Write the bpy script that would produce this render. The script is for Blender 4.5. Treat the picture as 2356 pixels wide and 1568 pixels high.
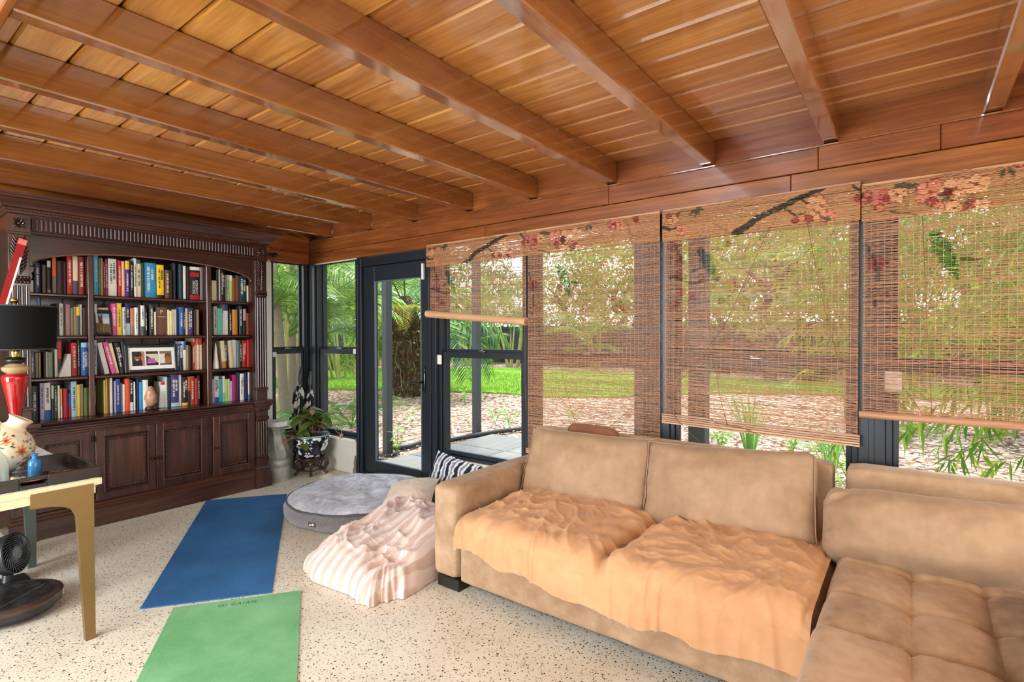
import bpy, bmesh, math, random
import numpy as np
from mathutils import Vector, Matrix, noise

# ---------------------------------------------------------------- reset
for _o in list(bpy.data.objects):
    bpy.data.objects.remove(_o, do_unlink=True)
SC = bpy.context.scene
COL = SC.collection
random.seed(7)
RNG = np.random.default_rng(7)

# ---------------------------------------------------------------- camera
YAW, PITCH, ROLL = 0.645855, -0.0132153, -0.00345633
FPX = 1218.346
def _camera():
    cy, sy, cp, sp = math.cos(YAW), math.sin(YAW), math.cos(PITCH), math.sin(PITCH)
    cr, sr = math.cos(ROLL), math.sin(ROLL)
    R = Vector((sy, -cy, 0)); F0 = Vector((cy, sy, 0)); U0 = Vector((0, 0, 1))
    FW = F0 * cp + U0 * sp; U = -F0 * sp + U0 * cp
    R3 = R * cr + U * sr; U3 = -R * sr + U * cr
    cam = bpy.data.cameras.new('camera'); ob = bpy.data.objects.new('camera', cam); COL.objects.link(ob)
    cam.sensor_fit = 'HORIZONTAL'; cam.sensor_width = 36.0; cam.lens = FPX / 2356 * 36
    cam.clip_start = 0.02; cam.clip_end = 300
    m = Matrix.Identity(4)
    for i in range(3):
        m[i][0] = R3[i]; m[i][1] = U3[i]; m[i][2] = -FW[i]
    m[0][3], m[1][3], m[2][3] = 0, 0, 1.37
    ob.matrix_world = m
    SC.camera = ob
_camera()

# ---------------------------------------------------------------- world, sun, daylight and fill areas, exposure
def _world():
    w = bpy.data.worlds.new('sky'); SC.world = w; w.use_nodes = True
    nt = w.node_tree; nt.nodes.clear()
    out = nt.nodes.new('ShaderNodeOutputWorld'); bg = nt.nodes.new('ShaderNodeBackground')
    tc = nt.nodes.new('ShaderNodeTexCoord'); sep = nt.nodes.new('ShaderNodeSeparateXYZ')
    rp = nt.nodes.new('ShaderNodeValToRGB')
    rp.color_ramp.elements[0].position = 0.0; rp.color_ramp.elements[0].color = (0.95, 0.96, 0.95, 1)
    rp.color_ramp.elements[1].position = 0.7; rp.color_ramp.elements[1].color = (0.62, 0.80, 1.0, 1)
    nt.links.new(tc.outputs['Generated'], sep.inputs[0]); nt.links.new(sep.outputs['Z'], rp.inputs[0])
    nt.links.new(rp.outputs[0], bg.inputs[0]); bg.inputs[1].default_value = 2.8
    nt.links.new(bg.outputs[0], out.inputs[0])
_world()
def _sun():
    l = bpy.data.lights.new('sun', 'SUN'); l.energy = 5.0; l.angle = math.radians(12); l.color = (1.0, 0.95, 0.86)
    o = bpy.data.objects.new('sun', l); COL.objects.link(o)
    o.rotation_euler = Vector((-0.42, -0.22, -1.0)).to_track_quat('-Z', 'Y').to_euler()
_sun()
def area(name, loc, direction, sx, sy, energy, color):
    l = bpy.data.lights.new(name, 'AREA'); l.shape = 'RECTANGLE'; l.size = sx; l.size_y = sy
    l.energy = energy; l.color = color
    o = bpy.data.objects.new(name, l); COL.objects.link(o); o.location = loc
    o.rotation_euler = Vector(direction).to_track_quat('-Z', 'Z').to_euler()
    return o
# daylight from the west opening, the room lamp, and two added fill lights
area('daylight_west', (-3.35, 2.6, 1.35), (1, 0, -0.45), 4.6, 2.1, 520, (0.86, 0.93, 1.0))
area('south_fill', (0.9, -2.9, 1.5), (0, 1, -0.05), 3.6, 2.0, 45, (1.0, 0.95, 0.88))  # fill from behind the camera, added to brighten the room
area('room_lamp', (1.7, -1.5, 2.2), (0.05, 0.35, -1), 0.5, 0.5, 20, (1.0, 0.78, 0.52))
area('hall_fill', (-1.2, 1.4, 2.45), (0.35, 0.25, -1), 0.6, 0.6, 32, (1.0, 0.90, 0.76))  # overhead fill on the house side, added for brightness without a known lamp
SC.view_settings.view_transform = 'Standard'
SC.view_settings.look = 'None'
SC.view_settings.exposure = 0.23
SC.view_settings.gamma = 1.0
SC.view_settings.use_curve_mapping = False
SC.cycles.use_denoising = True
SC.cycles.use_adaptive_sampling = True
SC.cycles.adaptive_threshold = 0.05
SC.cycles.max_bounces = 6
SC.cycles.diffuse_bounces = 3
SC.cycles.glossy_bounces = 3
SC.cycles.transmission_bounces = 6
SC.cycles.transparent_max_bounces = 10
SC.cycles.sample_clamp_indirect = 6.0
SC.cycles.caustics_reflective = False
SC.cycles.caustics_refractive = False

# ---------------------------------------------------------------- helpers: objects
def tag(o, label=None, cat=None, group=None, kind=None):
    if label: o['label'] = label
    if cat: o['category'] = cat
    if group: o['group'] = group
    if kind: o['kind'] = kind
    return o
def thing(name, label, cat, loc=(0, 0, 0), rz=0.0, group=None):
    o = bpy.data.objects.new(name, None); COL.objects.link(o)
    o.empty_display_size = 0.05
    o.location = loc; o.rotation_euler = (0, 0, rz)
    return tag(o, label, cat, group)
def struct(name):
    o = bpy.data.objects.new(name, None); COL.objects.link(o); o.empty_display_size = 0.05
    o['kind'] = 'structure'; return o
def inst(name, me, parent=None, loc=(0, 0, 0), rot=(0, 0, 0), sc=(1, 1, 1)):
    o = bpy.data.objects.new(name, me); COL.objects.link(o)
    if parent: o.parent = parent
    o.location = loc; o.rotation_euler = rot; o.scale = sc
    return o

class G:
    """collects shapes and links them as one mesh object"""
    def __init__(s): s.v = []; s.f = []; s.m = []; s.cols = None
    def add(s, vs, fs, mi=0):
        b = len(s.v); s.v.extend([tuple(p) for p in vs]); s.f.extend([tuple(b + i for i in f) for f in fs]); s.m.extend([mi] * len(fs)); return s
    def box(s, x0, x1, y0, y1, z0, z1, c=0.0, mi=0):
        if c <= 0:
            vs = [(x, y, z) for x in (x0, x1) for y in (y0, y1) for z in (z0, z1)]
            return s.add(vs, [(0, 1, 3, 2), (4, 6, 7, 5), (0, 4, 5, 1), (2, 3, 7, 6), (0, 2, 6, 4), (1, 5, 7, 3)], mi)
        c = min(c, abs(x1 - x0) * .49, abs(y1 - y0) * .49, abs(z1 - z0) * .49)
        ctr = ((x0 + x1) / 2, (y0 + y1) / 2, (z0 + z1) / 2); hl = ((x1 - x0) / 2, (y1 - y0) / 2, (z1 - z0) / 2)
        vs = []; ix = {}
        for sx in (-1, 1):
            for sy in (-1, 1):
                for sz in (-1, 1):
                    sg = (sx, sy, sz)
                    for a in range(3):
                        ix[sg, a] = len(vs)
                        vs.append(tuple(ctr[k] + sg[k] * (hl[k] - (0 if k == a else c)) for k in range(3)))
        fs = []
        def put(f):
            p = [Vector(vs[i]) for i in f]; n = (p[1] - p[0]).cross(p[2] - p[0]); m = sum(p, Vector()) / len(p) - Vector(ctr)
            fs.append(tuple(f) if n.dot(m) >= 0 else tuple(reversed(f)))
        for a in range(3):
            b, d = (a + 1) % 3, (a + 2) % 3
            for sa in (-1, 1):
                f = []
                for (sb, sd) in ((-1, -1), (1, -1), (1, 1), (-1, 1)):
                    sg = [0, 0, 0]; sg[a] = sa; sg[b] = sb; sg[d] = sd; f.append(ix[tuple(sg), a])
                put(f)
            for sb in (-1, 1):
                for sd in (-1, 1):
                    f = []
                    for (sa, ax) in ((-1, b), (1, b), (1, d), (-1, d)):
                        sg = [0, 0, 0]; sg[a] = sa; sg[b] = sb; sg[d] = sd; f.append(ix[tuple(sg), ax])
                    put(f)
        for sg in {k[0] for k in ix}: put([ix[sg, 0], ix[sg, 1], ix[sg, 2]])
        return s.add(vs, fs, mi)
    def tube(s, pts, rad, n=8, caps=True, mi=0):
        pts = [Vector(p) for p in pts]
        if not hasattr(rad, '__len__'): rad = [rad] * len(pts)
        vs = []; fs = []; up = None
        for i, p in enumerate(pts):
            t = (pts[min(i + 1, len(pts) - 1)] - pts[max(i - 1, 0)]).normalized()
            if up is None:
                up = Vector((0, 0, 1)) if abs(t.z) < .9 else Vector((1, 0, 0))
            a = t.cross(up).normalized(); b = a.cross(t).normalized(); up = b
            for k in range(n):
                an = 2 * math.pi * k / n
                vs.append(p + (a * math.cos(an) + b * math.sin(an)) * rad[i])
        for i in range(len(pts) - 1):
            for k in range(n):
                fs.append((i * n + k, i * n + (k + 1) % n, (i + 1) * n + (k + 1) % n, (i + 1) * n + k))
        if caps:
            fs.append(tuple(range(n - 1, -1, -1))); fs.append(tuple(range((len(pts) - 1) * n, len(pts) * n)))
        return s.add(vs, fs, mi)
    def cyl(s, p0, p1, r0, r1=None, n=12, mi=0):
        return s.tube([p0, p1], [r0, r0 if r1 is None else r1], n, True, mi)
    def lathe(s, prof, n=24, c=(0, 0, 0), mod=None, mi=0):
        vs = []; fs = []
        for (r, z) in prof:
            for k in range(n):
                an = 2 * math.pi * k / n
                rr = r * (mod(an, z) if mod else 1)
                vs.append((c[0] + rr * math.cos(an), c[1] + rr * math.sin(an), c[2] + z))
        for i in range(len(prof) - 1):
            for k in range(n):
                fs.append((i * n + k, i * n + (k + 1) % n, (i + 1) * n + (k + 1) % n, (i + 1) * n + k))
        if prof[0][0] > 1e-4: fs.append(tuple(range(n - 1, -1, -1)))
        if prof[-1][0] > 1e-4: fs.append(tuple(range((len(prof) - 1) * n, len(prof) * n)))
        return s.add(vs, fs, mi)
    def prism(s, poly, a0, a1, axis='z', mi=0):
        n = len(poly)
        mk = {'z': lambda p, a: (p[0], p[1], a), 'y': lambda p, a: (p[0], a, p[1]), 'x': lambda p, a: (a, p[0], p[1])}[axis]
        vs = [mk(p, a0) for p in poly] + [mk(p, a1) for p in poly]
        fs = [tuple(range(n - 1, -1, -1)), tuple(range(n, 2 * n))] + [(i, (i + 1) % n, n + (i + 1) % n, n + i) for i in range(n)]
        return s.add(vs, fs, mi)
    def grid(s, fn, nu, nv, mi=0, closeu=False):
        vs = [fn(i / (nu if closeu else nu - 1), j / (nv - 1)) for j in range(nv) for i in range(nu)]
        fs = []
        for j in range(nv - 1):
            for i in range(nu if closeu else nu - 1):
                i2 = (i + 1) % nu
                fs.append((j * nu + i, j * nu + i2, (j + 1) * nu + i2, (j + 1) * nu + i))
        return s.add(vs, fs, mi)
    def sphere(s, c, r, n=12, m=8, sc=(1, 1, 1), mi=0):
        prof = [(max(r * math.sin(math.pi * i / m), 1e-5), -r * math.cos(math.pi * i / m)) for i in range(m + 1)]
        b = len(s.v); s.lathe(prof, n, (0, 0, 0), None, mi)
        for i in range(b, len(s.v)):
            p = s.v[i]; s.v[i] = (c[0] + p[0] * sc[0], c[1] + p[1] * sc[1], c[2] + p[2] * sc[2])
        return s
    def mesh(s, name, mats, smooth=None, recalc=False):
        me = bpy.data.meshes.new(name)
        me.from_pydata(s.v, [], s.f)
        if not isinstance(mats, (list, tuple)): mats = [mats]
        for m in mats: me.materials.append(m)
        if len(mats) > 1: me.polygons.foreach_set('material_index', s.m)
        if recalc:
            bm = bmesh.new(); bm.from_mesh(me); bmesh.ops.recalc_face_normals(bm, faces=bm.faces[:]); bm.to_mesh(me); bm.free()
        if smooth is not None:
            me.polygons.foreach_set('use_smooth', [True] * len(me.polygons))
            if smooth < 180: me.set_sharp_from_angle(angle=math.radians(smooth))
        if s.cols is not None:
            ca = me.color_attributes.new('Col', 'FLOAT_COLOR', 'POINT')
            ca.data.foreach_set('color', np.asarray(s.cols, dtype=np.float32).ravel())
        me.update()
        return me
    def build(s, name, mats, parent=None, smooth=None, loc=(0, 0, 0), rot=(0, 0, 0), recalc=False):
        return inst(name, s.mesh(name, mats, smooth, recalc), parent, loc, rot)

def smoothstep(a, b, x):
    t = max(0.0, min(1.0, (x - a) / (b - a))); return t * t * (3 - 2 * t)
def fbm(p, oct=4, sc=1.0):
    v = 0; a = 1; q = Vector(p) * sc
    for _ in range(oct):
        v += a * noise.noise(q); q = q * 2.03 + Vector((3.1, 1.7, 9.2)); a *= .5
    return v
def soft(sx, sy, sz, r=.05, n=14, bulge=.0, wr=.0, wsc=6.0, seed=0.0, fn=None):
    """a rounded, puffed box centred at the origin (cushions)"""
    g = G(); ix = {}; vs = []; fs = []
    hx, hy, hz = sx / 2, sy / 2, sz / 2
    r = min(r, hx, hy, hz)
    def vid(p):
        k = (round(p[0], 4), round(p[1], 4), round(p[2], 4))
        if k in ix: return ix[k]
        q = Vector((p[0] * hx, p[1] * hy, p[2] * hz))
        inner = Vector((max(-hx + r, min(hx - r, q.x)), max(-hy + r, min(hy - r, q.y)), max(-hz + r, min(hz - r, q.z))))
        d = q - inner
        if d.length > 1e-6: q = inner + d.normalized() * r
        a, b, c = p
        if bulge:
            q.z += (1 if c > 0 else -1) * bulge * abs(c) * (1 - a * a) * (1 - b * b)
            q.x += (1 if a > 0 else -1) * bulge * .35 * abs(a) * (1 - c * c) * (1 - b * b)
            q.y += (1 if b > 0 else -1) * bulge * .35 * abs(b) * (1 - c * c) * (1 - a * a)
        if wr:
            nn = Vector((a, b, c)).normalized()
            q += nn * wr * (fbm(q + Vector((seed, seed * 1.3, 0)), 4, wsc))
        if fn: q = fn(q, p)
        ix[k] = len(vs); vs.append(tuple(q)); return ix[k]
    T = [-1 + 2 * i / n for i in range(n + 1)]
    for ax in range(3):
        for sg in (-1, 1):
            for i in range(n):
                for j in range(n):
                    c4 = []
                    for (u, w) in ((T[i], T[j]), (T[i + 1], T[j]), (T[i + 1], T[j + 1]), (T[i], T[j + 1])):
                        p = [0, 0, 0]; p[ax] = sg; p[(ax + 1) % 3] = u; p[(ax + 2) % 3] = w; c4.append(vid(p))
                    fs.append(tuple(c4) if sg > 0 else tuple(reversed(c4)))
    g.add(vs, fs); return g

# ---------------------------------------------------------------- helpers: materials
def lin(c):
    return tuple(((x / 255) / 12.92 if x / 255 <= .04045 else (((x / 255) + .055) / 1.055) ** 2.4) for x in c) + (1.0,)
class M:
    """tiny node builder"""
    def __init__(s, name):
        s.mat = bpy.data.materials.new(name); s.mat.use_nodes = True; s.nt = s.mat.node_tree; s.nt.nodes.clear()
        s.out = s.n('ShaderNodeOutputMaterial')
    def n(s, t, **kw):
        nd = s.nt.nodes.new(t)
        for k, v in kw.items(): setattr(nd, k, v)
        return nd
    def l(s, a, b): s.nt.links.new(a, b)
    def set(s, sock, v):
        if isinstance(v, bpy.types.NodeSocket): s.l(v, sock)
        else: sock.default_value = v
    def bsdf(s, color=None, rough=.5, metal=0.0, spec=None, **kw):
        b = s.n('ShaderNodeBsdfPrincipled')
        if color is not None: s.set(b.inputs['Base Color'], color)
        s.set(b.inputs['Roughness'], rough); s.set(b.inputs['Metallic'], metal)
        if spec is not None: b.inputs['Specular IOR Level'].default_value = spec
        for k, v in kw.items(): s.set(b.inputs[k.replace('_', ' ')], v)
        s.l(b.outputs[0], s.out.inputs[0]); s.b = b; return b
    def coord(s, scale=(1, 1, 1), kind='Object', rnd=False, rot=(0, 0, 0)):
        tc = s.n('ShaderNodeTexCoord'); mp = s.n('ShaderNodeMapping'); mp.inputs['Scale'].default_value = scale
        mp.inputs['Rotation'].default_value = rot
        src = tc.outputs[kind]
        if rnd:
            oi = s.n('ShaderNodeObjectInfo'); mu = s.n('ShaderNodeVectorMath', operation='SCALE'); cb = s.n('ShaderNodeCombineXYZ')
            s.l(oi.outputs['Random'], cb.inputs[0]); s.l(oi.outputs['Random'], cb.inputs[1]); s.l(oi.outputs['Random'], cb.inputs[2])
            s.l(cb.outputs[0], mu.inputs[0]); mu.inputs['Scale'].default_value = 37.0
            ad = s.n('ShaderNodeVectorMath', operation='ADD'); s.l(src, ad.inputs[0]); s.l(mu.outputs[0], ad.inputs[1]); src = ad.outputs[0]
            s.rand = oi.outputs['Random']
        s.l(src, mp.inputs[0]); return mp.outputs[0]
    def noise(s, vec, scale=5, detail=4, rough=.5, dist=0.0, out='Fac'):
        t = s.n('ShaderNodeTexNoise'); s.l(vec, t.inputs['Vector']); t.inputs['Scale'].default_value = scale
        t.inputs['Detail'].default_value = detail; t.inputs['Roughness'].default_value = rough; t.inputs['Distortion'].default_value = dist
        return t.outputs[out]
    def vor(s, vec, scale=5, feature='F1', rnd=1.0):
        t = s.n('ShaderNodeTexVoronoi', feature=feature); s.l(vec, t.inputs['Vector']); t.inputs['Scale'].default_value = scale
        t.inputs['Randomness'].default_value = rnd; return t
    def ramp(s, fac, stops, interp='LINEAR'):
        r = s.n('ShaderNodeValToRGB'); cr = r.color_ramp; cr.interpolation = interp
        while len(cr.elements) < len(stops): cr.elements.new(.5)
        for e, (p, c) in zip(cr.elements, stops): e.position = p; e.color = c if len(c) == 4 else tuple(c) + (1,)
        s.set(r.inputs[0], fac); return r.outputs[0]
    def mix(s, fac, a, b, mode='MIX'):
        m = s.n('ShaderNodeMix', data_type='RGBA', blend_type=mode)
        s.set(m.inputs[0], fac); s.set(m.inputs[6], a); s.set(m.inputs[7], b); return m.outputs[2]
    def math(s, op, a, b=0.0, clamp=False):
        m = s.n('ShaderNodeMath', operation=op, use_clamp=clamp); s.set(m.inputs[0], a); s.set(m.inputs[1], b); return m.outputs[0]
    def bump(s, h, strength=.3, dist=.01):
        b = s.n('ShaderNodeBump'); b.inputs['Strength'].default_value = strength; b.inputs['Distance'].default_value = dist
        s.l(h, b.inputs['Height']); s.l(b.outputs[0], s.b.inputs['Normal']); return b
    def attr(s, name='Col'):
        a = s.n('ShaderNodeVertexColor'); a.layer_name = name; return a.outputs[0]
_PC = {}
def plain(name, rgb, rough=.5, metal=0.0, spec=None, var=.10, vsc=9.0, **kw):
    """a material of one colour with a slight procedural mottling"""
    if name in _PC: return _PC[name]
    m = M(name); v = m.coord((1, 1, 1))
    c = lin(rgb) if max(rgb) > 1.01 else tuple(rgb) + (1,)
    lo = tuple(x * (1 - var) for x in c[:3]) + (1,); hi = tuple(min(1, x * (1 + var)) for x in c[:3]) + (1,)
    m.bsdf(m.mix(m.noise(v, vsc, 4), lo, hi), rough, metal, spec, **kw)
    _PC[name] = m.mat; return m.mat
def wood(name, dark, mid, light, axis=0, rough=.35, grain=1.0, coat=0.0, contrast=1.0, bumps=.12):
    m = M(name)
    sc = [9.0 * grain, 9.0 * grain, 9.0 * grain]; sc[axis] = .9 * grain
    v = m.coord(tuple(sc), 'Object', True)
    n1 = m.noise(v, 1.1, 5, .55, 1.6)
    sc2 = [70.0, 70.0, 70.0]; sc2[axis] = 2.2
    v2 = m.coord(tuple(sc2), 'Object', True)
    n2 = m.noise(v2, 1.0, 3, .6)
    sc3 = [2.2, 2.2, 2.2]; sc3[axis] = 1.0
    n3 = m.noise(m.coord(tuple(sc3), 'Object', True), 1.0, 3, .5)
    f = m.math('ADD', m.math('MULTIPLY', n1, .62), m.math('MULTIPLY', n2, .38))
    col = m.ramp(f, [(.5 - .17 / contrast, lin(dark)), (.5, lin(mid)), (.5 + .17 / contrast, lin(light))])
    col = m.mix(m.math('MULTIPLY', n3, .5), col, m.mix(.5, col, lin(dark)))
    hs = m.n('ShaderNodeHueSaturation'); m.l(col, hs.inputs['Color'])
    m.l(m.math('ADD', m.math('MULTIPLY', m.rand, .34), .83), hs.inputs['Value'])
    m.l(m.math('ADD', m.math('MULTIPLY', m.rand, .014), .495), hs.inputs['Hue'])
    m.bsdf(hs.outputs[0], rough, 0.0, .5)
    if coat: m.b.inputs['Coat Weight'].default_value = min(1, coat); m.b.inputs['Coat Roughness'].default_value = .10; m.b.inputs['Coat IOR'].default_value = 2.7 if coat > .9 else 1.7
    m.bump(n2, bumps, .003)
    return m.mat
def leafmat(name, c1, c2, c3=None, trans=.35, rough=.45):
    m = M(name); v = m.coord((1, 1, 1)); oi = m.n('ShaderNodeNewGeometry')
    r = oi.outputs['Random Per Island']
    col = m.ramp(r, [(0, lin(c1)), (.6, lin(c2)), (1, lin(c3 or c2))])
    b = m.bsdf(col, rough, 0, .4)
    t = m.n('ShaderNodeBsdfTranslucent'); m.l(m.mix(.25, col, (.55, .75, .1, 1)), t.inputs[0])
    mx = m.n('ShaderNodeMixShader'); mx.inputs[0].default_value = trans
    m.l(b.outputs[0], mx.inputs[1]); m.l(t.outputs[0], mx.inputs[2]); m.l(mx.outputs[0], m.out.inputs[0])
    return m.mat
def thin_glass(name, tint=(1, 1, 1, 1), refl=.9):
    m = M(name); tr = m.n('ShaderNodeBsdfTransparent'); tr.inputs[0].default_value = tint
    gl = m.n('ShaderNodeBsdfGlossy'); gl.inputs['Roughness'].default_value = .03
    lw = m.n('ShaderNodeLayerWeight'); lw.inputs[0].default_value = .5
    sch = m.math('ADD', m.math('MULTIPLY', m.math('POWER', lw.outputs['Facing'], 5.0), .96), .04)
    mx = m.n('ShaderNodeMixShader'); m.l(m.math('MULTIPLY', sch, refl), mx.inputs[0])
    m.l(tr.outputs[0], mx.inputs[1]); m.l(gl.outputs[0], mx.inputs[2]); m.l(mx.outputs[0], m.out.inputs[0])
    return m.mat
# ---------------------------------------------------------------- materials of the room
def m_terrazzo():
    m = M('terrazzo'); v = m.coord((1, 1, 1))
    base = m.ramp(m.noise(v, 2.3, 5, .6), [(.35, lin((226, 216, 198))), (.65, lin((242, 235, 222)))])
    base = m.mix(m.math('MULTIPLY', m.noise(v, 260, 2), .5), base, lin((196, 178, 150)))
    col = base; 
    for sc, thr, keep, ramp in ((84, .30, .62, [(0, (26, 20, 15)), (.45, (58, 40, 26)), (.8, (96, 72, 48)), (1, (40, 44, 40))]),
                                (160, .32, .66, [(0, (44, 33, 22)), (.5, (112, 86, 58)), (1, (34, 30, 26))]),
                                (60, .28, .82, [(0, (160, 134, 100)), (1, (206, 190, 160))])):
        vo = m.vor(m.coord((1, 1, 1), rot=(0, 0, sc)), sc)
        wv = m.n('ShaderNodeSeparateColor'); m.l(vo.outputs['Color'], wv.inputs[0])
        ok = m.math('GREATER_THAN', wv.outputs[0], keep)
        ins = m.math('LESS_THAN', vo.outputs['Distance'], m.math('MULTIPLY', m.math('ADD', wv.outputs[1], .35), thr))
        col = m.mix(m.math('MULTIPLY', ok, ins), col, m.ramp(wv.outputs[2], [(p, lin(c)) for p, c in ramp]))
    m.bsdf(col, .34, 0, .45)
    return m.mat
def m_plaster(name, rgb, bump=.15, rough=.85):
    m = M(name); v = m.coord((1, 1, 1)); n = m.noise(v, 14, 6, .6)
    c = lin(rgb); lo = tuple(x * .86 for x in c[:3]) + (1,)
    m.bsdf(m.mix(n, lo, c), rough, 0, .3); m.bump(m.noise(v, 60, 5), bump, .006); return m.mat
TERRAZZO = m_terrazzo()
CEILWOOD = wood('ceiling_pine', (150, 90, 36), (208, 140, 66), (236, 178, 104), axis=1, rough=.30, coat=.7, contrast=.8)
BEAMWOOD = wood('beam_pine', (112, 62, 26), (152, 88, 40), (180, 114, 60), axis=0, rough=.26, coat=1.0, contrast=.7)
PLATEWOOD = wood('plate_pine', (84, 42, 16), (134, 70, 30), (170, 100, 50), axis=1, rough=.36, coat=.15, contrast=.8)
PLATEWOODX = wood('plate_pine_north', (98, 46, 16), (164, 86, 34), (196, 112, 50), axis=0, rough=.34, coat=.1)
DARKALU = plain('dark_aluminium', (30, 37, 45), .38, 0.0, .5, .12, 6)
DARKALU2 = plain('dark_aluminium_jamb', (24, 30, 38), .42, 0.0, .5, .12, 6)
WHITEPL = m_plaster('white_plaster', (226, 222, 214))
CURB = m_plaster('curb_plaster', (206, 200, 188), .3)
GLASS = thin_glass('window_glass', (.97, .985, .98, 1), .15)
WHITEPLASTIC = plain('white_plastic', (225, 222, 214), .35, var=.03)
CHROME = plain('satin_steel', (170, 172, 172), .28, 1.0, var=.04)

XE, YN = 3.237, 5.15           # inner faces of the window wall and of the bookcase wall
# ---------------------------------------------------------------- floor
g = G(); g.box(-3.6, 3.33, -3.1, 5.25, -.12, 0)
tag(g.build('floor', TERRAZZO), kind='structure')

# ---------------------------------------------------------------- ceiling: planks, beams, fascia
ceil = struct('ceiling')
g = G(); g.box(.36, 3.75, -3.1, 5.6, 2.555, 2.60); g.build('roof_deck', plain('deck_brown', (70, 40, 20), .8), ceil)
P0 = .672 - .1855; PW = .1855
def plank_mesh(length):
    g = G(); w = PW / 2 - .0034
    g.prism([(-w, 0.024), (-w, .013), (-w + .009, 0), (w - .009, 0), (w, .013), (w, .024)], -length / 2, length / 2, 'y')
    return g.mesh('plank', CEILWOOD)
pm = plank_mesh(8.3)
for k in range(15):
    if P0 + k * PW < 3.24 - PW * .3:
        inst('plank', pm, ceil, (P0 + (k + .5) * PW, 1.02, 2.515 + random.uniform(-.0015, .0015)))
g = G(); g.box(.386, P0 - .003, -3.1, 5.15, 2.515, 2.535, .003); g.build('plank', CEILWOOD, ceil)
BEAMY = [4.745, 4.112, 3.478, 2.832, 2.204, 1.568, .936, .304, -.328, -.962, -1.596, -2.23]   # south faces
def beam_mesh():
    g = G(); g.box(.384, 3.246, 0, .072, 2.37, 2.516, .006); return g.mesh('beam', BEAMWOOD)
bmh = beam_mesh()
for y in BEAMY:
    inst('beam', bmh, ceil, (0, y, random.uniform(-.002, .002)))
# hip member running into the corner, and the little jack rafter beside it
g = G(); g.prism([(2.845, 4.835), (2.895, 4.817), (3.226, 5.095), (3.226, 5.14), (3.185, 5.14)], 2.372, 2.515, 'z'); g.build('hip_rafter', BEAMWOOD, ceil)
g = G(); g.box(2.80, 2.86, 4.818, 5.142, 2.373, 2.515, .005); g.build('jack_rafter', BEAMWOOD, ceil)
g = G(); g.box(2.44, 2.52, -.962, -.33, 2.376, 2.41, .004); g.build('blocking', BEAMWOOD, ceil)
# rim blocks between the beams, above the plate
yy = [5.15] + BEAMY + [-3.0]
for i in range(len(yy) - 1):
    hi = yy[i] if i == 0 else yy[i]
    lo = yy[i + 1] + .072 if i + 1 < len(yy) - 1 else yy[i + 1]
    g = G(); g.box(3.243, 3.29, lo - .002, hi + .002, 2.35, 2.516); g.build('rim_block', PLATEWOOD, ceil)
# carrying girder on the house side
g = G(); g.box(.358, .384, -3.1, 5.15, 2.355, 2.56, .004); g.build('girder', PLATEWOOD, ceil)

# ---------------------------------------------------------------- window wall (east)
we = struct('wall_east')
def plate(face, joints, z0, z1, mat, axis, t=.045, parent=None):
    for a, b in zip(joints[:-1], joints[1:]):
        g = G()
        if axis == 'y': g.box(face, face + t, a + .0012, b - .0012, z0, z1, .003)
        else: g.box(a + .0012, b - .0012, face, face + t, z0, z1, .003)
        g.build('plank', mat, parent or we)
plate(3.225, [-3.0, -.107, .398, 1.62, 5.17], 2.234, 2.352, PLATEWOOD, 'y')
plate(3.227, [-3.0, -1.6, .528, 2.7, 5.17], 2.118, 2.230, PLATEWOOD, 'y')
g = G(); g.box(3.222, 3.31, -3.0, 5.17, 2.352, 2.362, .002); g.build('ledge_strip', BEAMWOOD, we)
g = G(); g.box(3.27, 3.40, -3.0, 5.3, 2.145, 2.37); g.build('header', DARKALU2, we)
# low plaster curb under the corner window and under the others
g = G(); g.box(3.185, 3.40, 4.315, 5.3, 0, .335, .012); g.build('curb', CURB, we)
g = G(); g.box(3.185, 3.40, -3.0, 3.22, 0, .33, .012); g.build('curb', CURB, we)
# chipped render at the end of the curb
g = G(); g.prism([(4.30, 0), (4.316, .19), (4.326, .185), (4.332, .15), (4.342, .12), (4.338, .085), (4.352, .05), (4.36, 0)], 3.1835, 3.19, 'x')
g.build('chipped_patch', plain('bare_render', (120, 110, 98), .95, var=.3, vsc=30), we)
# overhang out of view, added to keep direct sun out of the room
g = G(); g.box(3.40, 3.85, -3.0, 5.9, 2.36, 2.44); g.build('shading_eave', plain('eave_brown', (110, 66, 34), .7), we)

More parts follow.
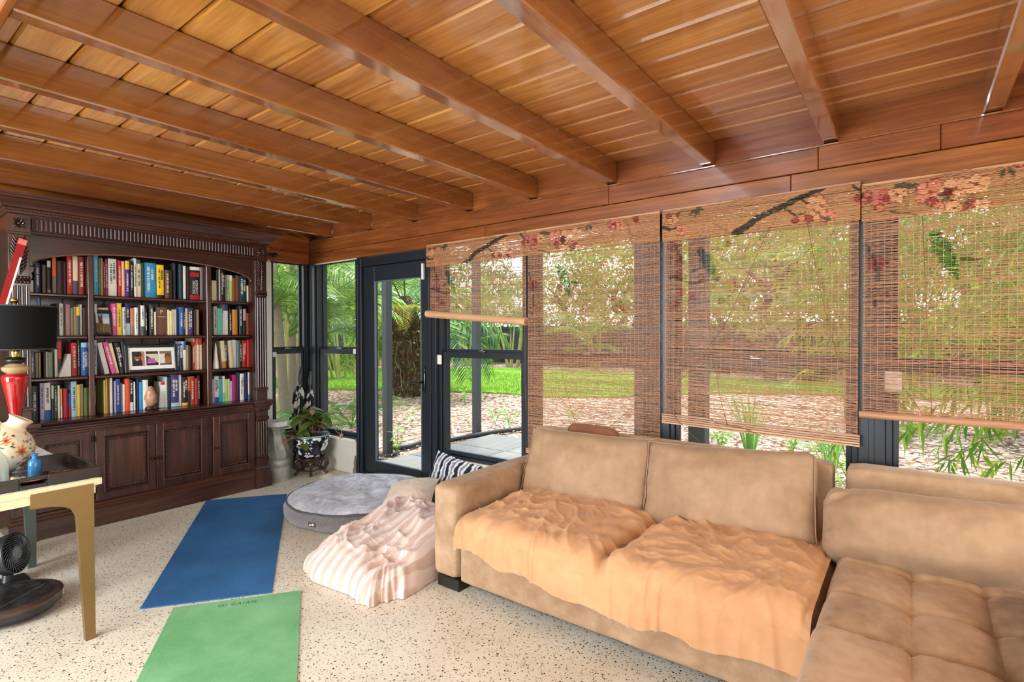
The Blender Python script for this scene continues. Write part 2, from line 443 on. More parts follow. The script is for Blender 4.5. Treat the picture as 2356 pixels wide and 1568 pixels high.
def post(y0, y1, x0=3.222, x1=3.36, z0=0, z1=2.12, mat=None, parent=None):
    g = G(); g.box(x0, x1, y0, y1, z0, z1, .004)
    ym = (y0 + y1) / 2
    g.box(x0 - .006, x0, ym - .012, ym + .012, z0, z1, .002)
    return g.build('mullion', mat or DARKALU, parent or we)
g = G(); g.box(3.224, 3.236, 4.33, 5.13, 2.104, 2.118, .002); g.build('lit_edge_strip', plain('lit_edge_cream', (206, 196, 174), .7), we)  # pale strip stands in for light catching the sash top edges
NW = [0]
def sash_window(y0, y1, name=None, sensor=None, axis='e', z0=.335, z1=2.145, zr=1.21):
    """double-hung window between y0 < y1: frame, two sashes with panes, meeting rails, latch"""
    NW[0] += 1
    w = struct('window_%d' % NW[0])
    if axis == 'e':
        bx = lambda g, a0, a1, d0, d1, c0, c1, ch=.003: g.box(d0, d1, a0, a1, c0, c1, ch)
        X = XE
    else:
        bx = lambda g, a0, a1, d0, d1, c0, c1, ch=.003: g.box(a0, a1, d0, d1, c0, c1, ch)
        X = YN
    f = .028
    g = G()
    bx(g, y0, y0 + f, X - .005, X + .11, z0, z1); bx(g, y1 - f, y1, X - .005, X + .11, z0, z1)
    bx(g, y0 + f, y1 - f, X - .005, X + .11, z0, z0 + .022); bx(g, y0 + f, y1 - f, X - .005, X + .11, z1 - .02, z1)
    g.build('frame', DARKALU, w)
    # upper sash, further out
    def sash(nm, d0, d1, c0, c1, st, br, tr):
        g = G()
        bx(g, y0 + f, y0 + f + st, d0, d1, c0, c1); bx(g, y1 - f - st, y1 - f, d0, d1, c0, c1)
        bx(g, y0 + f + st, y1 - f - st, d0, d1, c0, c0 + br); bx(g, y0 + f + st, y1 - f - st, d0, d1, c1 - tr, c1)
        s = g.build(nm, DARKALU, w)
        g = G(); dm = (d0 + d1) / 2
        bx(g, y0 + f + st * .5, y1 - f - st * .5, dm - .002, dm + .002, c0 + br * .5, c1 - tr * .5, 0)
        g.build('pane', GLASS, s)
        return s
    sash('upper_sash', X + .055, X + .085, zr - .005, z1 - .02, .018, .04, .018)
    lo = sash('lower_sash', X + .012, X + .045, z0 + .022, zr + .012, .026, .036, .048)
    g = G(); m = (y0 + y1) / 2
    bx(g, m - .03, m + .03, X + .012, X + .036, zr + .012, zr + .022, .003); bx(g, m - .008, m + .035, X + .014, X + .03, zr + .022, zr + .030, .003)
    g.build('latch', CHROME, w)
    if sensor is not None:
        for (a, c, hh, ww) in sensor:
            g = G(); bx(g, a - ww / 2, a + ww / 2, X - .022, X - .004, c - hh / 2, c + hh / 2, .004); g.build('contact_sensor', WHITEPLASTIC, w)
    return w
sash_window(4.315, 5.03, sensor=[(4.36, 1.205, .05, .045)])
post(5.03, 5.17, 3.212, 3.37)
# the glazed door
dr = struct('door_1')
g = G()
g.box(3.195, 3.36, 4.225, 4.315, 0, 2.10, .005); g.box(3.195, 3.36, 3.22, 3.345, 0, 2.118, .005)
g.box(3.195, 3.36, 3.345, 4.225, 2.02, 2.10, .005); g.box(3.15, 3.36, 3.30, 4.30, 0, .022, .004); g.box(3.20, 3.22, 3.345, 4.225, .022, .05, .003)
g.box(3.183, 3.197, 4.26, 4.285, .02, 2.05, .003); g.box(3.183, 3.197, 3.27, 3.292, .02, 2.10, .003)
g.build('frame', DARKALU2, dr)
g = G()
g.box(3.225, 3.27, 4.062, 4.222, .03, 2.018, .005); g.box(3.225, 3.27, 3.348, 3.425, .03, 2.018, .005)
g.box(3.225, 3.27, 3.425, 4.062, .03, .165, .005); g.box(3.225, 3.27, 3.425, 4.062, 1.875, 2.018, .005)
leaf = g.build('door_leaf', DARKALU, dr)
g = G(); g.box(3.246, 3.250, 3.42, 4.067, .16, 1.88); g.build('pane', GLASS, leaf)
g = G()
g.box(3.224, 3.243, 3.425, 3.437, .165, 1.875, .003); g.box(3.224, 3.243, 4.05, 4.062, .165, 1.875, .003); g.box(3.224, 3.243, 3.425, 4.062, .165, .177, .003); g.box(3.224, 3.243, 3.425, 4.062, 1.863, 1.875, .003)
g.build('glazing_bead', plain('bead_grey', (92, 100, 108), .4), leaf)
g = G(); g.box(3.214, 3.226, 3.372, 3.402, .86, 1.09, .006); g.cyl((3.216, 3.387, .955), (3.165, 3.387, .955), .009, n=10); g.tube([(3.168, 3.387, .955), (3.166, 3.42, .957), (3.168, 3.50, .950)], [.010, .009, .007], 10)
g.cyl((3.214, 3.387, 1.04), (3.206, 3.387, 1.04), .013, n=12)
g.build('door_handle', plain('pewter_handle', (92, 92, 90), .3, 1.0), leaf, 60)
g = G(); g.box(3.20, 3.226, 3.372, 3.398, 1.845, 1.985, .004); g.build('contact_sensor', WHITEPLASTIC, dr)
# remaining windows along the wall, with a mullion between each
sash_window(2.31, 3.22, sensor=[(3.205, 1.155, .08, .05)])
post(2.255, 2.31)
sash_window(1.34, 2.255)
post(1.20, 1.34, 3.218)
sash_window(.215, 1.20, sensor=[(.30, .42, .12, .08)])
post(.10, .215, 3.218)
sash_window(-.90, .10, sensor=[(.07, 1.13, .10, .07)])
post(-1.0, -.90)
sash_window(-2.0, -1.0)
post(-2.1, -2.0)
g = G(); g.box(3.20, 3.36, -3.1, -2.1, 0, 2.12); g.build('infill', WHITEPL, we)

# ---------------------------------------------------------------- bookcase wall (north)
wn = struct('wall_north')
g = G(); g.box(.80, 2.80, YN, YN + .12, 0, 2.352); g.build('wall_panel', WHITEPL, wn)
g = G(); g.box(.30, .80, YN - .004, YN + .12, 0, 2.352); g.build('wall_panel', m_plaster('olive_plaster_sunroom', (74, 74, 64)), wn)
g = G(); g.box(.42, 3.225, YN - .008, YN + .02, 2.352, 2.52); g.build('rim_board', PLATEWOODX, wn)
g = G(); g.box(2.735, 2.80, YN - .02, YN + .02, 0, 2.10, .004); g.build('window_trim', plain('white_trim', (232, 230, 224), .5, var=.03), wn)
g = G(); g.box(2.80, 3.3, YN - .03, YN + .2, 0, .335, .012); g.build('curb', CURB, wn)
plate(YN - .012, [.42, 2.9, 3.225], 2.234, 2.352, PLATEWOODX, 'x', parent=wn)
plate(YN - .010, [.42, 3.225], 2.118, 2.230, PLATEWOODX, 'x', parent=wn)
g = G(); g.box(.42, 3.27, YN + .02, YN + .14, 2.145, 2.56); g.build('header', PLATEWOODX, wn)
sash_window(2.80, 3.19, axis='n', sensor=[(2.825, 1.17, .05, .04)])
g = G(); g.box(3.19, 3.28, 5.145, 5.28, 0, 2.12, .004); g.build('mullion', DARKALU, wn)
# the house beyond the sunroom, behind and to the left of the camera
g = G(); g.box(-3.6, .34, 5.15, 5.27, 0, 2.62); g.build('wall_panel', m_plaster('olive_plaster', (84, 82, 70)), wn)
ww = struct('wall_west')
for (y0, y1, z0, z1) in ((-3.1, .2, 0, 2.62), (5.0, 5.27, 0, 2.62), (.2, 5.0, 2.45, 2.62), (.2, 5.0, 0, .2)):
    g = G(); g.box(-3.72, -3.6, y0, y1, z0, z1); g.build('wall_panel', WHITEPL, ww)
ws = struct('wall_south')
for (x0, x1, z0, z1) in ((-3.6, -1.0, 0, 2.62), (2.8, 3.36, 0, 2.62), (-1.0, 2.8, 2.5, 2.62), (-1.0, 2.8, 0, .4)):
    g = G(); g.box(x0, x1, -3.22, -3.1, z0, z1); g.build('wall_panel', WHITEPL, ws)
hc = struct('ceiling_house')
g = G(); g.box(-3.7, .36, -3.2, 5.27, 2.60, 2.70); g.build('plaster_ceiling', WHITEPL, hc)
# ---------------------------------------------------------------- bookcase
MAHOG = wood('dark_mahogany', (32, 14, 9), (62, 29, 19), (92, 48, 33), axis=2, rough=.3, coat=.2, contrast=.9)
MAHOGX = wood('dark_mahogany_rails', (32, 14, 9), (62, 29, 19), (90, 46, 32), axis=0, rough=.28, coat=.25, contrast=.9)
MAHOGC = plain('dark_mahogany_carving', (50, 23, 15), .24, 0, .6, .2, 30)
BRONZE = plain('dark_bronze', (44, 34, 28), .35, .8)
bk = thing('bookcase', 'dark carved mahogany bookcase with arched top shelf and panelled cupboard doors', 'bookcase', (1.64, 4.9, 0))
def bkp(g, name, mat, parent=None, smooth=None):
    o = g.build(name, mat, parent or bk, smooth)
    if (parent or bk) is bk: o.matrix_parent_inverse = Matrix.Translation((-1.64, -4.9, 0))
    return o
def molding(g, x0, x1, yf, yb, prof):
    vs = []
    for d, z in prof:
        d = d + .0012
        vs += [(x0 - d, yb, z), (x0 - d, yf - d, z), (x1 + d, yf - d, z), (x1 + d, yb, z)]
    fs = []
    for i in range(len(prof) - 1):
        for k in range(3): fs.append((i * 4 + k, i * 4 + k + 1, (i + 1) * 4 + k + 1, (i + 1) * 4 + k))
    fs.append((3, 2, 1, 0)); n = (len(prof) - 1) * 4; fs.append((n, n + 1, n + 2, n + 3))
    g.add(vs, fs)
# carcass
g = G()
g.box(.785, .885, 4.70, 5.12, .14, 2.17); g.box(2.405, 2.495, 4.70, 5.12, .14, 2.17)
g.box(.885, 2.405, 5.07, 5.12, .14, 2.17); g.box(.885, 2.405, 4.70, 5.07, 2.10, 2.17)
bkp(g, 'carcass', MAHOG)
g = G(); g.box(.885, 2.405, 4.675, 5.07, .145, .72); bkp(g, 'lower_carcass', MAHOGX)
nb = 12; w = (2.405 - .885) / nb
for i in range(nb):
    g = G(); g.box(.885 + i * w + .003, .885 + (i + 1) * w - .003, 5.05, 5.072, .785, 2.10, .002); bkp(g, 'back_board', MAHOG)
# counter, plinth, cornice
g = G(); molding(g, .80, 2.385, 4.675, 5.1, [(0, .70), (.006, .705), (.006, .718), (.014, .724), (.014, .735), (.024, .742), (.026, .755), (.018, .76), (.034, .77), (.036, .782), (.032, .785)]); bkp(g, 'counter', MAHOGX)
g = G(); molding(g, .80, 2.385, 4.665, 5.1, [(.012, 0), (.012, .125), (.006, .135), (.006, .145), (-.002, .155), (-.002, .168), (-.01, .178)]); bkp(g, 'plinth', MAHOGX)
g = G(); molding(g, .785, 2.495, 4.655, 5.12, [(0, 2.165), (.012, 2.168), (.012, 2.182), (.02, 2.186), (.024, 2.196), (.036, 2.204), (.04, 2.214), (.058, 2.236), (.074, 2.252), (.09, 2.258), (.094, 2.268), (.10, 2.27), (.10, 2.288)])
co = bkp(g, 'cornice', MAHOGX)
g = G()
for i in range(118):
    x = .79 + i * (1.71 / 117); g.sphere((x, 4.637, 2.19), .0068, 6, 4)
o = bkp(g, 'bead_row', MAHOGC, None, 180); o['kind'] = 'stuff'
# fluted frieze
g = G(); g.box(.885, 2.405, 4.685, 4.71, 2.055, 2.17); g.box(.885, 2.405, 4.672, 4.69, 2.152, 2.168, .003); g.box(.885, 2.405, 4.668, 4.69, 2.045, 2.066, .005); fz = bkp(g, 'frieze', MAHOGX)
g = G(); n = 62
for i in range(n):
    x = .905 + i * (1.48 / (n - 1)); g.box(x - .0078, x + .0078, 4.672, 4.688, 2.07, 2.148, .004)
o = bkp(g, 'frieze_reeds', MAHOG); o['kind'] = 'stuff'
# arched rail
def archz(x): return 1.845 + .125 * math.sqrt(max(0, 1 - ((x - 1.645) / .735) ** 2))
xs = [.91 + (2.38 - .91) * (.5 - .5 * math.cos(math.pi * i / 48)) for i in range(49)]
g = G()
poly = [(.885, 2.05), (.885, 1.838), (.91, 1.838)] + [(x, archz(x)) for x in xs] + [(2.38, 1.838), (2.405, 1.838), (2.405, 2.05)]
g.prism(poly, 4.712, 4.735, 'y'); ar = bkp(g, 'arched_rail', MAHOGX)
g = G(); g.tube([(x, 4.712, archz(x) + .002) for x in xs], .0055, 6); bkp(g, 'arch_bead', plain('highlight_mahogany_edge', (120, 84, 70), .35), None, 60)  # paler colour paints a highlight along the arch edge
for sx, xa in ((1, .885), (-1, 2.405)):
    g = G(); pts = [(0, 1.832), (.030, 1.832), (.028, 1.80), (.016, 1.79), (.022, 1.77), (.020, 1.755), (.008, 1.735), (.004, 1.70), (0, 1.69)]
    g.prism([(xa + sx * a, b) for a, b in pts], 4.715, 4.735, 'y'); bkp(g, 'scroll_bracket', MAHOG)
# dividers and shelves
for (a, b) in ((1.214, 1.247), (2.020, 2.058)):
    g = G(); g.box(a, b, 4.742, 5.05, .785, 2.06, .003); bkp(g, 'divider', MAHOG)
for z in (1.664, 1.369, 1.079):
    for (a, b) in ((.885, 1.214), (1.247, 2.020), (2.058, 2.405)):
        g = G(); g.box(a, b, 4.745, 5.05, z - .026, z, .008); bkp(g, 'shelf', MAHOGX)
# pilasters
def pilaster(xc):
    p = thing('pilaster', None, None); p.parent = bk; p.matrix_parent_inverse = Matrix.Translation((-1.64, -4.9, 0))
    def sub(g, nm, m=MAHOG, s=None): return g.build(nm, m, p, s)
    h = .052
    g = G(); g.box(xc - h, xc + h, 4.662, 4.72, .17, 2.165, .002)
    molding(g, xc - h, xc + h, 4.662, 4.72, [(.022, 0), (.022, .128), (.014, .138), (.014, .15), (.006, .16), (.006, .172), (0, .182)])
    molding(g, xc - h, xc + h, 4.662, 4.72, [(0, .60), (.008, .61), (.008, .63), (0, .64), (0, .685), (.012, .695), (.014, .72), (.026, .735), (.03, .755), (.036, .76), (.036, .785), (.0, .787)])
    molding(g, xc - h, xc + h, 4.662, 4.72, [(0, .24), (.006, .245), (.006, .265), (0, .27)])
    molding(g, xc - h, xc + h, 4.662, 4.72, [(0, .872), (.005, .876), (.005, .89), (0, .894)])
    molding(g, xc - h, xc + h, 4.662, 4.72, [(0, 2.03), (.007, 2.034), (.007, 2.046), (.002, 2.05), (.002, 2.16)])
    sub(g, 'shaft')
    for (z0, z1) in ((.285, .595), (.90, 1.70)):
        for k in range(4):
            x = xc - .033 + k * .022
            g = G(); g.prism([(x - .0085, 4.663), (x - .0065, 4.652), (x, 4.648), (x + .0065, 4.652), (x + .0085, 4.663)], z0, z1, 'z'); sub(g, 'reed', MAHOG, 50)
    g = G()
    for k in range(6):
        for zz in (1.722, 1.752): g.sphere((xc - .045 + k * .018, 4.655, zz), .0115, 8, 6, (1, 1, .9))
    g.box(xc - h - .004, xc + h + .004, 4.654, 4.70, 1.732, 1.742, .003)
    sub(g, 'bead_collar', MAHOGC, 60)
    g = G()
    g.tube([(xc, 4.654, 1.77), (xc, 4.645, 1.88), (xc, 4.648, 2.02)], [.010, .007, .004], 8)
    for k in range(9):
        z = 1.785 + k * .024
        for sx in (-1, 1):
            l = .046 - abs(k - 4) * .003
            g.tube([(xc + sx * .004, 4.655, z), (xc + sx * l * .55, 4.646, z + .022), (xc + sx * l, 4.655, z + .052)], [.007, .0075, .002], 6)
    sub(g, 'acanthus_leaf', MAHOGC, 60)
    g = G(); g.sphere((xc, 4.652, 2.105), .012, 10, 6)
    for k in range(8):
        a = k * math.pi / 4; l = .040 if k % 2 else .034
        g.tube([(xc + .01 * math.cos(a), 4.656, 2.105 + .01 * math.sin(a)), (xc + l * .6 * math.cos(a + .15), 4.648, 2.105 + l * .6 * math.sin(a + .15)), (xc + l * math.cos(a), 4.658, 2.105 + l * math.sin(a))], [.006, .009, .002], 6)
    sub(g, 'rosette', MAHOGC, 60)
pilaster(.832); pilaster(2.444)
# doors
def cup_door(x0, x1, knob, hinge):
    z0, z1 = .19, .688; st = .05
    g = G()
    g.box(x0, x0 + st, 4.652, 4.674, z0, z1, .002); g.box(x1 - st, x1, 4.652, 4.674, z0, z1, .002)
    g.box(x0 + st, x1 - st, 4.652, 4.674, z0, z0 + st, .002); g.box(x0 + st, x1 - st, 4.652, 4.674, z1 - st, z1, .002)
    d = bkp(g, 'door', MAHOG)
    g = G(); g.box(x0 + st, x1 - st, 4.664, 4.672, z0 + st, z1 - st); g.build('door_panel', MAHOG, d)
    g = G(); a, b, c, e = x0 + st, x1 - st, z0 + st, z1 - st
    for (p, q) in (((a, c), (b, c)), ((b, c), (b, e)), ((b, e), (a, e)), ((a, e), (a, c))):
        g.tube([(p[0], 4.652, p[1]), (q[0], 4.652, q[1])], .007, 6)
    g.build('panel_moulding', MAHOG, d, 60)
    g = G(); a += .019; b -= .019; c += .019; e -= .019
    nx = int((b - a) / .0125); nz = int((e - c) / .0125)
    for i in range(nx + 1):
        x = a + (b - a) * i / nx
        for z in (c, e): g.sphere((x, 4.660, z), .0062, 6, 4, (.8, 1.0, 1.5))
    for i in range(1, nz):
        z = c + (e - c) * i / nz
        for x in (a, b): g.sphere((x, 4.660, z), .0062, 6, 4, (1.5, 1.0, .8))
    o = g.build('rope_moulding', MAHOGC, d, 180); o['kind'] = 'stuff'
    g = G(); xk = x1 - .022 if knob == 'r' else x0 + .022
    g.cyl((xk, 4.652, .425), (xk, 4.640, .425), .006, .008, 10); g.sphere((xk, 4.632, .425), .012, 12, 8); g.build('knob', BRONZE, d, 60)
    for zz in (z0 + .05, z1 - .08):
        g = G(); xh = x0 - .003 if hinge == 'l' else x1 + .003; g.cyl((xh, 4.650, zz), (xh, 4.650, zz + .045), .005, n=8); g.build('hinge', BRONZE, d, 60)
cup_door(.888, 1.190, 'l', 'r'); cup_door(1.223, 1.5985, 'r', 'l'); cup_door(1.6035, 1.980, 'l', 'r'); cup_door(2.022, 2.364, 'l', 'r')

# ---------------------------------------------------------------- books
BOOKS={
 '1L':'897 908 62 dusty_pink;909 930 82 white;933 966 203 navy w;975 997 196 olive_brown;1001 1022 227 black b:grey:.12 t:white:.2;1029 1051 251 orange b:stone_grey:.48;1055 1090 232 dark_maroon;1091 1106 228 black;1110 1142 273 red w;1144 1174 275 cream b:slate:.36 w;1177 1211 276 brick_red w',
 '1M':'1267 1296 305 cyan w;1296 1307 274 green;1308 1321 278 tan;1321 1333 252 maroon w;1334 1349 274 plum w;1352 1406 281 white wb;1413 1438 273 red w;1438 1457 269 salmon;1461 1490 276 purple w t:yellow:.24;1491 1511 275 black w;1516 1534 301 white wb;1535 1566 291 cream wb t:slate:.1;1568 1587 269 forest_green;1591 1669 276 sky_blue w;1675 1726 268 yellow wb b:black:.1;1732 1764 232 brown w;1767 1785 230 black;1794 1812 293 charcoal;1831 1861 289 dark_teal;1863 1885 277 white;1890 1912 272 dark_maroon;1915 1994 277 black EM t:white:.1 b:crimson:.14;1996 2019 278 grey',
 '1R':'2088 2135 174 cream;2126 2142 264 charcoal;2144 2156 276 white;2160 2197 273 black w;2200 2217 231 grey wb;2219 2235 233 white wb;2237 2262 232 lime t:white:.2;2266 2292 212 rust;2293 2320 236 brown;2322 2388 233 dark_teal w;2388 2404 151 cream',
 '2L':'1049 1061 227 black;1063 1086 226 pale_grey wb;1087 1098 220 black;1099 1127 221 dusty_pink;1128 1141 198 sage;1143 1159 205 tan;1160 1180 206 yellow b:slate:.7;1182 1194 224 pale_grey;1198 1221 203 dark_brown',
 '2M':'1264 1280 232 white;1369 1402 239 pink w;1404 1436 243 yellow wb;1440 1458 214 pale_grey wb;1459 1490 243 navy w b:pale_blue:.38;1491 1516 209 terracotta b:taupe:.36;1517 1540 215 white wb;1542 1553 230 charcoal;1557 1585 233 white wb b:slate:.3;1586 1602 213 black w;1616 1649 242 charcoal w;1650 1662 186 cream;1664 1746 223 brown P;1747 1760 206 cream;1761 1778 197 pale_yellow;1780 1793 210 beige;1794 1808 210 pale_grey;1809 1828 213 dark_teal;1830 1862 229 blue w;1864 1876 225 black w;1878 1895 221 beige;1896 1937 226 indigo w;1945 1960 205 dark_brown;1962 1981 213 taupe',
 '2R':'2082 2098 131 charcoal;2101 2130 247 pale_grey wb;2131 2175 230 mint;2176 2184 192 white;2185 2225 272 white t:indigo:.22;2229 2255 228 black w;2257 2304 226 ochre;2319 2350 261 dark_teal w;2351 2380 235 black t:rose_grey:.45;2381 2410 198 rust;2411 2440 187 taupe',
 '3L':'884 902 181 charcoal w;907 930 176 violet_grey w;932 949 173 sage;952 962 172 tan;976 987 172 dark_maroon;989 998 178 pale_grey;998 1024 173 sage;1036 1053 243 pale_grey;1054 1075 249 red b:black:.5;1127 1160 237 red w;1165 1178 256 forest_green w;1182 1224 238 blue w t:pale_blue:.14',
 '3M':'1258 1278 255 lilac wb;1279 1310 237 white l:-11;1313 1345 243 pink l:-13 w;1350 1373 233 cream l:-11;1381 1417 235 black l:-10 w;1423 1445 239 charcoal l:-6;1797 1829 221 blue w l:3;1837 1852 206 white wb b:black:.5;1856 1878 238 white t:blue:.3;1879 1899 207 tan;1900 1922 202 black;1928 1944 232 brick_red w;1945 1962 268 beige t:red:.22;1963 1980 267 beige t:red:.22;1981 2005 267 beige t:red:.22;2012 2040 226 dark_brown',
 '3R':'2151 2186 239 cream b:ochre:.24 l:-4;2189 2216 242 charcoal w;2217 2249 241 beige l:-4;2251 2291 246 pale_grey;2293 2320 240 teal_grey;2321 2344 240 black w;2346 2382 240 brick_red w;2384 2418 245 red;2420 2444 239 taupe',
 '4L':'884 907 234 black;908 942 238 charcoal w;954 977 256 lilac wb;978 1012 256 white wb b:blue:.25;1014 1029 236 charcoal t:pale_grey:.4;1031 1048 231 forest_green w;1049 1061 231 white;1063 1074 209 amber b:white:.4;1078 1103 207 crimson;1107 1120 172 blue b:red:.45;1123 1156 254 pale_blue wb;1156 1176 229 yellow;1177 1194 232 taupe;1197 1218 202 green',
 '4M':'1256 1269 239 black w;1315 1327 249 pale_yellow;1328 1340 264 yellow;1341 1351 260 rust;1352 1369 280 white;1380 1390 239 lilac;1391 1421 252 blue w;1422 1433 222 violet;1434 1448 210 cream;1450 1480 251 vermilion;1480 1506 241 black w b:white:.28;1507 1519 223 white;1527 1543 243 navy;1544 1567 218 sky_blue;1569 1602 233 white;1679 1720 208 white t:red:.12 l:4;1722 1736 249 pale_grey;1738 1761 245 dark_teal;1763 1822 263 indigo w b:pale_blue:.12;1823 1843 257 white;1846 1890 238 black w b:amber:.1;1891 1911 237 orange b:charcoal:.5;1912 1942 239 rust w;1945 1964 221 red;1966 1988 243 black w',
 '4R':'2077 2099 204 lilac;2100 2136 226 white wb b:blue:.2;2137 2166 202 turquoise;2167 2186 224 white b:mint:.35;2187 2212 196 lime;2213 2230 197 cream;2232 2251 177 lilac;2253 2290 229 plum;2294 2319 249 navy;2321 2357 236 white wb;2362 2391 245 navy;2392 2420 243 white wb b:sky_blue:.18;2421 2438 219 red',
}
PAL = dict(dusty_pink=(168, 120, 120), white=(228, 226, 220), navy=(32, 42, 82), olive_brown=(96, 74, 44), black=(22, 22, 25), grey=(128, 126, 122), orange=(226, 106, 48), stone_grey=(120, 116, 108),
 dark_maroon=(52, 22, 24), red=(186, 34, 36), cream=(232, 218, 180), slate=(74, 84, 98), brick_red=(150, 36, 22), cyan=(72, 178, 214), green=(92, 122, 52), tan=(176, 140, 96), maroon=(96, 24, 44), plum=(150, 34, 84),
 salmon=(236, 176, 146), purple=(82, 44, 140), yellow=(238, 200, 48), forest_green=(36, 68, 52), sky_blue=(48, 144, 196), brown=(104, 70, 54), charcoal=(46, 50, 54), dark_teal=(28, 58, 70), crimson=(178, 28, 48),
 lime=(168, 204, 96), rust=(150, 66, 36), sage=(120, 128, 108), pale_grey=(196, 196, 190), dark_brown=(62, 40, 26), pink=(220, 88, 150), pale_blue=(168, 204, 222), terracotta=(190, 120, 84), taupe=(142, 116, 96),
 pale_yellow=(230, 220, 144), beige=(206, 182, 150), blue=(40, 92, 168), indigo=(66, 56, 112), mint=(112, 200, 188), ochre=(196, 130, 48), rose_grey=(176, 148, 140), violet_grey=(110, 102, 122), lilac=(178, 172, 210),
 teal_grey=(92, 116, 122), amber=(236, 176, 88), violet=(112, 70, 138), vermilion=(224, 84, 54), turquoise=(64, 182, 186))
_BM = {}
def bookmat(c):
    if c not in _BM: _BM[c] = plain('cover_' + c, PAL[c], .42, 0, .4, .14, 40)
    return _BM[c]
PAGES = plain('book_pages', (226, 216, 192), .8, var=.06, vsc=200)
WHITEINK = plain('white_ink', (222, 218, 206), .6, var=.02); BLACKINK = plain('black_ink', (30, 28, 32), .6, var=.02)
YB = 4.80
ORD = ['leftmost', 'second from the left', 'third from the left', 'fourth from the left', 'fifth from the left', 'sixth from the left', 'seventh from the left', 'eighth from the left', 'ninth from the left', 'tenth from the left']
BAY = {'L': 'narrow bay left', 'M': 'wide middle bay', 'R': 'narrow bay right'}
ROW = {'1': 'top shelf', '2': 'second shelf', '3': 'third shelf', '4': 'bottom shelf'}
NUMW = ['zero', 'one', 'two', 'three', 'four', 'five', 'six', 'seven', 'eight', 'nine', 'ten', 'eleven', 'twelve', 'thirteen', 'fourteen', 'fifteen', 'sixteen', 'seventeen', 'eighteen', 'nineteen', 'twenty', 'twenty-one', 'twenty-two', 'twenty-three', 'twenty-four', 'twenty-five']
ORDW = ['', 'first', 'second', 'third', 'fourth', 'fifth', 'sixth', 'seventh', 'eighth', 'ninth', 'tenth', 'eleventh', 'twelfth', 'thirteenth', 'fourteenth', 'fifteenth', 'sixteenth', 'seventeenth', 'eighteenth', 'nineteenth', 'twentieth', 'twenty-first', 'twenty-second', 'twenty-third', 'twenty-fourth', 'twenty-fifth', 'twenty-sixth', 'twenty-seventh']
ZS = {'1': 1.664, '2': 1.369, '3': 1.079, '4': .785}
def text_mesh(body, size, name, mat, parent, mtx, extrude=.0004, spacing=1.0, fit=None):
    cu = bpy.data.curves.new(name, 'FONT'); cu.body = body; cu.size = size; cu.extrude = extrude; cu.align_x = 'CENTER'; cu.align_y = 'CENTER'; cu.space_character = spacing; cu.resolution_u = 2
    tmp = bpy.data.objects.new('tmp', cu); COL.objects.link(tmp)
    bpy.context.view_layer.update()
    me = bpy.data.meshes.new_from_object(tmp.evaluated_get(bpy.context.evaluated_depsgraph_get()))
    bpy.data.objects.remove(tmp, do_unlink=True)
    me.materials.clear(); me.materials.append(mat)
    if fit:
        xs = [v.co.x for v in me.vertices]; k = fit / max(1e-6, max(xs) - min(xs))
        me.transform(Matrix.Diagonal((k, 1, 1, 1)))
    me.transform(mtx)
    return inst(name, me, parent)
def spine_arc(x0, x1, bul, off=0.0, n=6):
    w = x1 - x0
    return [(x0 + w * i / n, YB + bul - bul * math.sin(math.pi * (.12 + .76 * i / n)) - off) for i in range(n + 1)]
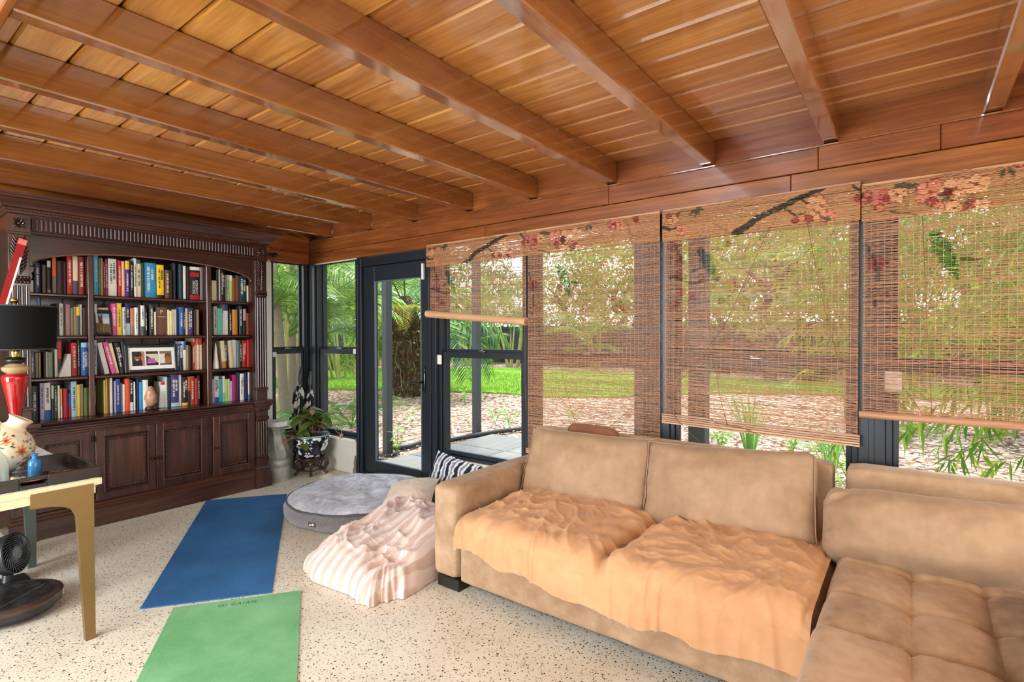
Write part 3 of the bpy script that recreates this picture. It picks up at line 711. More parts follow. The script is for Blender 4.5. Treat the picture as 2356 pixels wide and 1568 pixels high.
def book(x0, x1, h, colr, opts, z, label, group):
    w = x1 - x0; d = min(.23, max(.12, h * .72)); d = min(d, .23); d *= random.uniform(.92, 1.0)
    lean = 0; top = bot = None; ink = None; special = None
    for o in opts:
        if o.startswith('b:'): p = o.split(':'); bot = (p[1], float(p[2]))
        elif o.startswith('t:'): p = o.split(':'); top = (p[1], float(p[2]))
        elif o.startswith('l:'): lean = float(o[2:])
        elif o == 'w': ink = WHITEINK
        elif o == 'wb': ink = BLACKINK
        else: special = o
    bul = min(.005, w * .14); t = min(.0025, w * .2)
    arc = spine_arc(0, w, bul); n = len(arc)
    inner = [(min(max(px, t), w - t), py + t + .0008) for px, py in arc]
    poly = [(0, YB + d)] + arc + [(w, YB + d), (w - t, YB + d)] + inner[::-1] + [(t, YB + d)]
    g = G(); g.prism(poly, 0, h, 'z')
    ob = g.build('book', bookmat(colr), None, 35)
    tag(ob, label, 'book', group)
    g = G(); g.box(t, w - t, YB + bul + t + .001, YB + d - .004, .003, h - .004); g.build('pages', PAGES, ob)
    for bd, istop in ((top, True), (bot, False)):
        if bd:
            a = spine_arc(.0002, w - .0002, bul, .0008); b = [(px, py + .0012) for px, py in a]
            g = G(); z0, z1 = (h * (1 - bd[1]), h - .001) if istop else (.001, h * bd[1])
            g.prism(a + b[::-1], z0, z1, 'z'); g.build('spine_band', bookmat(bd[0]), ob, 35)
    if special == 'EM':
        mt = Matrix.Translation((w * .66, YB - .0012, h * .38)) @ Matrix.Rotation(math.radians(90), 4, 'X') @ Matrix.Rotation(math.radians(-90), 4, 'Z')
        text_mesh('EMERGENCY', .026, 'title', WHITEINK, ob, mt, fit=.118)
        mt = Matrix.Translation((w * .36, YB - .0012, h * .38)) @ Matrix.Rotation(math.radians(90), 4, 'X') @ Matrix.Rotation(math.radians(-90), 4, 'Z')
        text_mesh('MEDICINE', .026, 'title', WHITEINK, ob, mt, fit=.108)
        g = G(); g.box(.004, w - .004, YB - .0010, YB + .001, h * .70, h * .83); g.build('spine_band', bookmat('crimson'), ob)
    elif special == 'P':
        mt = Matrix.Translation((w * .5, YB - .0012, h * .83)) @ Matrix.Rotation(math.radians(90), 4, 'X')
        text_mesh('P', .042, 'title', WHITEINK, ob, mt)
        g = G(); g.box(w * .12, w * .88, YB - .0010, YB + .001, h * .655, h * .67); g.build('spine_band', bookmat('salmon'), ob)
    elif ink:
        # blurred lettering along the spine: rows of short printed strokes
        g = G(); zt = h * (.90 - (top[1] if top else 0)); zb = h * (.14 + (bot[1] if bot else 0))
        rows = 2 if w > .034 else 1
        for r in range(rows):
            xc = w * (.5 if rows == 1 else (.34 + .34 * r)); zz = zt - random.uniform(0, .02); hw = min(.009, w * (.2 if rows == 1 else .13))
            ze = zb + (zt - zb) * (random.uniform(.05, .25) if r == 0 else random.uniform(.2, .5))
            while zz > ze:
                k = random.uniform(.0022, .0044)
                a = random.choice((1.0, 1.0, .7, .55))
                g.box(xc - hw * a, xc + hw, YB - .0009, YB + .001, zz - k, zz)
                zz -= k + random.uniform(.001, .0022)
                if random.random() < .16: zz -= .006
        g.build('spine_lettering', ink, ob)
    z += .0012; ob.location = (x0, 0, z)
    if lean:
        a = math.radians(lean); ob.rotation_euler = (0, a, 0)
        if lean < 0: ob.location = (x0 + h * math.sin(-a), 0, z)
        else: ob.location = (x0, 0, z + w * math.sin(a))
    ob.location.y += random.uniform(-.004, .012)
    return ob
for cell, txt in BOOKS.items():
    items = [e.split() for e in txt.split(';')]
    n = len(items)
    for i, p in enumerate(items):
        x0, x1, h = (float(q) / 1000 for q in p[:3]); colr = p[3]; opts = p[4:]
        cw = colr.replace('_', ' '); w = x1 - x0
        if cell == '4M' and x0 < 1.27: x0 += .004
        x0 += .0007; x1 -= .0007; x1 = max(x1, x0 + .006)
        two = next((o.split(':')[1].replace('_', ' ') for o in opts if o[:2] in ('b:', 't:')), None)
        size = 'thick' if w > .034 else ('slim' if w < .018 else 'medium')
        desc = '%s %s%s book' % (size, cw, (' and ' + two) if two else '')
        where = (ORDW[i + 1] + ' from the left') if i < n / 2 else ((ORDW[n - i] + ' from the right') if i < n - 1 else 'rightmost')
        if i == 0: where = 'leftmost'
        lab = '%s, %s, %s, %s' % (desc, where, ROW[cell[0]], BAY[cell[1]])
        book(x0, x1, min(h, .282 if cell[0] != '1' else .31), colr, opts, ZS[cell[0]], lab, 'books in the mahogany bookcase')
# ---------------------------------------------------------------- things among the books
BLACKWOOD = plain('black_frame_lacquer', (20, 22, 26), .35, 0, .5, .05)
MATCARD = plain('white_mat_card', (232, 230, 224), .8, var=.02)
def m_vcol(name, rough=.5, spec=.4):
    m = M(name); m.bsdf(m.attr(), rough, 0, spec); return m.mat
PRINT = m_vcol('photo_print', .35)
def print_grid(name, x0, x1, z0, z1, y, fn, parent, nu=40, nv=40):
    g = G(); g.grid(lambda u, v: (x0 + (x1 - x0) * u, y, z0 + (z1 - z0) * v), nu, nv)
    cols = []
    for j in range(nv):
        for i in range(nu):
            cols.append(lin(fn(i / (nu - 1), j / (nv - 1))))
    g.cols = cols
    return g.build(name, PRINT, parent)
def ell(u, v, cu, cv, a, b): return ((u - cu) / a) ** 2 + ((v - cv) / b) ** 2 < 1
def photo_dog(u, v):
    n = noise.noise(Vector((u * 9, v * 9, 1)))
    c = (150, 190, 220) if v > .75 else (196, 214, 226)
    if v < .46 + .06 * (1 - u): c = (104 + 30 * n, 84 + 24 * n, 50 + 14 * n)
    if ell(u, v, .36, .40, .18, .36) or ell(u, v, .34, .72, .15, .15) or ell(u, v, .25, .86, .05, .12) or ell(u, v, .44, .86, .05, .12): c = (84 + 40 * n, 58 + 30 * n, 40 + 16 * n)
    if ell(u, v, .34, .28, .05, .22) or ell(u, v, .52, .24, .05, .2): c = (140, 96, 62)
    return c
def photo_a(u, v):
    n = noise.noise(Vector((u * 7, v * 7, 4)))
    c = (44, 46, 40) if u < .72 else (176, 120, 92)
    if ell(u, v, .42, .62, .26, .22): c = (160, 84, 62)
    if ell(u, v, .45, .78, .33, .16): c = (44, 28, 26)
    if v < .36 and u < .8: c = (28, 24, 26)
    if ell(u, v, .4, .42, .14, .04): c = (220, 190, 190)
    return tuple(max(0, min(255, k + 22 * n)) for k in c)
def photo_b(u, v):
    n = noise.noise(Vector((u * 7, v * 7, 8)))
    c = (58, 44, 38) if v > .82 else (206, 196, 176)
    if v < .72 - .55 * u: c = (40, 36, 40)
    if v < .5 and abs(u - .42) < .36 - v * .3 + .06 and v > .14: c = (168, 96, 158)
    if v < .14: c = (24, 24, 30)
    return tuple(max(0, min(255, k + 16 * n)) for k in c)
def photo_c(u, v):
    n = noise.noise(Vector((u * 7, v * 7, 12)))
    c = (212, 206, 192) if u < .55 - .3 * v + .2 else (120, 88, 54)
    if v > .82: c = (118, 106, 70)
    if ell(u, v, .66, .62, .24, .24): c = (92, 56, 34)
    if ell(u, v, .68, .3, .24, .36): c = (150, 92, 52)
    if v < .12: c = (60, 84, 66)
    return tuple(max(0, min(255, k + 22 * n)) for k in c)
def frame_on(x0, x1, z0, z1, y, prints, mat_w, fw, tilt, label, roll=0.0):
    t = thing('picture_frame', label, 'picture frame', ((x0 + x1) / 2, y, z0))
    W, H = (x1 - x0) / 2, z1 - z0
    g = G(); g.box(-W, -W + fw, 0, .016, 0, H, .003); g.box(W - fw, W, 0, .016, 0, H, .003); g.box(-W + fw, W - fw, 0, .016, 0, fw, .003); g.box(-W + fw, W - fw, 0, .016, H - fw, H, .003); g.box(-W + .003, W - .003, .014, .018, .003, H - .003)
    g.build('frame', BLACKWOOD, t)
    if mat_w:
        g = G(); g.box(-W + fw, W - fw, .008, .012, fw, H - fw); g.build('mat_board', MATCARD, t)
    for (a, b, c, d, fn) in prints:
        print_grid('photo', -W + a * 2 * W, -W + b * 2 * W, c * H, d * H, .0068 if mat_w else .008, fn, t)
    g = G(); g.box(-.02, .02, .018, .021, .0, H * .7); g.build('easel_back', BLACKWOOD, t)
    t.rotation_euler = (math.radians(-tilt), math.radians(roll), 0)
    return t
frame_on(1.253, 1.372, 1.3735, 1.552, 4.775, [(.14, .86, .10, .90, photo_dog)], False, .018, 8, 'small black picture frame with a dog photograph, at the left end of the second shelf')
frame_on(1.444, 1.806, 1.0825, 1.297, 4.765, [(.13, .36, .24, .76, photo_a), (.39, .62, .24, .76, photo_b), (.65, .88, .24, .76, photo_c)], True, .022, 6, 'wide black frame with three photographs in a white mat, on the third shelf')
STONE = plain('pale_marble', (190, 188, 178), .3, var=.16, vsc=18)
def wedge(pts, y0, y1, z, label, mat, name='bookend', cat='bookend'):
    g = G(); g.prism(pts, y0, y1, 'y'); o = g.build(name, mat, None, 30, (0, 0, z)); return tag(o, label, cat)
wedge([(1.048, 0), (1.116, 0), (1.116, .158), (1.100, .160)], 4.765, 4.85, 1.0795, 'grey marble wedge bookend beside the red book on the third shelf', STONE)
g = G(); g.lathe([(.026, 0), (.024, .03), (.016, .11), (.008, .19), (.004, .218), (.0001, .221)], 16); tag(g.build('cone_ornament', plain('white_ceramic', (238, 236, 230), .2, var=.03), None, 40, (2.108, 4.79, 1.0795)), 'white ceramic cone standing at the left of the third shelf in the narrow right bay', 'ornament')
# rock lamp
g = G()
def rk(u, v):
    an = u * 2 * math.pi; ph = v * math.pi
    p = Vector((math.sin(ph) * math.cos(an) * .046, math.sin(ph) * math.sin(an) * .05, -math.cos(ph) * .085 + .085 + .012))
    p.x *= 1 - .35 * smoothstep(.3, 1, v); p.y *= 1 - .35 * smoothstep(.3, 1, v)
    k = .010 * noise.noise(p * 26) ; d = Vector((p.x, p.y, 0)); d = d.normalized() if d.length > 1e-5 else d
    return tuple(p + d * k + Vector((0, 0, k * .5)))
g.grid(rk, 20, 14, closeu=True)
t = thing('rock_ornament', 'polished pink rock ornament on a dark base on the bottom shelf', 'ornament', (1.618, 4.80, .7865))
g.build('rock', plain('pink_rock', (186, 136, 108), .25, 0, .6, .28, 22), t, 28)
g = G(); g.lathe([(.04, 0), (.043, .004), (.038, .02), (.03, .024)], 20); g.build('base', MAHOGC, t, 40)
# cup lying on the pale blue book
t = thing('small_bowl', 'small stone-coloured bowl sitting on top of the pale blue book', 'bowl', (1.134, 4.85, 1.0475))
g = G(); g.lathe([(.012, 0), (.017, .003), (.0205, .012), (.0205, .016), (.0185, .016), (.015, .006), (.0001, .004)], 18); g.build('bowl_body', STONE, t, 40)
# small items on second shelf, left bay, behind the lamp
t = thing('glass_bottle', 'small pale blue glass bottle standing on the second shelf behind the lampshade', 'bottle', (.958, 4.84, 1.3695))
g = G(); g.lathe([(.0165, 0), (.018, .004), (.018, .19), (.014, .205), (.009, .21), (.009, .25), (.0105, .252), (.0105, .257)], 18); g.build('bottle_body', plain('pale_blue_glass', (110, 160, 206), .08, 0, .6, .1), t, 40)
g = G(); g.cyl((0, 0, .252), (0, 0, .264), .007, .008, 10); g.build('stopper', plain('cork', (150, 110, 70), .8), t, 40)
t = thing('candle', 'thin pink candle in a holder on the second shelf, left of the blue bottle', 'candle', (.935, 4.84, 1.3695))
g = G(); g.cyl((0, 0, .012), (0, 0, .222), .0045, .004, 10); g.build('candle_stick', bookmat('salmon'), t, 40)
g = G(); g.lathe([(.013, 0), (.013, .006), (.007, .012), (.007, .02)], 14); g.build('holder', BRONZE, t, 40)
t = thing('brass_figurine', 'slender brass figurine on the second shelf, right of the blue bottle', 'figurine', (.990, 4.84, 1.3695))
g = G(); g.lathe([(.012, 0), (.012, .01), (.006, .02), (.005, .06), (.009, .10), (.010, .15), (.005, .175), (.006, .19), (.004, .206), (.0001, .212)], 14); g.build('figure', plain('aged_brass', (176, 136, 70), .3, 1.0), t, 50)
t = thing('paper_stack', 'flat white booklet lying behind the small picture frame on the second shelf', 'booklet', (1.33, 4.86, 1.566))
g = G(); g.box(-.03, .03, -.02, .06, 0, .012, .001); g.build('booklet_body', MATCARD, t)
# two objects under it that carry the booklet
t2 = thing('book', 'dark book standing behind the small picture frame under the white booklet', 'book', (1.31, 4.83, 1.3695), group=None)
g = G(); g.box(-.022, .052, 0, .16, 0, .194, .002); g.build('cover', bookmat('dark_brown'), t2)
g = G(); g.box(-.020, .050, .002, .161, .003, .1965); g.build('pages', PAGES, t2)
# black curtain rod finial on the wall right of the cornice
t = thing('rod_finial', 'black wall bracket with a ball finial beside the bookcase cornice', 'bracket', (2.72, 5.13, 2.16))
g = G(); g.box(-.02, .02, -.0, .012, -.05, .05, .004); g.build('back_plate', BLACKWOOD, t)
g = G(); g.tube([(0, 0, 0), (0, -.05, .0), (-.02, -.075, 0)], .011, 8); g.build('arm', BLACKWOOD, t, 50)
g = G(); g.cyl((-.05, -.07, 0), (.05, -.07, 0), .016, n=12);
g.sphere((.078, -.07, 0), .027, 14, 10); g.cyl((.05, -.07, 0), (.06, -.07, 0), .022, n=12); g.build('finial', BLACKWOOD, t, 50)
# ---------------------------------------------------------------- sofa
def m_suede(name, rgb, rgb2, sc=3.0, rough=.85, bump=.12, weave=900):
    m = M(name); v = m.coord((1, 1, 1))
    n = m.noise(v, sc, 6, .62, .6); n2 = m.noise(v, sc * 7, 3, .6)
    f = m.math('ADD', m.math('MULTIPLY', n, .7), m.math('MULTIPLY', n2, .3))
    m.bsdf(m.ramp(f, [(.34, lin(rgb2)), (.62, lin(rgb))]), rough, 0, .25)
    m.b.inputs['Sheen Weight'].default_value = .35; m.b.inputs['Sheen Roughness'].default_value = .4; m.b.inputs['Sheen Tint'].default_value = lin((230, 210, 190))
    m.bump(m.noise(v, weave, 2), bump, .001); return m.mat
SUEDE = m_suede('tan_microsuede', (188, 156, 124), (148, 116, 88), 2.6)
CUSH = m_suede('tan_cushion_suede', (178, 146, 116), (146, 116, 88), 2.4)
TUFT = m_suede('tan_chaise_suede', (188, 154, 124), (142, 108, 80), 3.0)
SHEET = m_suede('apricot_cotton', (208, 160, 118), (190, 140, 100), 2.2, .8, .1, 1400)
BLACKFOOT = plain('black_wood_foot', (26, 24, 24), .4)
so = thing('sectional_sofa', 'tan suede L-shaped sectional sofa with tufted chaise, in front of the windows', 'sofa', (2.5, .9, 0))
def sof(g, nm, m, smooth=50, parent=None):
    o = g.build(nm, m, parent or so, smooth)
    if parent is None: o.matrix_parent_inverse = Matrix.Translation((-2.5, -.9, 0))
    return o
def softat(c, size, **kw):
    g = soft(*size, **kw); g.v = [(p[0] + c[0], p[1] + c[1], p[2] + c[2]) for p in g.v]; return g
g = softat((2.52, 1.07, .175), (.94, 1.655, .235), r=.022, n=20, bulge=.004, wr=.002, wsc=7); sof(g, 'base', SUEDE, 60)
# arm
def armfn(q, p):
    # the arm slopes a little: lower at the front
    return q
g = softat((2.555, 2.0, .31), (1.03, .185, .50), r=.045, n=20, bulge=.006, wr=.003, wsc=5, seed=2); sof(g, 'arm', SUEDE, 60)
# back sections
g = softat((3.075, 1.20, .395), (.17, 1.79, .66), r=.03, n=20, bulge=.004, wr=.003, wsc=5, seed=4); sof(g, 'backrest', SUEDE, 60)
g = softat((3.075, -.45, .395), (.17, 1.40, .66), r=.03, n=20, bulge=.004, wr=.003, wsc=5, seed=6); sof(g, 'backrest', SUEDE, 60)
for (x, y) in ((2.10, 1.98), (3.05, 1.98), (2.10, .30), (3.08, -.95), (1.3, -.9)):
    g = G(); g.box(x - .045, x + .045, y - .07, y + .085, 0, .062, .004); sof(g, 'foot', BLACKFOOT, None)
g = G(); g.box(2.10, 3.1, .30, 1.88, .035, .07); sof(g, 'bottom_board', BLACKFOOT, None)
# seat cushions under the sheet
for (y0, y1) in ((1.03, 1.90), (.255, 1.015)):
    g = softat((2.50, (y0 + y1) / 2, .345), (.93, y1 - y0, .13), r=.05, n=16, bulge=.03, wr=.004, wsc=6); sof(g, 'seat_cushion', SUEDE, 60)
# chaise: base, tufted seat, front ottoman
g = softat((2.10, -.42, .175), (1.82, 1.30, .235), r=.022, n=16, bulge=.003); sof(g, 'chaise_base', SUEDE, 60)
def tufted(x0, x1, y0, y1, z0, z1, xs, ys, nm, n=64, stitched=None):
    g = G(); W, H = x1 - x0, y1 - y0
    def top(u, v):
        x = x0 + W * u; y = y0 + H * v
        e = min(x - x0, x1 - x, y - y0, y1 - y)
        r = .05
        z = z1 - (r - math.sqrt(max(0, r * r - (r - min(e, r)) ** 2)))
        d = 9
        for a in xs: d = min(d, abs(x - a))
        for b in ys: d = min(d, abs(y - b))
        pd = 9
        for a in xs:
            for b in ys: pd = min(pd, math.hypot(x - a, y - b))
        z -= .013 * math.exp(-(d / .012) ** 2) + .024 * math.exp(-(pd / .04) ** 2)
        z += .008 * (1 - math.exp(-(d / .06) ** 2)) + .004 * fbm((x, y, 3), 3, 7)
        z += .0035 * fbm((x * .6, y * 3, 7), 3, 9) * math.exp(-(e / .10) ** 2) * 2
        return (x, y, z)
    g.grid(top, n, n)
    ring = [(i, 0) for i in range(n)] + [(n - 1, j) for j in range(1, n)] + [(i, n - 1) for i in range(n - 2, -1, -1)] + [(0, j) for j in range(n - 2, 0, -1)]
    b = len(g.v); idx = [j * n + i for i, j in ring]
    for k, i in enumerate(idx):
        p = g.v[i]; g.v.append((p[0] - .004 * (1 if p[0] > (x0 + x1) / 2 else -1), p[1], z0)); 
    m = len(idx)
    for k in range(m): g.f.append((idx[k], b + k, b + (k + 1) % m, idx[(k + 1) % m])); g.m.append(0)
    g.f.append(tuple(b + k for k in range(m))); g.m.append(0)
    return sof(g, nm, TUFT, 60)
tufted(1.912, 2.72, -1.06, .243, .285, .455, [2.20, 2.50], [-.005, -.21, -.42, -.63, -.84], 'chaise_seat')
tufted(1.22, 1.888, -1.06, .243, .285, .474, [1.40], [-.005, -.21, -.42, -.63, -.84], 'chaise_end_seat')
g = softat((2.28, -1.18, .34), (1.75, .2, .55), r=.06, n=14, bulge=.008); sof(g, 'arm', SUEDE, 60)

# apricot sheet over the two seat cushions
def sheet():
    g = G(); nu, nv = 230, 200
    y0, y1 = .262, 1.868
    def topz(x, y):
        gp = abs(y - (1.02 + .05 * (2.5 - x)))
        z = .425 + .030 * max(0, 1 - ((y - (1.46 if y > 1.02 else .64)) / .42) ** 2) * (1 - ((x - 2.46) / .55) ** 2)
        z -= .050 * math.exp(-(gp / .035) ** 2)
        return z
    def fn(u, v):
        y = y0 + (y1 - y0) * u
        # path along the depth: back of the seat to the front roll, then hanging down
        hang = .035 + .10 * smoothstep(0, .5, 1 - u) - .012 * smoothstep(.55, 1, 1 - u) + .006 * math.sin(u * 17) + .016 * noise.noise(Vector((u * 7, 3, 1)))
        L1 = .70; R = .075; L2 = R * math.pi / 2
        zh = .215 + .075 * smoothstep(1.05, 1.9, y) + .008 * math.sin(y * 19) + .012 * noise.noise(Vector((y * 5, 3, 1))) + .02 * smoothstep(.5, .27, y)
        L3 = topz(2.06, y) - R - zh
        s = v * (L1 + L2 + L3)
        if s < L1: x = 2.76 - s; z = topz(x, y); nrm = Vector((0, 0, 1))
        elif s < L1 + L2:
            a = (s - L1) / R; x = 2.06 - R * math.sin(a); z = topz(2.06, y) - R * (1 - math.cos(a)); nrm = Vector((-math.sin(a), 0, math.cos(a)))
        else:
            d = s - L1 - L2; x = 2.06 - R - .006 - .016 * min(1, d / .1) * (.5 + .5 * noise.noise(Vector((y * 7, d * 3, 0)))); z = topz(2.06, y) - R - d; nrm = Vector((-1, 0, 0))
        # creases
        wv = noise.noise_vector(Vector((x * 2.6, y * 2.6, 3)))
        a, b = x + .16 * wv.x, y + .16 * wv.y
        am = .5 + .5 * noise.noise(Vector((x * 2.2, y * 2.2, 20)))
        rg = lambda sx, sy, k, pw: max(0, 1 - 2.2 * abs(noise.noise(Vector((a * sx + b * sx * .35, b * sy - a * sy * .3, k))))) ** pw
        h = .010 * noise.noise(Vector((a * 4, b * 4, 2))) + .020 * rg(3.2, 5.5, 5, 2.4) * (.3 + am) + .011 * rg(7, 10, 9, 2.5) * (1.4 - am) + .0045 * rg(17, 21, 12, 2.2)
        # pulled folds running to the crease between the two cushions
        gp = y - (1.02 + .05 * (2.5 - x)); 
        if s < L1 + L2: h += .013 * math.exp(-(gp / .20) ** 2) * abs(math.sin(x * 21 + gp * 13)) ** 2
        # bunched cloth along the arm
        if y > 1.72: h += .03 * smoothstep(1.72, 1.84, y) * smoothstep(2.30, 2.45, x) * (.6 + .6 * noise.noise(Vector((x * 16, y * 10, 0))))
        e = min(1, (1 - u) / .05, u / .05, v / .04); h *= .25 + .75 * e
        p = Vector((x, y, z)) + nrm * (h + .004)
        if u > .985 or u < .015: p.z -= .012
        return tuple(p)
    g.grid(fn, nu, nv)
    o = g.build('seat_sheet', SHEET, None, 180); tag(o, 'rumpled apricot cotton sheet draped over the two sofa seats', 'sheet')
sheet()
# back cushions: loose boxed cushions leaning on the back
def back_cushion(c, w, h, t, tilt, yaw, label, seed, roll=0, wr=.009, bulge=.07, crumple=False):
    g = soft(t, w, h, r=.07 if crumple else .045, n=36 if crumple else 26, bulge=0, wr=0)
    def seamfn(p):
        x, y, z = p; a, b, cc = 2 * y / w, 2 * z / h, 2 * x / t
        puff = (1 - min(1, abs(a)) ** 2.4) * (1 - min(1, abs(b)) ** 2.4)
        x += (1 if x > 0 else -1) * bulge * puff * (abs(cc) ** .7)
        pin = max(0, abs(a) - .8) / .2; 
        q = Vector((x, y, z)); k = wr * fbm(q * 1.0 + Vector((seed, 0, 0)), 4, 6)
        k += wr * 1.3 * max(0, abs(a) - .72) / .28 * noise.noise(Vector((z * 34, seed, x * 6)))
        k += wr * .9 * max(0, abs(b) - .72) / .28 * noise.noise(Vector((y * 26, seed + 4, x * 6)))
        k += .014 * noise.noise(Vector((y * 3.6 + seed, z * 5 + seed, 2))) + .006 * max(0, 1 - 2.2 * abs(noise.noise(Vector((y * 5 + z * 4, z * 7 - y * 3, seed))))) ** 2
        x += k * (1 if x > 0 else -1)
        if crumple:
            cz = smoothstep(.45, .95, a) * smoothstep(.25, .95, b)
            x += (1 if x > 0 else -1) * cz * (.040 * noise.noise(Vector((y * 22, z * 22, seed))) + .045 * (1 - 2 * abs(noise.noise(Vector((y * 13 + z * 9, z * 15, 4))))) - .03)
            z -= .022 * cz
        # corner ears
        ear = (abs(a) * abs(b)) ** 6
        y += .012 * ear * (1 if y > 0 else -1); z += .010 * ear * (1 if z > 0 else -1)
        z += -.014 * (1 - a * a) * (1 if b < 0 else .6) * abs(b) * .6
        return (x, y, z)
    g.v = [seamfn(p) for p in g.v]
    o = g.build('back_cushion', CUSH, None, 60, c, (math.radians(roll), math.radians(tilt), math.radians(yaw)))
    tag(o, label, 'cushion', None)
    # piping round the front face
    pts = []
    for k in range(72):
        an = 2 * math.pi * k / 72; cs, sn = math.cos(an), math.sin(an)
        m = max(abs(cs), abs(sn)); a, b = cs / m, sn / m
        pts.append(seamfn((-t / 2 * .82, a * w / 2 * .992, b * h / 2 * .985)))
    pts.append(pts[0])
    if not crumple:
        g = G(); g.tube([(p[0] + .0012, p[1], p[2]) for p in pts], .0028, 6, False); g.build('piping', CUSH, o, 180)
    return o
back_cushion((2.735, 1.51, .578), .765, .40, .15, 23, 3, 'boxy tan back cushion next to the sofa arm', 1.0)
back_cushion((2.755, .735, .575), .79, .425, .16, 25, 2, 'long tan back cushion in the middle of the sofa', 5.0, roll=-3)
back_cushion((2.70, -.045, .545), .70, .33, .19, 30, 0, 'plump tan back cushion with a crumpled corner, above the tufted chaise', 9.0, roll=-2, wr=.012, bulge=.10, crumple=True)
g = soft(.09, .34, .12, r=.04, n=12, bulge=.01, wr=.006, wsc=9)
tag(g.build('throw_cushion', m_suede('brown_suede', (150, 104, 74), (120, 80, 56)), None, 60, (2.93, 1.58, .735), (0, .3, 0)), 'brown cushion edge peeking out behind the boxy back cushion', 'cushion')
g = soft(1.1, .24, .17, r=.07, n=16, bulge=.01, wr=.004, wsc=5, seed=3)
tag(g.build('bolster_cushion', SUEDE, None, 60, (1.95, -.385, .535), (0, 0, math.radians(-5))), 'long tan bolster lying on the chaise at the edge of view', 'cushion')

# ---------------------------------------------------------------- dog bed, pillows, quilt
def m_fluff(name, a, b, sc=9):
    m = M(name); v = m.coord((1, 1, 1)); n = m.noise(v, sc, 8, .72, .8); n2 = m.noise(v, 120, 4, .8)
    f = m.math('ADD', m.math('MULTIPLY', n, .65), m.math('MULTIPLY', n2, .35))
    m.bsdf(m.ramp(f, [(.36, lin(b)), (.6, lin(a))]), .95, 0, .15)
    m.b.inputs['Sheen Weight'].default_value = .6
    m.bump(n2, .8, .01); return m.mat
db = thing('dog_bed', 'round grey dog bed with a fluffy pale top, beside the glass door', 'pet bed', (2.59, 3.435, 0))
RB = .55
g = G(); prof = [(.49, .004), (.53, .012), (.56, .05), (.566, .08), (.55, .12), (.53, .132)]
g.lathe(prof, 64, mod=lambda a, z: 1 + .012 * math.sin(a * 5 + z * 30) + .008 * math.sin(a * 9))
g.build('side_wall', m_fluff('grey_velour', (128, 120, 118), (92, 86, 86), 22), db, 180)
def dtop(u, v):
    an = 2 * math.pi * u; r = (v ** .8) * RB * .975
    x, y = r * math.cos(an), r * math.sin(an)
    k = r / RB
    z = .134 + .062 * (1 - k ** 3.2) - .05 * math.exp(-((x + .02) ** 2 + (y - .06) ** 2) / .035) + .030 * fbm((x, y, 1), 4, 4.5) * (1 - k ** 4)
    z += .012 * abs(noise.noise(Vector((x * 9, y * 9, 3)))) * (1 - k ** 4)
    return (x, y, z)
g = G(); g.grid(dtop, 72, 30, closeu=True); g.build('plush_top', m_fluff('pale_grey_plush', (226, 228, 240), (112, 116, 136), 9), db, 180)
g = G(); g.tube([(RB * .985 * math.cos(2 * math.pi * k / 72), RB * .985 * math.sin(2 * math.pi * k / 72), .134 + .003 * math.sin(k)) for k in range(73)], .007, 6, False); g.build('piping', plain('grey_piping', (82, 80, 82), .8), db, 180)
a = math.radians(198)
g = G(); g.box(-.028, .028, -.003, .003, -.016, .016, .002); tg = g.build('label_tag', plain('brown_tag', (86, 66, 60), .7), db, None, (.572 * math.cos(a), .572 * math.sin(a), .075), (0, 0, a + math.pi / 2))
g = G(); g.box(.002, .018, -.0042, -.002, -.006, .008, .001); g.box(-.018, -.004, -.0042, -.002, -.008, .002, .001); g.build('tag_print', WHITEINK, tg)

def pillow(name, w, h, t, mat, loc, rot, label, seed=0.0, wr=.012, spin=0, n=44):
    g = G()
    for sg in (1, -1):
        def fn(u, v):
            a, b = 2 * u - 1, 2 * v - 1
            e = (1 - abs(a) ** 2.6) * (1 - abs(b) ** 2.6)
            z = sg * t / 2 * max(0, e) ** .55
            x = a * w / 2 * (1 - .05 * (1 - b * b)); y = b * h / 2 * (1 - .05 * (1 - a * a))
            z += wr * fbm((x + seed, y, sg), 4, 7) * min(1, e * 4)
            z += wr * .8 * noise.noise(Vector((math.atan2(b, a) * 9, seed, 1))) * min(1, e * 3) * (1 - e)
            return (x, y, z)
        b0 = len(g.v)
        g.grid(fn, n, n)
        if sg < 0: g.f[-(n - 1) ** 2:] = [tuple(reversed(f)) for f in g.f[-(n - 1) ** 2:]]
    o = g.build(name, mat, None, 180, loc, rot)
    tag(o, label, 'pillow')
    if spin: o.rotation_euler = (Matrix.Rotation(rot[2], 4, 'Z') @ Matrix.Rotation(rot[0], 4, 'X') @ Matrix.Rotation(math.radians(spin), 4, 'Z')).to_euler()
    pts = []
    for k in range(81):
        an = 2 * math.pi * k / 80; m = max(abs(math.cos(an)), abs(math.sin(an))); a, b = math.cos(an) / m, math.sin(an) / m
        pts.append((a * w / 2 * (1 - .05 * (1 - b * b)), b * h / 2 * (1 - .05 * (1 - a * a)), .0))
    g = G(); g.tube(pts, .005, 6, False); g.build('piping', mat, o, 180)
    return o
BEIGEC = m_suede('beige_cotton', (226, 208, 190), (208, 186, 166), 3, .85, .1, 1200)
pillow('pillow', .42, .36, .15, BEIGEC, (2.64, 2.925, .205), (math.radians(-8), math.radians(-6), math.radians(38)), 'small beige pillow lying on the edge of the dog bed', 3.0)
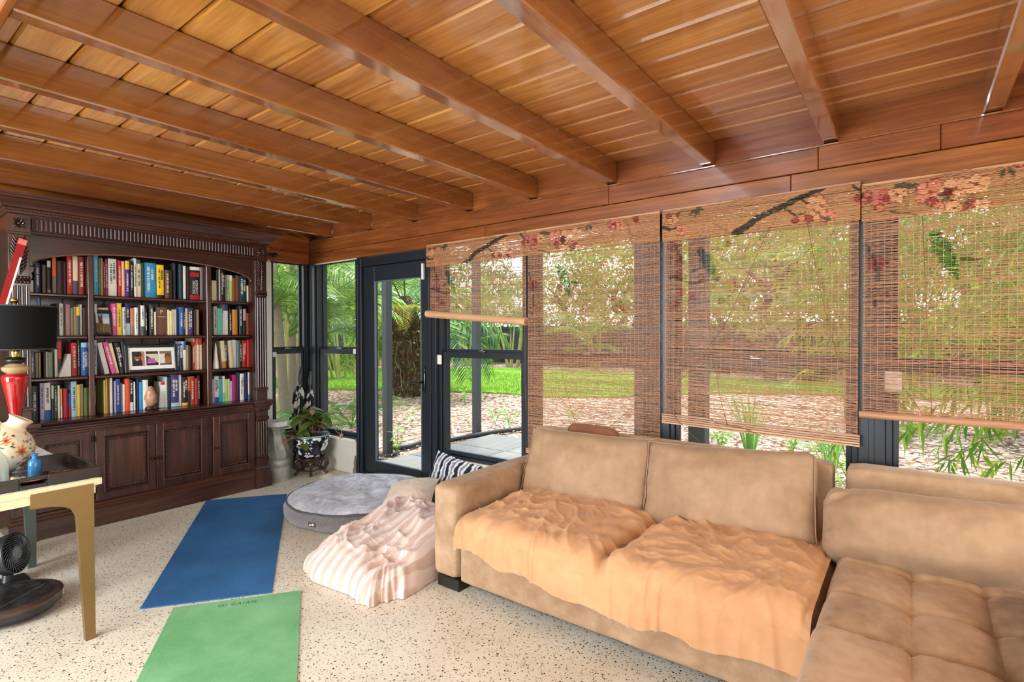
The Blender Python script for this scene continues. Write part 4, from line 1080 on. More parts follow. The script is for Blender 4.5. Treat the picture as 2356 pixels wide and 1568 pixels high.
def m_stripe_pillow():
    m = M('navy_stripe_print'); v = m.coord((1, 1, 1))
    d = m.noise(v, 7, 3, .6, .6, 'Color'); ad = m.n('ShaderNodeVectorMath', operation='ADD'); sc = m.n('ShaderNodeVectorMath', operation='SCALE'); m.l(d, sc.inputs[0]); sc.inputs['Scale'].default_value = .05
    m.l(v, ad.inputs[0]); m.l(sc.outputs[0], ad.inputs[1])
    w = m.n('ShaderNodeTexWave', wave_type='BANDS', bands_direction='X'); m.l(ad.outputs[0], w.inputs['Vector']); w.inputs['Scale'].default_value = 4.2; w.inputs['Distortion'].default_value = 3.0; w.inputs['Detail'].default_value = 3; w.inputs['Detail Scale'].default_value = 2.0
    br = m.noise(m.coord((3, 14, 3)), 3, 3)
    f = m.math('ADD', w.outputs['Fac'], m.math('MULTIPLY', m.math('SUBTRACT', br, .5), .5))
    c = m.ramp(f, [(.12, lin((30, 40, 60))), (.22, lin((44, 56, 80))), (.28, lin((206, 202, 200))), (.84, lin((222, 218, 214))), (.86, lin((120, 132, 150)))])
    m.bsdf(c, .8, 0, .2); m.bump(m.noise(v, 700, 2), .2, .002); return m.mat
pillow('pillow', .40, .40, .15, m_stripe_pillow(), (3.035, 2.905, .195), (math.radians(68), 0, math.radians(-72)), 'white pillow with navy brushed stripes propped behind the sofa arm', 8.0, spin=-14)
# quilt heaped on the floor next to the arm
def m_quilt():
    m = M('pink_stripe_quilt'); v = m.coord((1, 1, 1))
    w = m.n('ShaderNodeTexWave', wave_type='BANDS', bands_direction='Y'); m.l(v, w.inputs['Vector']); w.inputs['Scale'].default_value = 4.4; w.inputs['Distortion'].default_value = 2.6; w.inputs['Detail'].default_value = 1; w.inputs['Detail Scale'].default_value = .8
    st = m.ramp(w.outputs['Fac'], [(.40, lin((206, 174, 160))), (.56, lin((226, 204, 194)))])
    m.bsdf(st, .62, 0, .35); m.b.inputs['Sheen Weight'].default_value = .4; m.bump(m.noise(v, 500, 2), .12, .002); return m.mat
def quilt():
    g = G(); nu, nv = 300, 110
    cx, cy, ax_, ay_ = 2.13, 2.50, .47, .395
    def outline(th):
        c, s_ = math.cos(th), math.sin(th); p = .34
        x = ax_ * math.copysign(abs(c) ** p, c); y = ay_ * math.copysign(abs(s_) ** p, s_)
        k = 1 + .035 * math.sin(th * 7 + 1) + .022 * math.sin(th * 17) + .012 * math.sin(th * 41)
        x *= k; y *= k
        if x < 0: x += .07 * smoothstep(.1, .4, y)      # the far corner is tucked in
        return x, y
    def fn(u, v):
        th = 2 * math.pi * u; ox, oy = outline(th); r = (1 - v)
        x, y = cx + ox * r ** .8, cy + oy * r ** .8
        e = (1 - r ** .8) * min(ax_, ay_)
        H = .125 + .10 * smoothstep(1.75, 2.45, x)
        k = min(1, e / .12); z = .003 + (H - .003) * math.sqrt(max(0, 1 - (1 - k) ** 2.4))
        wv = noise.noise_vector(Vector((x * 2.4, y * 2.4, 8)))
        a, b = x + .20 * wv.x, y + .20 * wv.y
        rg = lambda sx, sy, q, pw: max(0, 1 - 2.1 * abs(noise.noise(Vector((a * sx + b * sx * .5, b * sy - a * sy * .4, q))))) ** pw
        am = smoothstep(.03, .15, e)
        z += am * (.034 * noise.noise(Vector((a * 3.4, b * 3.4, 1))) + .046 * rg(2.6, 4.6, 3, 2.0) + .022 * rg(6, 9, 6, 2.0) + .006 * rg(14, 18, 9, 2))
        f = (1 - k) * k * 4
        nx, ny = ox / math.hypot(ox, oy), oy / math.hypot(ox, oy)
        q = f * .016 * math.sin(u * 150 + 4 * noise.noise(Vector((u * 20, 0, 0)))) * (.5 + .5 * noise.noise(Vector((u * 30, 4, 0))))
        return (x + nx * q, y + ny * q, max(z, .003))
    g.grid(fn, nu, nv, closeu=True)
    o = g.build('quilt', m_quilt(), None, 180); tag(o, 'rumpled shiny pink striped quilt heaped on the floor beside the sofa arm', 'quilt')
quilt()

# ---------------------------------------------------------------- yoga mats
def m_mat(name, a, b, c):
    m = M(name); v = m.coord((1, 1, 1)); n = m.noise(v, 3, 5, .6); sp = m.noise(v, 420, 2, .7)
    col = m.ramp(n, [(.35, lin(a)), (.65, lin(b))]); col = m.mix(m.ramp(sp, [(.56, (0, 0, 0, 1)), (.70, (1, 1, 1, 1))]), col, lin(c))
    m.bsdf(col, .62, 0, .35); m.bump(sp, .35, .002); return m.mat
def yoga_mat(pts, mat, label, edge, ink, logo, fit):
    bx, by = pts[0]
    t = thing('yoga_mat', label, 'mat', (bx, by, 0)); q = [(x - bx, y - by) for x, y in pts]
    g = G(); g.prism(q, .0012, .0052, 'z'); g.build('top_layer', mat, t)
    g = G(); g.prism(q, 0, .0012, 'z'); g.build('underside', edge, t)
    (lx, ly), ang = logo
    mt = Matrix.Translation((lx - bx, ly - by, .0054)) @ Matrix.Rotation(math.radians(ang), 4, 'Z')
    text_mesh('GAIAM', .040, 'lettering', ink, t, mt @ Matrix.Translation((.03, 0, 0)), .0002, 1.25, fit=fit)
    g = G(); n = 28
    for (r0, r1) in ((.017, .0205),):
        vs = [(r * math.cos(2 * math.pi * k / n), .8 * r * math.sin(2 * math.pi * k / n), 0) for r in (r0, r1) for k in range(n)]
        g.add(vs, [(k, (k + 1) % n, n + (k + 1) % n, n + k) for k in range(n)])
    for k in range(3):
        a = math.pi / 2 + k * 2 * math.pi / 3
        g.add([(0, 0, 0), (.006 * math.cos(a - .8), .005 * math.sin(a - .8), 0), (.015 * math.cos(a), .012 * math.sin(a), 0), (.006 * math.cos(a + .8), .005 * math.sin(a + .8), 0)], [(0, 1, 2, 3)])
    me = g.mesh('emblem', ink); me.transform(mt @ Matrix.Translation((-.068, 0, 0))); inst('emblem', me, t)
    return t
MATB = m_mat('blue_mat_foam', (34, 84, 132), (46, 104, 156), (92, 142, 186))
MATG = m_mat('green_mat_foam', (98, 160, 106), (128, 184, 136), (166, 208, 164))

yoga_mat([(.978, 3.072), (1.462, 2.704), (2.454, 4.279), (1.96, 4.648)], MATB, 'long blue yoga mat on the terrazzo floor in front of the bookcase', plain('mat_black_rubber', (28, 30, 36), .8), plain('pale_blue_ink', (92, 130, 160), .6), ((2.195, 4.425), -37), .075)
yoga_mat([(.756, 1.380 + .045), (1.150 + .085, 1.060 + .03), (1.564, 2.599), (1.082, 2.947)][0:0] or [(1.082 - .945, 2.947 - 1.50), (1.564 - .945, 2.599 - 1.50), (1.564, 2.599), (1.082, 2.947)], MATG, 'green yoga mat nearest the camera, overlapping the view edge', plain('mat_ochre_rubber', (150, 120, 70), .8), plain('dark_green_ink', (44, 100, 66), .6), ((1.292, 2.728), -40), .115)
# ---------------------------------------------------------------- side table with the tray
GOLD = plain('brushed_gold', (138, 110, 70), .45, .75, .5, .06, 40)
GOLDP = plain('pale_gold_apron', (232, 216, 178), .42, .3, .5, .05, 40)
GREYM = plain('grey_green_metal', (74, 84, 76), .5, .3)
def m_marble():
    m = M('white_marble_top'); v = m.coord((1, 1, 1)); n = m.noise(v, 5, 7, .65, 2.0)
    m.bsdf(m.ramp(n, [(.42, lin((240, 240, 238))), (.5, lin((190, 192, 196))), (.56, lin((238, 238, 236)))]), .15, 0, .5); return m.mat
st = thing('console_table', 'console table with white marble top and tapered brass bracket legs, left edge of view', 'table', (.42, 3.55, 0))
def stp(g, nm, m, s=None):
    o = g.build(nm, m, st, s); o.matrix_parent_inverse = Matrix.Translation((-.42, -3.55, 0)); return o
g = G(); g.box(.066, .789, 2.962, 4.154, .704, .7222, .002); stp(g, 'table_top', m_marble())
g = G(); g.box(.06, .795, 2.95, 2.961, .692, .7215, .002); g.box(.06, .795, 4.155, 4.165, .692, .7215, .002); g.box(.79, .798, 2.95, 4.165, .692, .7215, .002); g.box(.058, .065, 2.95, 4.165, .692, .7215, .002); stp(g, 'rim_band', GOLDP)
g = G(); g.box(.07, .76, 2.955, 2.985, .655, .700, .002); g.box(.07, .76, 4.12, 4.15, .655, .700, .002); g.box(.745, .775, 2.955, 4.15, .655, .700, .002); g.box(.06, .09, 2.955, 4.15, .655, .700, .002); stp(g, 'apron', GOLDP)
def leg(cx, cy, sx, sy, mat):
    # flat tapered bracket leg: a plate along the short side with a curved knee
    pts = [(0, .702), (-.215, .702), (-.215, .640), (-.15, .636), (-.11, .625), (-.078, .605), (-.062, .565), (-.058, .48), (-.036, 0), (0, 0)]
    g = G(); g.prism([(cx + sx * a, z) for a, z in pts], cy, cy + sy * .032, 'y')
    stp(g, 'leg', mat)
leg(.765, 2.945, 1, 1, GOLD); leg(.795, 4.135, 1, 1, GREYM); leg(.07, 2.945, -1, 1, GOLD); leg(.07, 4.135, -1, 1, GREYM)
# tray
ty = thing('serving_tray', 'dark wooden serving tray with a slot handle on the console table', 'tray', (.46, 3.21, .7225))
TRAYW = wood('espresso_tray', (24, 16, 12), (44, 32, 25), (64, 50, 40), axis=0, rough=.35, coat=.1)
x0, x1, y0, y1, h = -.33, .335, -.245, .245, .05
g = G(); g.box(x0 + .01, x1 - .01, y0 + .01, y1 - .01, 0, .008); g.build('tray_floor', plain('tray_lacquer', (30, 18, 14), .12, 0, .6, .2), ty)
def side(nm, a0, a1, b, axis, slot):
    g = G(); t = .014
    def bx(u0, u1, c0, c1):
        if axis == 'x': g.box(u0, u1, b, b + t, c0, c1, .002)
        else: g.box(b, b + t, u0, u1, c0, c1, .002)
    if slot:
        m = slot; w = .046
        bx(a0, m - w, 0, h); bx(m + w, a1, 0, h); bx(m - w, m + w, 0, .016); bx(m - w, m + w, .036, h)
        for s in (-1, 1):
            vs = []
            pr = [(m + s * w, .016), (m + s * w, .036)] + [(m + s * (w - .010 * math.sin(math.pi * k / 6) * 0 - .010 * (1 - math.sin(math.pi * k / 6))), .036 - .020 * k / 6) for k in range(7)]
            g.prism(pr, b, b + t, 'y' if axis == 'x' else 'x')
    else: bx(a0, a1, 0, h)
    g.build(nm, TRAYW, ty)
side('tray_side', x0, x1, y0, 'x', .105); side('tray_side', x0, x1, y1 - .014, 'x', None)
side('tray_side', y0 + .014, y1 - .014, x0, 'y', None); side('tray_side', y0 + .014, y1 - .014, x1 - .014, 'y', None)
# small things in the tray
t = thing('dish', 'small dark red glass dish in the tray, nearest the handle slot', 'dish', (.575, 3.06, .731))
g = G(); g.lathe([(.028, 0), (.046, .006), (.056, .014), (.054, .0155), (.04, .009), (.0001, .005)], 28); g.build('dish_body', plain('dark_red_glass', (84, 22, 20), .1, 0, .6, .1), t, 40)
g = G(); g.lathe([(.04, 0.0095), (.05, .013), (.054, .0158)], 28); g.build('dish_rim', plain('rosy_glaze', (196, 120, 106), .15), t, 40)
for i, (px, py, c, lab, rz) in enumerate(((.66, 3.20, (214, 176, 96), 'brass key lying flat in the tray, farther back', .5), (.70, 3.15, (226, 182, 84), 'gold cuff pin lying in the middle of the tray', .3), (.725, 3.09, (230, 150, 90), 'copper pen lying in the tray nearest its right end', .35))):
    t = thing(('key', 'cuff_pin', 'pen')[i], lab, ('key', 'pin', 'pen')[i], (px, py, .731), rz)
    mt = plain('trinket_%d' % i, c, .25, 1.0)
    if i == 0:
        g = G(); g.box(-.035, .02, -.004, .004, 0, .004, .001); g.box(-.035, -.028, -.012, 0, 0, .004); g.box(-.022, -.016, -.010, 0, 0, .004); g.build('blade', mt, t)
        g = G(); g.lathe([(.008, 0), (.018, 0), (.018, .004), (.008, .004), (.008, 0)], 18, (.035, 0, 0)); g.build('bow', mt, t, 40)
    else:
        g = G(); g.tube([(-.045, 0, .006), (.03, 0, .006), (.045, 0, .006)], [.005, .006, .002], 10); g.build('barrel', mt, t, 40)
        g = G(); g.box(-.01, .03, -.0015, .0015, .011, .013); g.build('clip', plain('trinket_clip', (200, 200, 200), .2, 1.0), t)
for i, (px, py, c) in enumerate(((.68, 3.12, (96, 56, 66)), (.655, 3.10, (60, 40, 60)), (.64, 3.155, (40, 36, 48)))):
    g = G(); g.sphere((0, 0, .011), .016, 12, 8, (1.1, .9, .7))
    o = g.build('pebble', plain('pebble_%d' % i, c, .15, 0, .6, .3, 60), None, 180, (px, py, .7305))
    tag(o, ('polished rose-brown pebble in the tray', 'polished purple pebble in the tray, left of the rose-brown one', 'polished near-black pebble in the tray, behind the others')[i], 'pebble', 'pebbles in the tray')
# blue bottle, clear bottle, crystal figure
def glass(name, rgb, rough=.03, alpha=.55):
    m = M(name); c = lin(rgb); tr = m.n('ShaderNodeBsdfTransparent'); tr.inputs[0].default_value = c
    b = m.n('ShaderNodeBsdfPrincipled'); b.inputs['Base Color'].default_value = c; b.inputs['Roughness'].default_value = rough; b.inputs['Specular IOR Level'].default_value = .7
    mx = m.n('ShaderNodeMixShader'); mx.inputs[0].default_value = alpha; m.l(tr.outputs[0], mx.inputs[1]); m.l(b.outputs[0], mx.inputs[2]); m.l(mx.outputs[0], m.out.inputs[0]); return m.mat
t = thing('blue_bottle', 'small square-shouldered blue glass bottle in the tray beside the vase', 'bottle', (.598, 3.12, .731))
g = G(); g.lathe([(.021, 0), (.0235, .004), (.0235, .072), (.020, .084), (.010, .092), (.009, .104), (.012, .106), (.012, .113), (.009, .113)], 24); g.build('bottle_glass', glass('cobalt_glass', (70, 150, 210), .04, .6), t, 40)
g = G(); g.lathe([(.020, .004), (.0215, .042), (.0001, .042)], 24); g.build('bottle_liquid', glass('blue_liquid', (20, 66, 120), .05, .75), t, 40)
t = thing('clear_bottle', 'clear ribbed glass bottle with a long neck at the left edge of the tray', 'bottle', (.458, 3.026, .731))
g = G(); g.lathe([(.036, 0), (.040, .006), (.040, .105), (.036, .128), (.022, .15), (.014, .165), (.012, .24), (.016, .245), (.016, .26), (.012, .26)], 28, mod=lambda a, z: 1 + (.02 * math.cos(a * 12) if z < .13 else 0)); g.build('bottle_glass', glass('greenish_glass', (226, 232, 228), .06, .30), t, 50)
g = G(); g.sphere((0, 0, .275), .019, 14, 10); g.build('stopper', glass('stopper_glass', (236, 232, 214), .05, .7), t, 60)
t = thing('crystal_star', 'faceted clear crystal ornament between the bottles', 'ornament', (.540, 3.075, .731))
g = G(); g.box(-.018, .018, -.018, .018, 0, .03, .004); g.build('crystal_base', glass('crystal', (214, 224, 226), .02, .55), t)
g = G(); g.lathe([(.004, .03), (.02, .045), (.026, .052), (.010, .058), (.014, .066), (.004, .074)], 8); g.build('crystal_top', glass('smoky_crystal', (110, 116, 112), .03, .7), t, 20)
# vase: round floral jug tilted with its mouth to the right
def vase():
    t = thing('vase', 'cream round vase painted with orange flowers, standing tilted on the tray', 'vase', (.515, 3.28, .731))
    prof = [(.05, 0), (.085, .012), (.125, .06), (.145, .115), (.145, .16), (.125, .205), (.085, .238), (.055, .250), (.044, .262), (.046, .285), (.056, .300), (.051, .301), (.040, .286), (.038, .262)]
    dense = []
    for a, b in zip(prof[:-1], prof[1:]):
        for k in range(7): dense.append((a[0] + (b[0] - a[0]) * k / 7, a[1] + (b[1] - a[1]) * k / 7))
    dense.append(prof[-1]); n = 150
    g = G(); g.lathe(dense, n)
    FL = [(-1.10, .165, .034, (206, 112, 64)), (-.62, .10, .026, (216, 150, 100)), (-1.45, .075, .022, (190, 110, 80)), (-.25, .17, .030, (206, 112, 64)), (-1.75, .19, .026, (206, 124, 80)), (.3, .1, .03, (206, 112, 64)), (-.85, .225, .016, (180, 96, 70)), (-1.2, .03, .018, (180, 100, 80))]
    cols = []
    for (x, y, z) in g.v:
        an = math.atan2(y, x); c = (236, 224, 196); q = noise.noise(Vector((x * 30, y * 30, z * 30)))
        c = tuple(k + 8 * q for k in c)
        for (fa, fz, fr, fc) in FL:
            dx = ((an - fa + math.pi) % (2 * math.pi) - math.pi) * .14; dz = z - fz; r = math.hypot(dx, dz); th = math.atan2(dz, dx)
            if r < fr * (.72 + .28 * math.cos(th * 7)): c = tuple(k * (.8 + .5 * r / fr) for k in fc)
            if r < fr * .22: c = (112, 54, 40)
            for m_ in range(5):
                lx, lz = fr * 1.5 * math.cos(m_ * 1.26 + fa * 3), fr * 1.35 * math.sin(m_ * 1.26 + fa * 3)
                e = Vector((dx - lx, dz - lz)); u = Vector((math.cos(m_ * 2.1), math.sin(m_ * 2.1)))
                if (e.dot(u) / .011) ** 2 + ((e.x * u.y - e.y * u.x) / .0042) ** 2 < 1: c = ((58, 50, 52), (150, 92, 60), (60, 64, 60))[m_ % 3]
        if z > .262: c = (238, 206, 186)
        cols.append(lin(tuple(max(0, min(255, k)) for k in c)))
    g.cols = cols
    m = M('glazed_floral'); m.bsdf(m.attr(), .16, 0, .5)
    b = g.build('vase_body', m.mat, t, 180)
    g = G(); g.lathe([(.0375, .258), (.0505, .3005), (.054, .3035), (.057, .3005)], 40); g.build('vase_lip', plain('cream_lip', (232, 214, 190), .3), t, 60)
    t.rotation_euler = (math.radians(6), math.radians(30), 0); t.scale = (.84, .84, .84)
    t.location = (.452, 3.27, .775)
vase()
# table lamp
lp = thing('table_lamp', 'table lamp with black drum shade and red glass body on the console table', 'lamp', (.632, 3.66, .7225))
g = G(); n = 56
g.lathe([(.162, .575), (.169, .80)], n); b0 = len(g.f)
g.f = [f for f in g.f if len(f) == 4]; g.m = g.m[:len(g.f)]
g2 = G(); g2.lathe([(.159, .5755), (.166, .7995)], n); g2.f = [tuple(reversed(f)) for f in g2.f if len(f) == 4]; g2.m = [0] * len(g2.f)
g.add(g2.v, g2.f)
for (r, z) in ((.1655, .800), (.1605, .575)):
    g.add([(rr * math.cos(2 * math.pi * k / n), rr * math.sin(2 * math.pi * k / n), z) for rr in (r - .004, r + .004) for k in range(n)], [(k, (k + 1) % n, n + (k + 1) % n, n + k) for k in range(n)])
g.build('lamp_shade', plain('black_linen', (16, 17, 19), .9, 0, .2, .3, 400), lp, 40)
for (r, z) in ((.1695, .797), (.163, .579)):
    g = G(); g.tube([(r * math.cos(2 * math.pi * k / n), r * math.sin(2 * math.pi * k / n), z) for k in range(n + 1)], .004, 6, False)
    g.build('shade_trim', plain('charcoal_trim', (60, 64, 64), .7), lp, 180)
BRASS = plain('polished_brass', (206, 172, 96), .18, 1.0, var=.03)
g = G(); g.cyl((0, 0, .80), (0, 0, .812), .004, n=8); g.sphere((0, 0, .826), .017, 16, 12); g.build('finial', BRASS, lp, 60)
g = G()
for k in range(3):
    a = k * 2.094; g.tube([(0, 0, .80), (.16 * math.cos(a), .16 * math.sin(a), .797)], .002, 6)
g.build('shade_spider', BRASS, lp, 60)
g = G(); g.cyl((0, 0, .50), (0, 0, .80), .008, n=12); g.lathe([(.015, .535), (.018, .55), (.018, .58), (.014, .59)], 20); g.build('neck', BRASS, lp, 50)
g = G(); g.lathe([(.020, .505), (.040, .512), (.044, .522), (.040, .532), (.016, .54)], 28); g.build('collar', BLACKWOOD, lp, 50)
g = G(); g.lathe([(.012, .445), (.026, .450), (.050, .472), (.052, .487), (.042, .492), (.034, .50), (.020, .507)], 28, mod=lambda a, z: 1 + .06 * math.cos(a * 2)); g.build('glass_bowl', glass('amber_clear_glass', (222, 196, 150), .04, .5), lp, 60)
g = G(); g.lathe([(.026, .10), (.018, .16), (.023, .24), (.036, .32), (.050, .40), (.055, .432), (.053, .446), (.040, .452), (.012, .454)], 32); g.build('glass_body', plain('ruby_glass', (160, 14, 20), .06, 0, .8, .15, 6), lp, 60)
g = G(); g.lathe([(.075, 0), (.078, .012), (.06, .022), (.03, .035), (.022, .06), (.034, .08), (.034, .1)], 32); g.build('foot', BRASS, lp, 50)
# red rod leaning by the bookcase
t = thing('red_rod', 'glossy red lacquered rod leaning against the bookcase behind the black lampshade', 'rod', (.36, 4.50, 0))
top = Vector((.807 - .36, 4.42 - 4.50, 1.965)); ax = top.normalized()
g = G(); sd = Vector((1, 0, -.22)).normalized(); fw = ax.cross(sd).normalized(); hw, hd = .019, .012
vs = []
for p in (ax * .015, top):
    for a, b in ((-1, -1), (1, -1), (1, 1), (-1, 1)): vs.append(tuple(p + sd * hw * a + fw * hd * b))
g.add(vs, [(0, 1, 2, 3), (7, 6, 5, 4), (0, 4, 5, 1), (1, 5, 6, 2), (2, 6, 7, 3), (3, 7, 4, 0)])
g.build('shaft', plain('red_lacquer', (150, 14, 18), .42, 0, .25, .06), t)
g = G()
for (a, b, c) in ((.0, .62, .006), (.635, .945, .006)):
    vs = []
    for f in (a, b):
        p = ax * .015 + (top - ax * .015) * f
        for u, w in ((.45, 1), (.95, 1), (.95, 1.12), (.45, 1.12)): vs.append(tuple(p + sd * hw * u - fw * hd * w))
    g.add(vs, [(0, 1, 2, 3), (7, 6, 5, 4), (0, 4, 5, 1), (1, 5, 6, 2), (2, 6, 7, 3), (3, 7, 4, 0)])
g.build('painted_glint', plain('glint_cream', (236, 220, 214), .2), t)  # reflection on the glossy rod, built as a cream strip
g = G(); vs = []
for p, k in ((top - ax * .03, 1.08), (top + ax * .004, 1.05)):
    for a, b in ((-1, -1), (1, -1), (1, 1), (-1, 1)): vs.append(tuple(p + sd * hw * a * k + fw * hd * b * k))
g.add(vs, [(0, 1, 2, 3), (7, 6, 5, 4), (0, 4, 5, 1), (1, 5, 6, 2), (2, 6, 7, 3), (3, 7, 4, 0)])
g.build('end_cap', plain('red_cap', (190, 30, 28), .15), t)
# ---------------------------------------------------------------- floor fan
BLACKPL = plain('black_plastic', (30, 33, 38), .35, 0, .5, .1)
fn_ = thing('floor_fan', 'small black air-circulator fan with spiral grille under the console table', 'fan', (.64, 3.97, 0))
g = G(); g.box(-.09, .09, -.09, .07, 0, .022, .01); g.cyl((-.0, -.01, .02), (0, -.01, .06), .03, .022, 16); g.build('stand', BLACKPL, fn_, 50)
g = G()
g.lathe([(.03, -.11), (.055, -.108), (.082, -.08), (.098, -.03), (.108, .02), (.110, .045), (.104, .050), (.098, .046), (.094, .03), (.088, -.02), (.04, -.03)], 40)
h = g.build('fan_head', BLACKPL, fn_, 50)
g = G()
for k in range(28):
    a0 = 2 * math.pi * k / 28; pts = []
    for i in range(7):
        r = .034 + (.098 - .034) * i / 6; a = a0 + 1.0 * (i / 6) ** 1.1; pts.append((r * math.cos(a), r * math.sin(a), .048 + .008 * math.sin(math.pi * i / 6)))
    g.tube(pts, .0019, 4)
sp = g.build('spiral_grille', plain('grey_plastic', (96, 104, 112), .35), h, 60); sp['kind'] = 'stuff'
g = G(); g.lathe([(.001, .058), (.024, .056), (.034, .050), (.035, .044)], 24); g.build('grille_hub', plain('grey_hub', (116, 122, 130), .4), h, 60)
for k in range(3):
    a = k * 2.094; g = G()
    g.grid(lambda u, v: ((.02 + .062 * v) * math.cos(a + (u - .5) * (.9)), (.02 + .062 * v) * math.sin(a + (u - .5) * .9), (u - .5) * .03 + .008), 6, 5); g.build('blade', BLACKPL, h, 60)
h.location = (0, -.0, .165); h.rotation_euler = Vector((.72, -.62, .18)).to_track_quat('Z', 'Y').to_euler()
# ---------------------------------------------------------------- robot vacuum
def m_dusty():
    m = M('dusty_black_gloss'); v = m.coord((1, 1, 1)); n = m.noise(v, 9, 7, .7, 1.2)
    m.bsdf(m.ramp(n, [(.42, lin((24, 22, 24))), (.60, lin((44, 40, 40))), (.72, lin((104, 98, 94)))]), m.math('ADD', m.math('MULTIPLY', n, .5), .02), 0, .5); return m.mat
rv = thing('robot_vacuum', 'round dark robot vacuum with a dusty glossy lid on the floor', 'vacuum', (.575, 3.53, 0))
g = G(); g.lathe([(.150, .012), (.178, .018), (.186, .03), (.186, .034)], 56); g.build('chassis', BLACKPL, rv, 40)
g = G(); g.lathe([(.186, .034), (.202, .040), (.2035, .062), (.202, .080), (.196, .084)], 56); g.build('bumper', plain('smoky_brown_plastic', (46, 40, 40), .2, 0, .5, .12), rv, 40)
g = G(); g.lathe([(.2035, .068), (.2040, .082), (.198, .088), (.185, .091)], 56); g.build('trim_ring', plain('bronze_trim', (92, 76, 68), .25, .6), rv, 40)
g = G(); g.lathe([(.190, .086), (.185, .0905), (.15, .092), (.0001, .0925)], 56); lid = g.build('lid', m_dusty(), rv, 60)
a = math.radians(38); dx, dy = math.cos(a), math.sin(a)
g = G(); L = .17; c = (.02, -.06); px, py = -dy * .0016, dx * .0016
g.prism([(c[0] - dx * L + px, c[1] - dy * L + py), (c[0] - dx * L - px, c[1] - dy * L - py), (c[0] + dx * L * .9 - px, c[1] + dy * L * .9 - py), (c[0] + dx * L * .9 + px, c[1] + dy * L * .9 + py)], .0915, .0932, 'z'); g.build('lid_seam', plain('seam_silver', (160, 160, 160), .3, .8), lid)
g = G()
a = math.radians(-20); g.box(-.004, .0, -.006, .006, -.014, .014, .001); g.build('sensor_window', plain('white_mark', (216, 216, 214), .3), rv, None, (.2045 * math.cos(a), .2045 * math.sin(a), .064), (0, 0, a))
for s in (-1, 1):
    g = G(); g.cyl((-.02 + .0, s * .12 - .012, .03), (-.02, s * .12 + .012, .03), .03, n=16); g.build('wheel', BLACKPL, rv, 50)
# black cloth bag by the table
g = soft(.22, .26, .36, r=.09, n=14, bulge=.02, wr=.03, wsc=7, seed=4)
t = g.build('cloth_bag', plain('black_cloth', (20, 20, 24), .9, 0, .2, .3, 30), None, 60, (.41, 4.27, .205)); tag(t, 'slouched black cloth bag on the floor at the left edge of view, beyond the table', 'bag')
g = G(); g.tube([(-.06, 0, .15), (-.05, 0, .26), (.05, 0, .26), (.06, 0, .15)], .008, 8); g.build('handle', plain('black_strap', (16, 16, 18), .8), t, 60)
# ---------------------------------------------------------------- corner: pedestal, planter on its stand, umbrellas, sprout
def m_stone():
    m = M('green_grey_stone'); v = m.coord((1, 1, 1)); n = m.noise(v, 8, 7, .65, 1.5)
    m.bsdf(m.ramp(n, [(.3, lin((128, 132, 124))), (.55, lin((152, 154, 144))), (.75, lin((178, 177, 164)))]), .35, 0, .5); m.bump(m.noise(v, 60, 4), .15, .003); return m.mat
STN = m_stone()
t = thing('pedestal', 'twisted fluted grey stone pedestal on the floor beside the bookcase', 'pedestal', (2.655, 4.80, 0))
g = G(); g.lathe([(.125, 0), (.128, .02), (.124, .10), (.115, .13), (.105, .135), (.118, .155), (.122, .175), (.112, .195), (.098, .205)], 40); g.build('base', STN, t, 40)
prof = [(.098, .205), (.108, .24), (.108, .29), (.092, .35), (.078, .42), (.076, .47), (.088, .505)]
d = []
for a, b in zip(prof[:-1], prof[1:]):
    for k in range(6): d.append((a[0] + (b[0] - a[0]) * k / 6, a[1] + (b[1] - a[1]) * k / 6))
d.append(prof[-1])
g = G(); g.lathe(d, 96, mod=lambda a, z: 1.06 - .13 * abs(math.sin(a * 4 + z * 8)) ** .6); g.build('twisted_shaft', STN, t, 60)
g = G(); g.prism([(.118 * math.cos(math.pi / 8 + k * math.pi / 4), .118 * math.sin(math.pi / 8 + k * math.pi / 4)) for k in range(8)], .515, .555, 'z'); g.lathe([(.088, .503), (.10, .51), (.10, .516)], 40); g.build('octagonal_top', plain('pale_stone_top', (196, 198, 190), .4, var=.1), t, 30)
# carved stand
CARV = plain('carved_rosewood', (58, 32, 24), .22, 0, .6, .2, 30)
PX, PY = 2.975, 4.735
t = thing('plant_stand', 'carved dark rosewood plant stand with curling legs under the planter', 'stand', (PX, PY, 0))
g = G(); g.lathe([(.085, .135), (.125, .138), (.132, .148), (.132, .16), (.12, .168), (.09, .17)], 40); g.build('ring_top', CARV, t, 40)
for k in range(5):
    a = k * 2 * math.pi / 5 + .35; c, s = math.cos(a), math.sin(a)
    pts = [(.118, .155), (.155, .135), (.160, .10), (.135, .06), (.128, .03), (.150, .012), (.158, .012)]
    g = G(); g.tube([(r * c, r * s, z) for r, z in pts], [.018, .020, .017, .013, .012, .015, .011], 8); g.sphere((.150 * c, .150 * s, .014), .016, 8, 6, (1, 1, .85)); g.build('leg', CARV, t, 60)
    a2 = a + math.pi / 5
    g = G(); g.tube([(.13 * c, .13 * s, .045), (.10 * math.cos(a2), .10 * math.sin(a2), .05), (.13 * math.cos(a2 + math.pi / 5), .13 * math.sin(a2 + math.pi / 5), .045)], .008, 6); g.build('stretcher', CARV, t, 60)
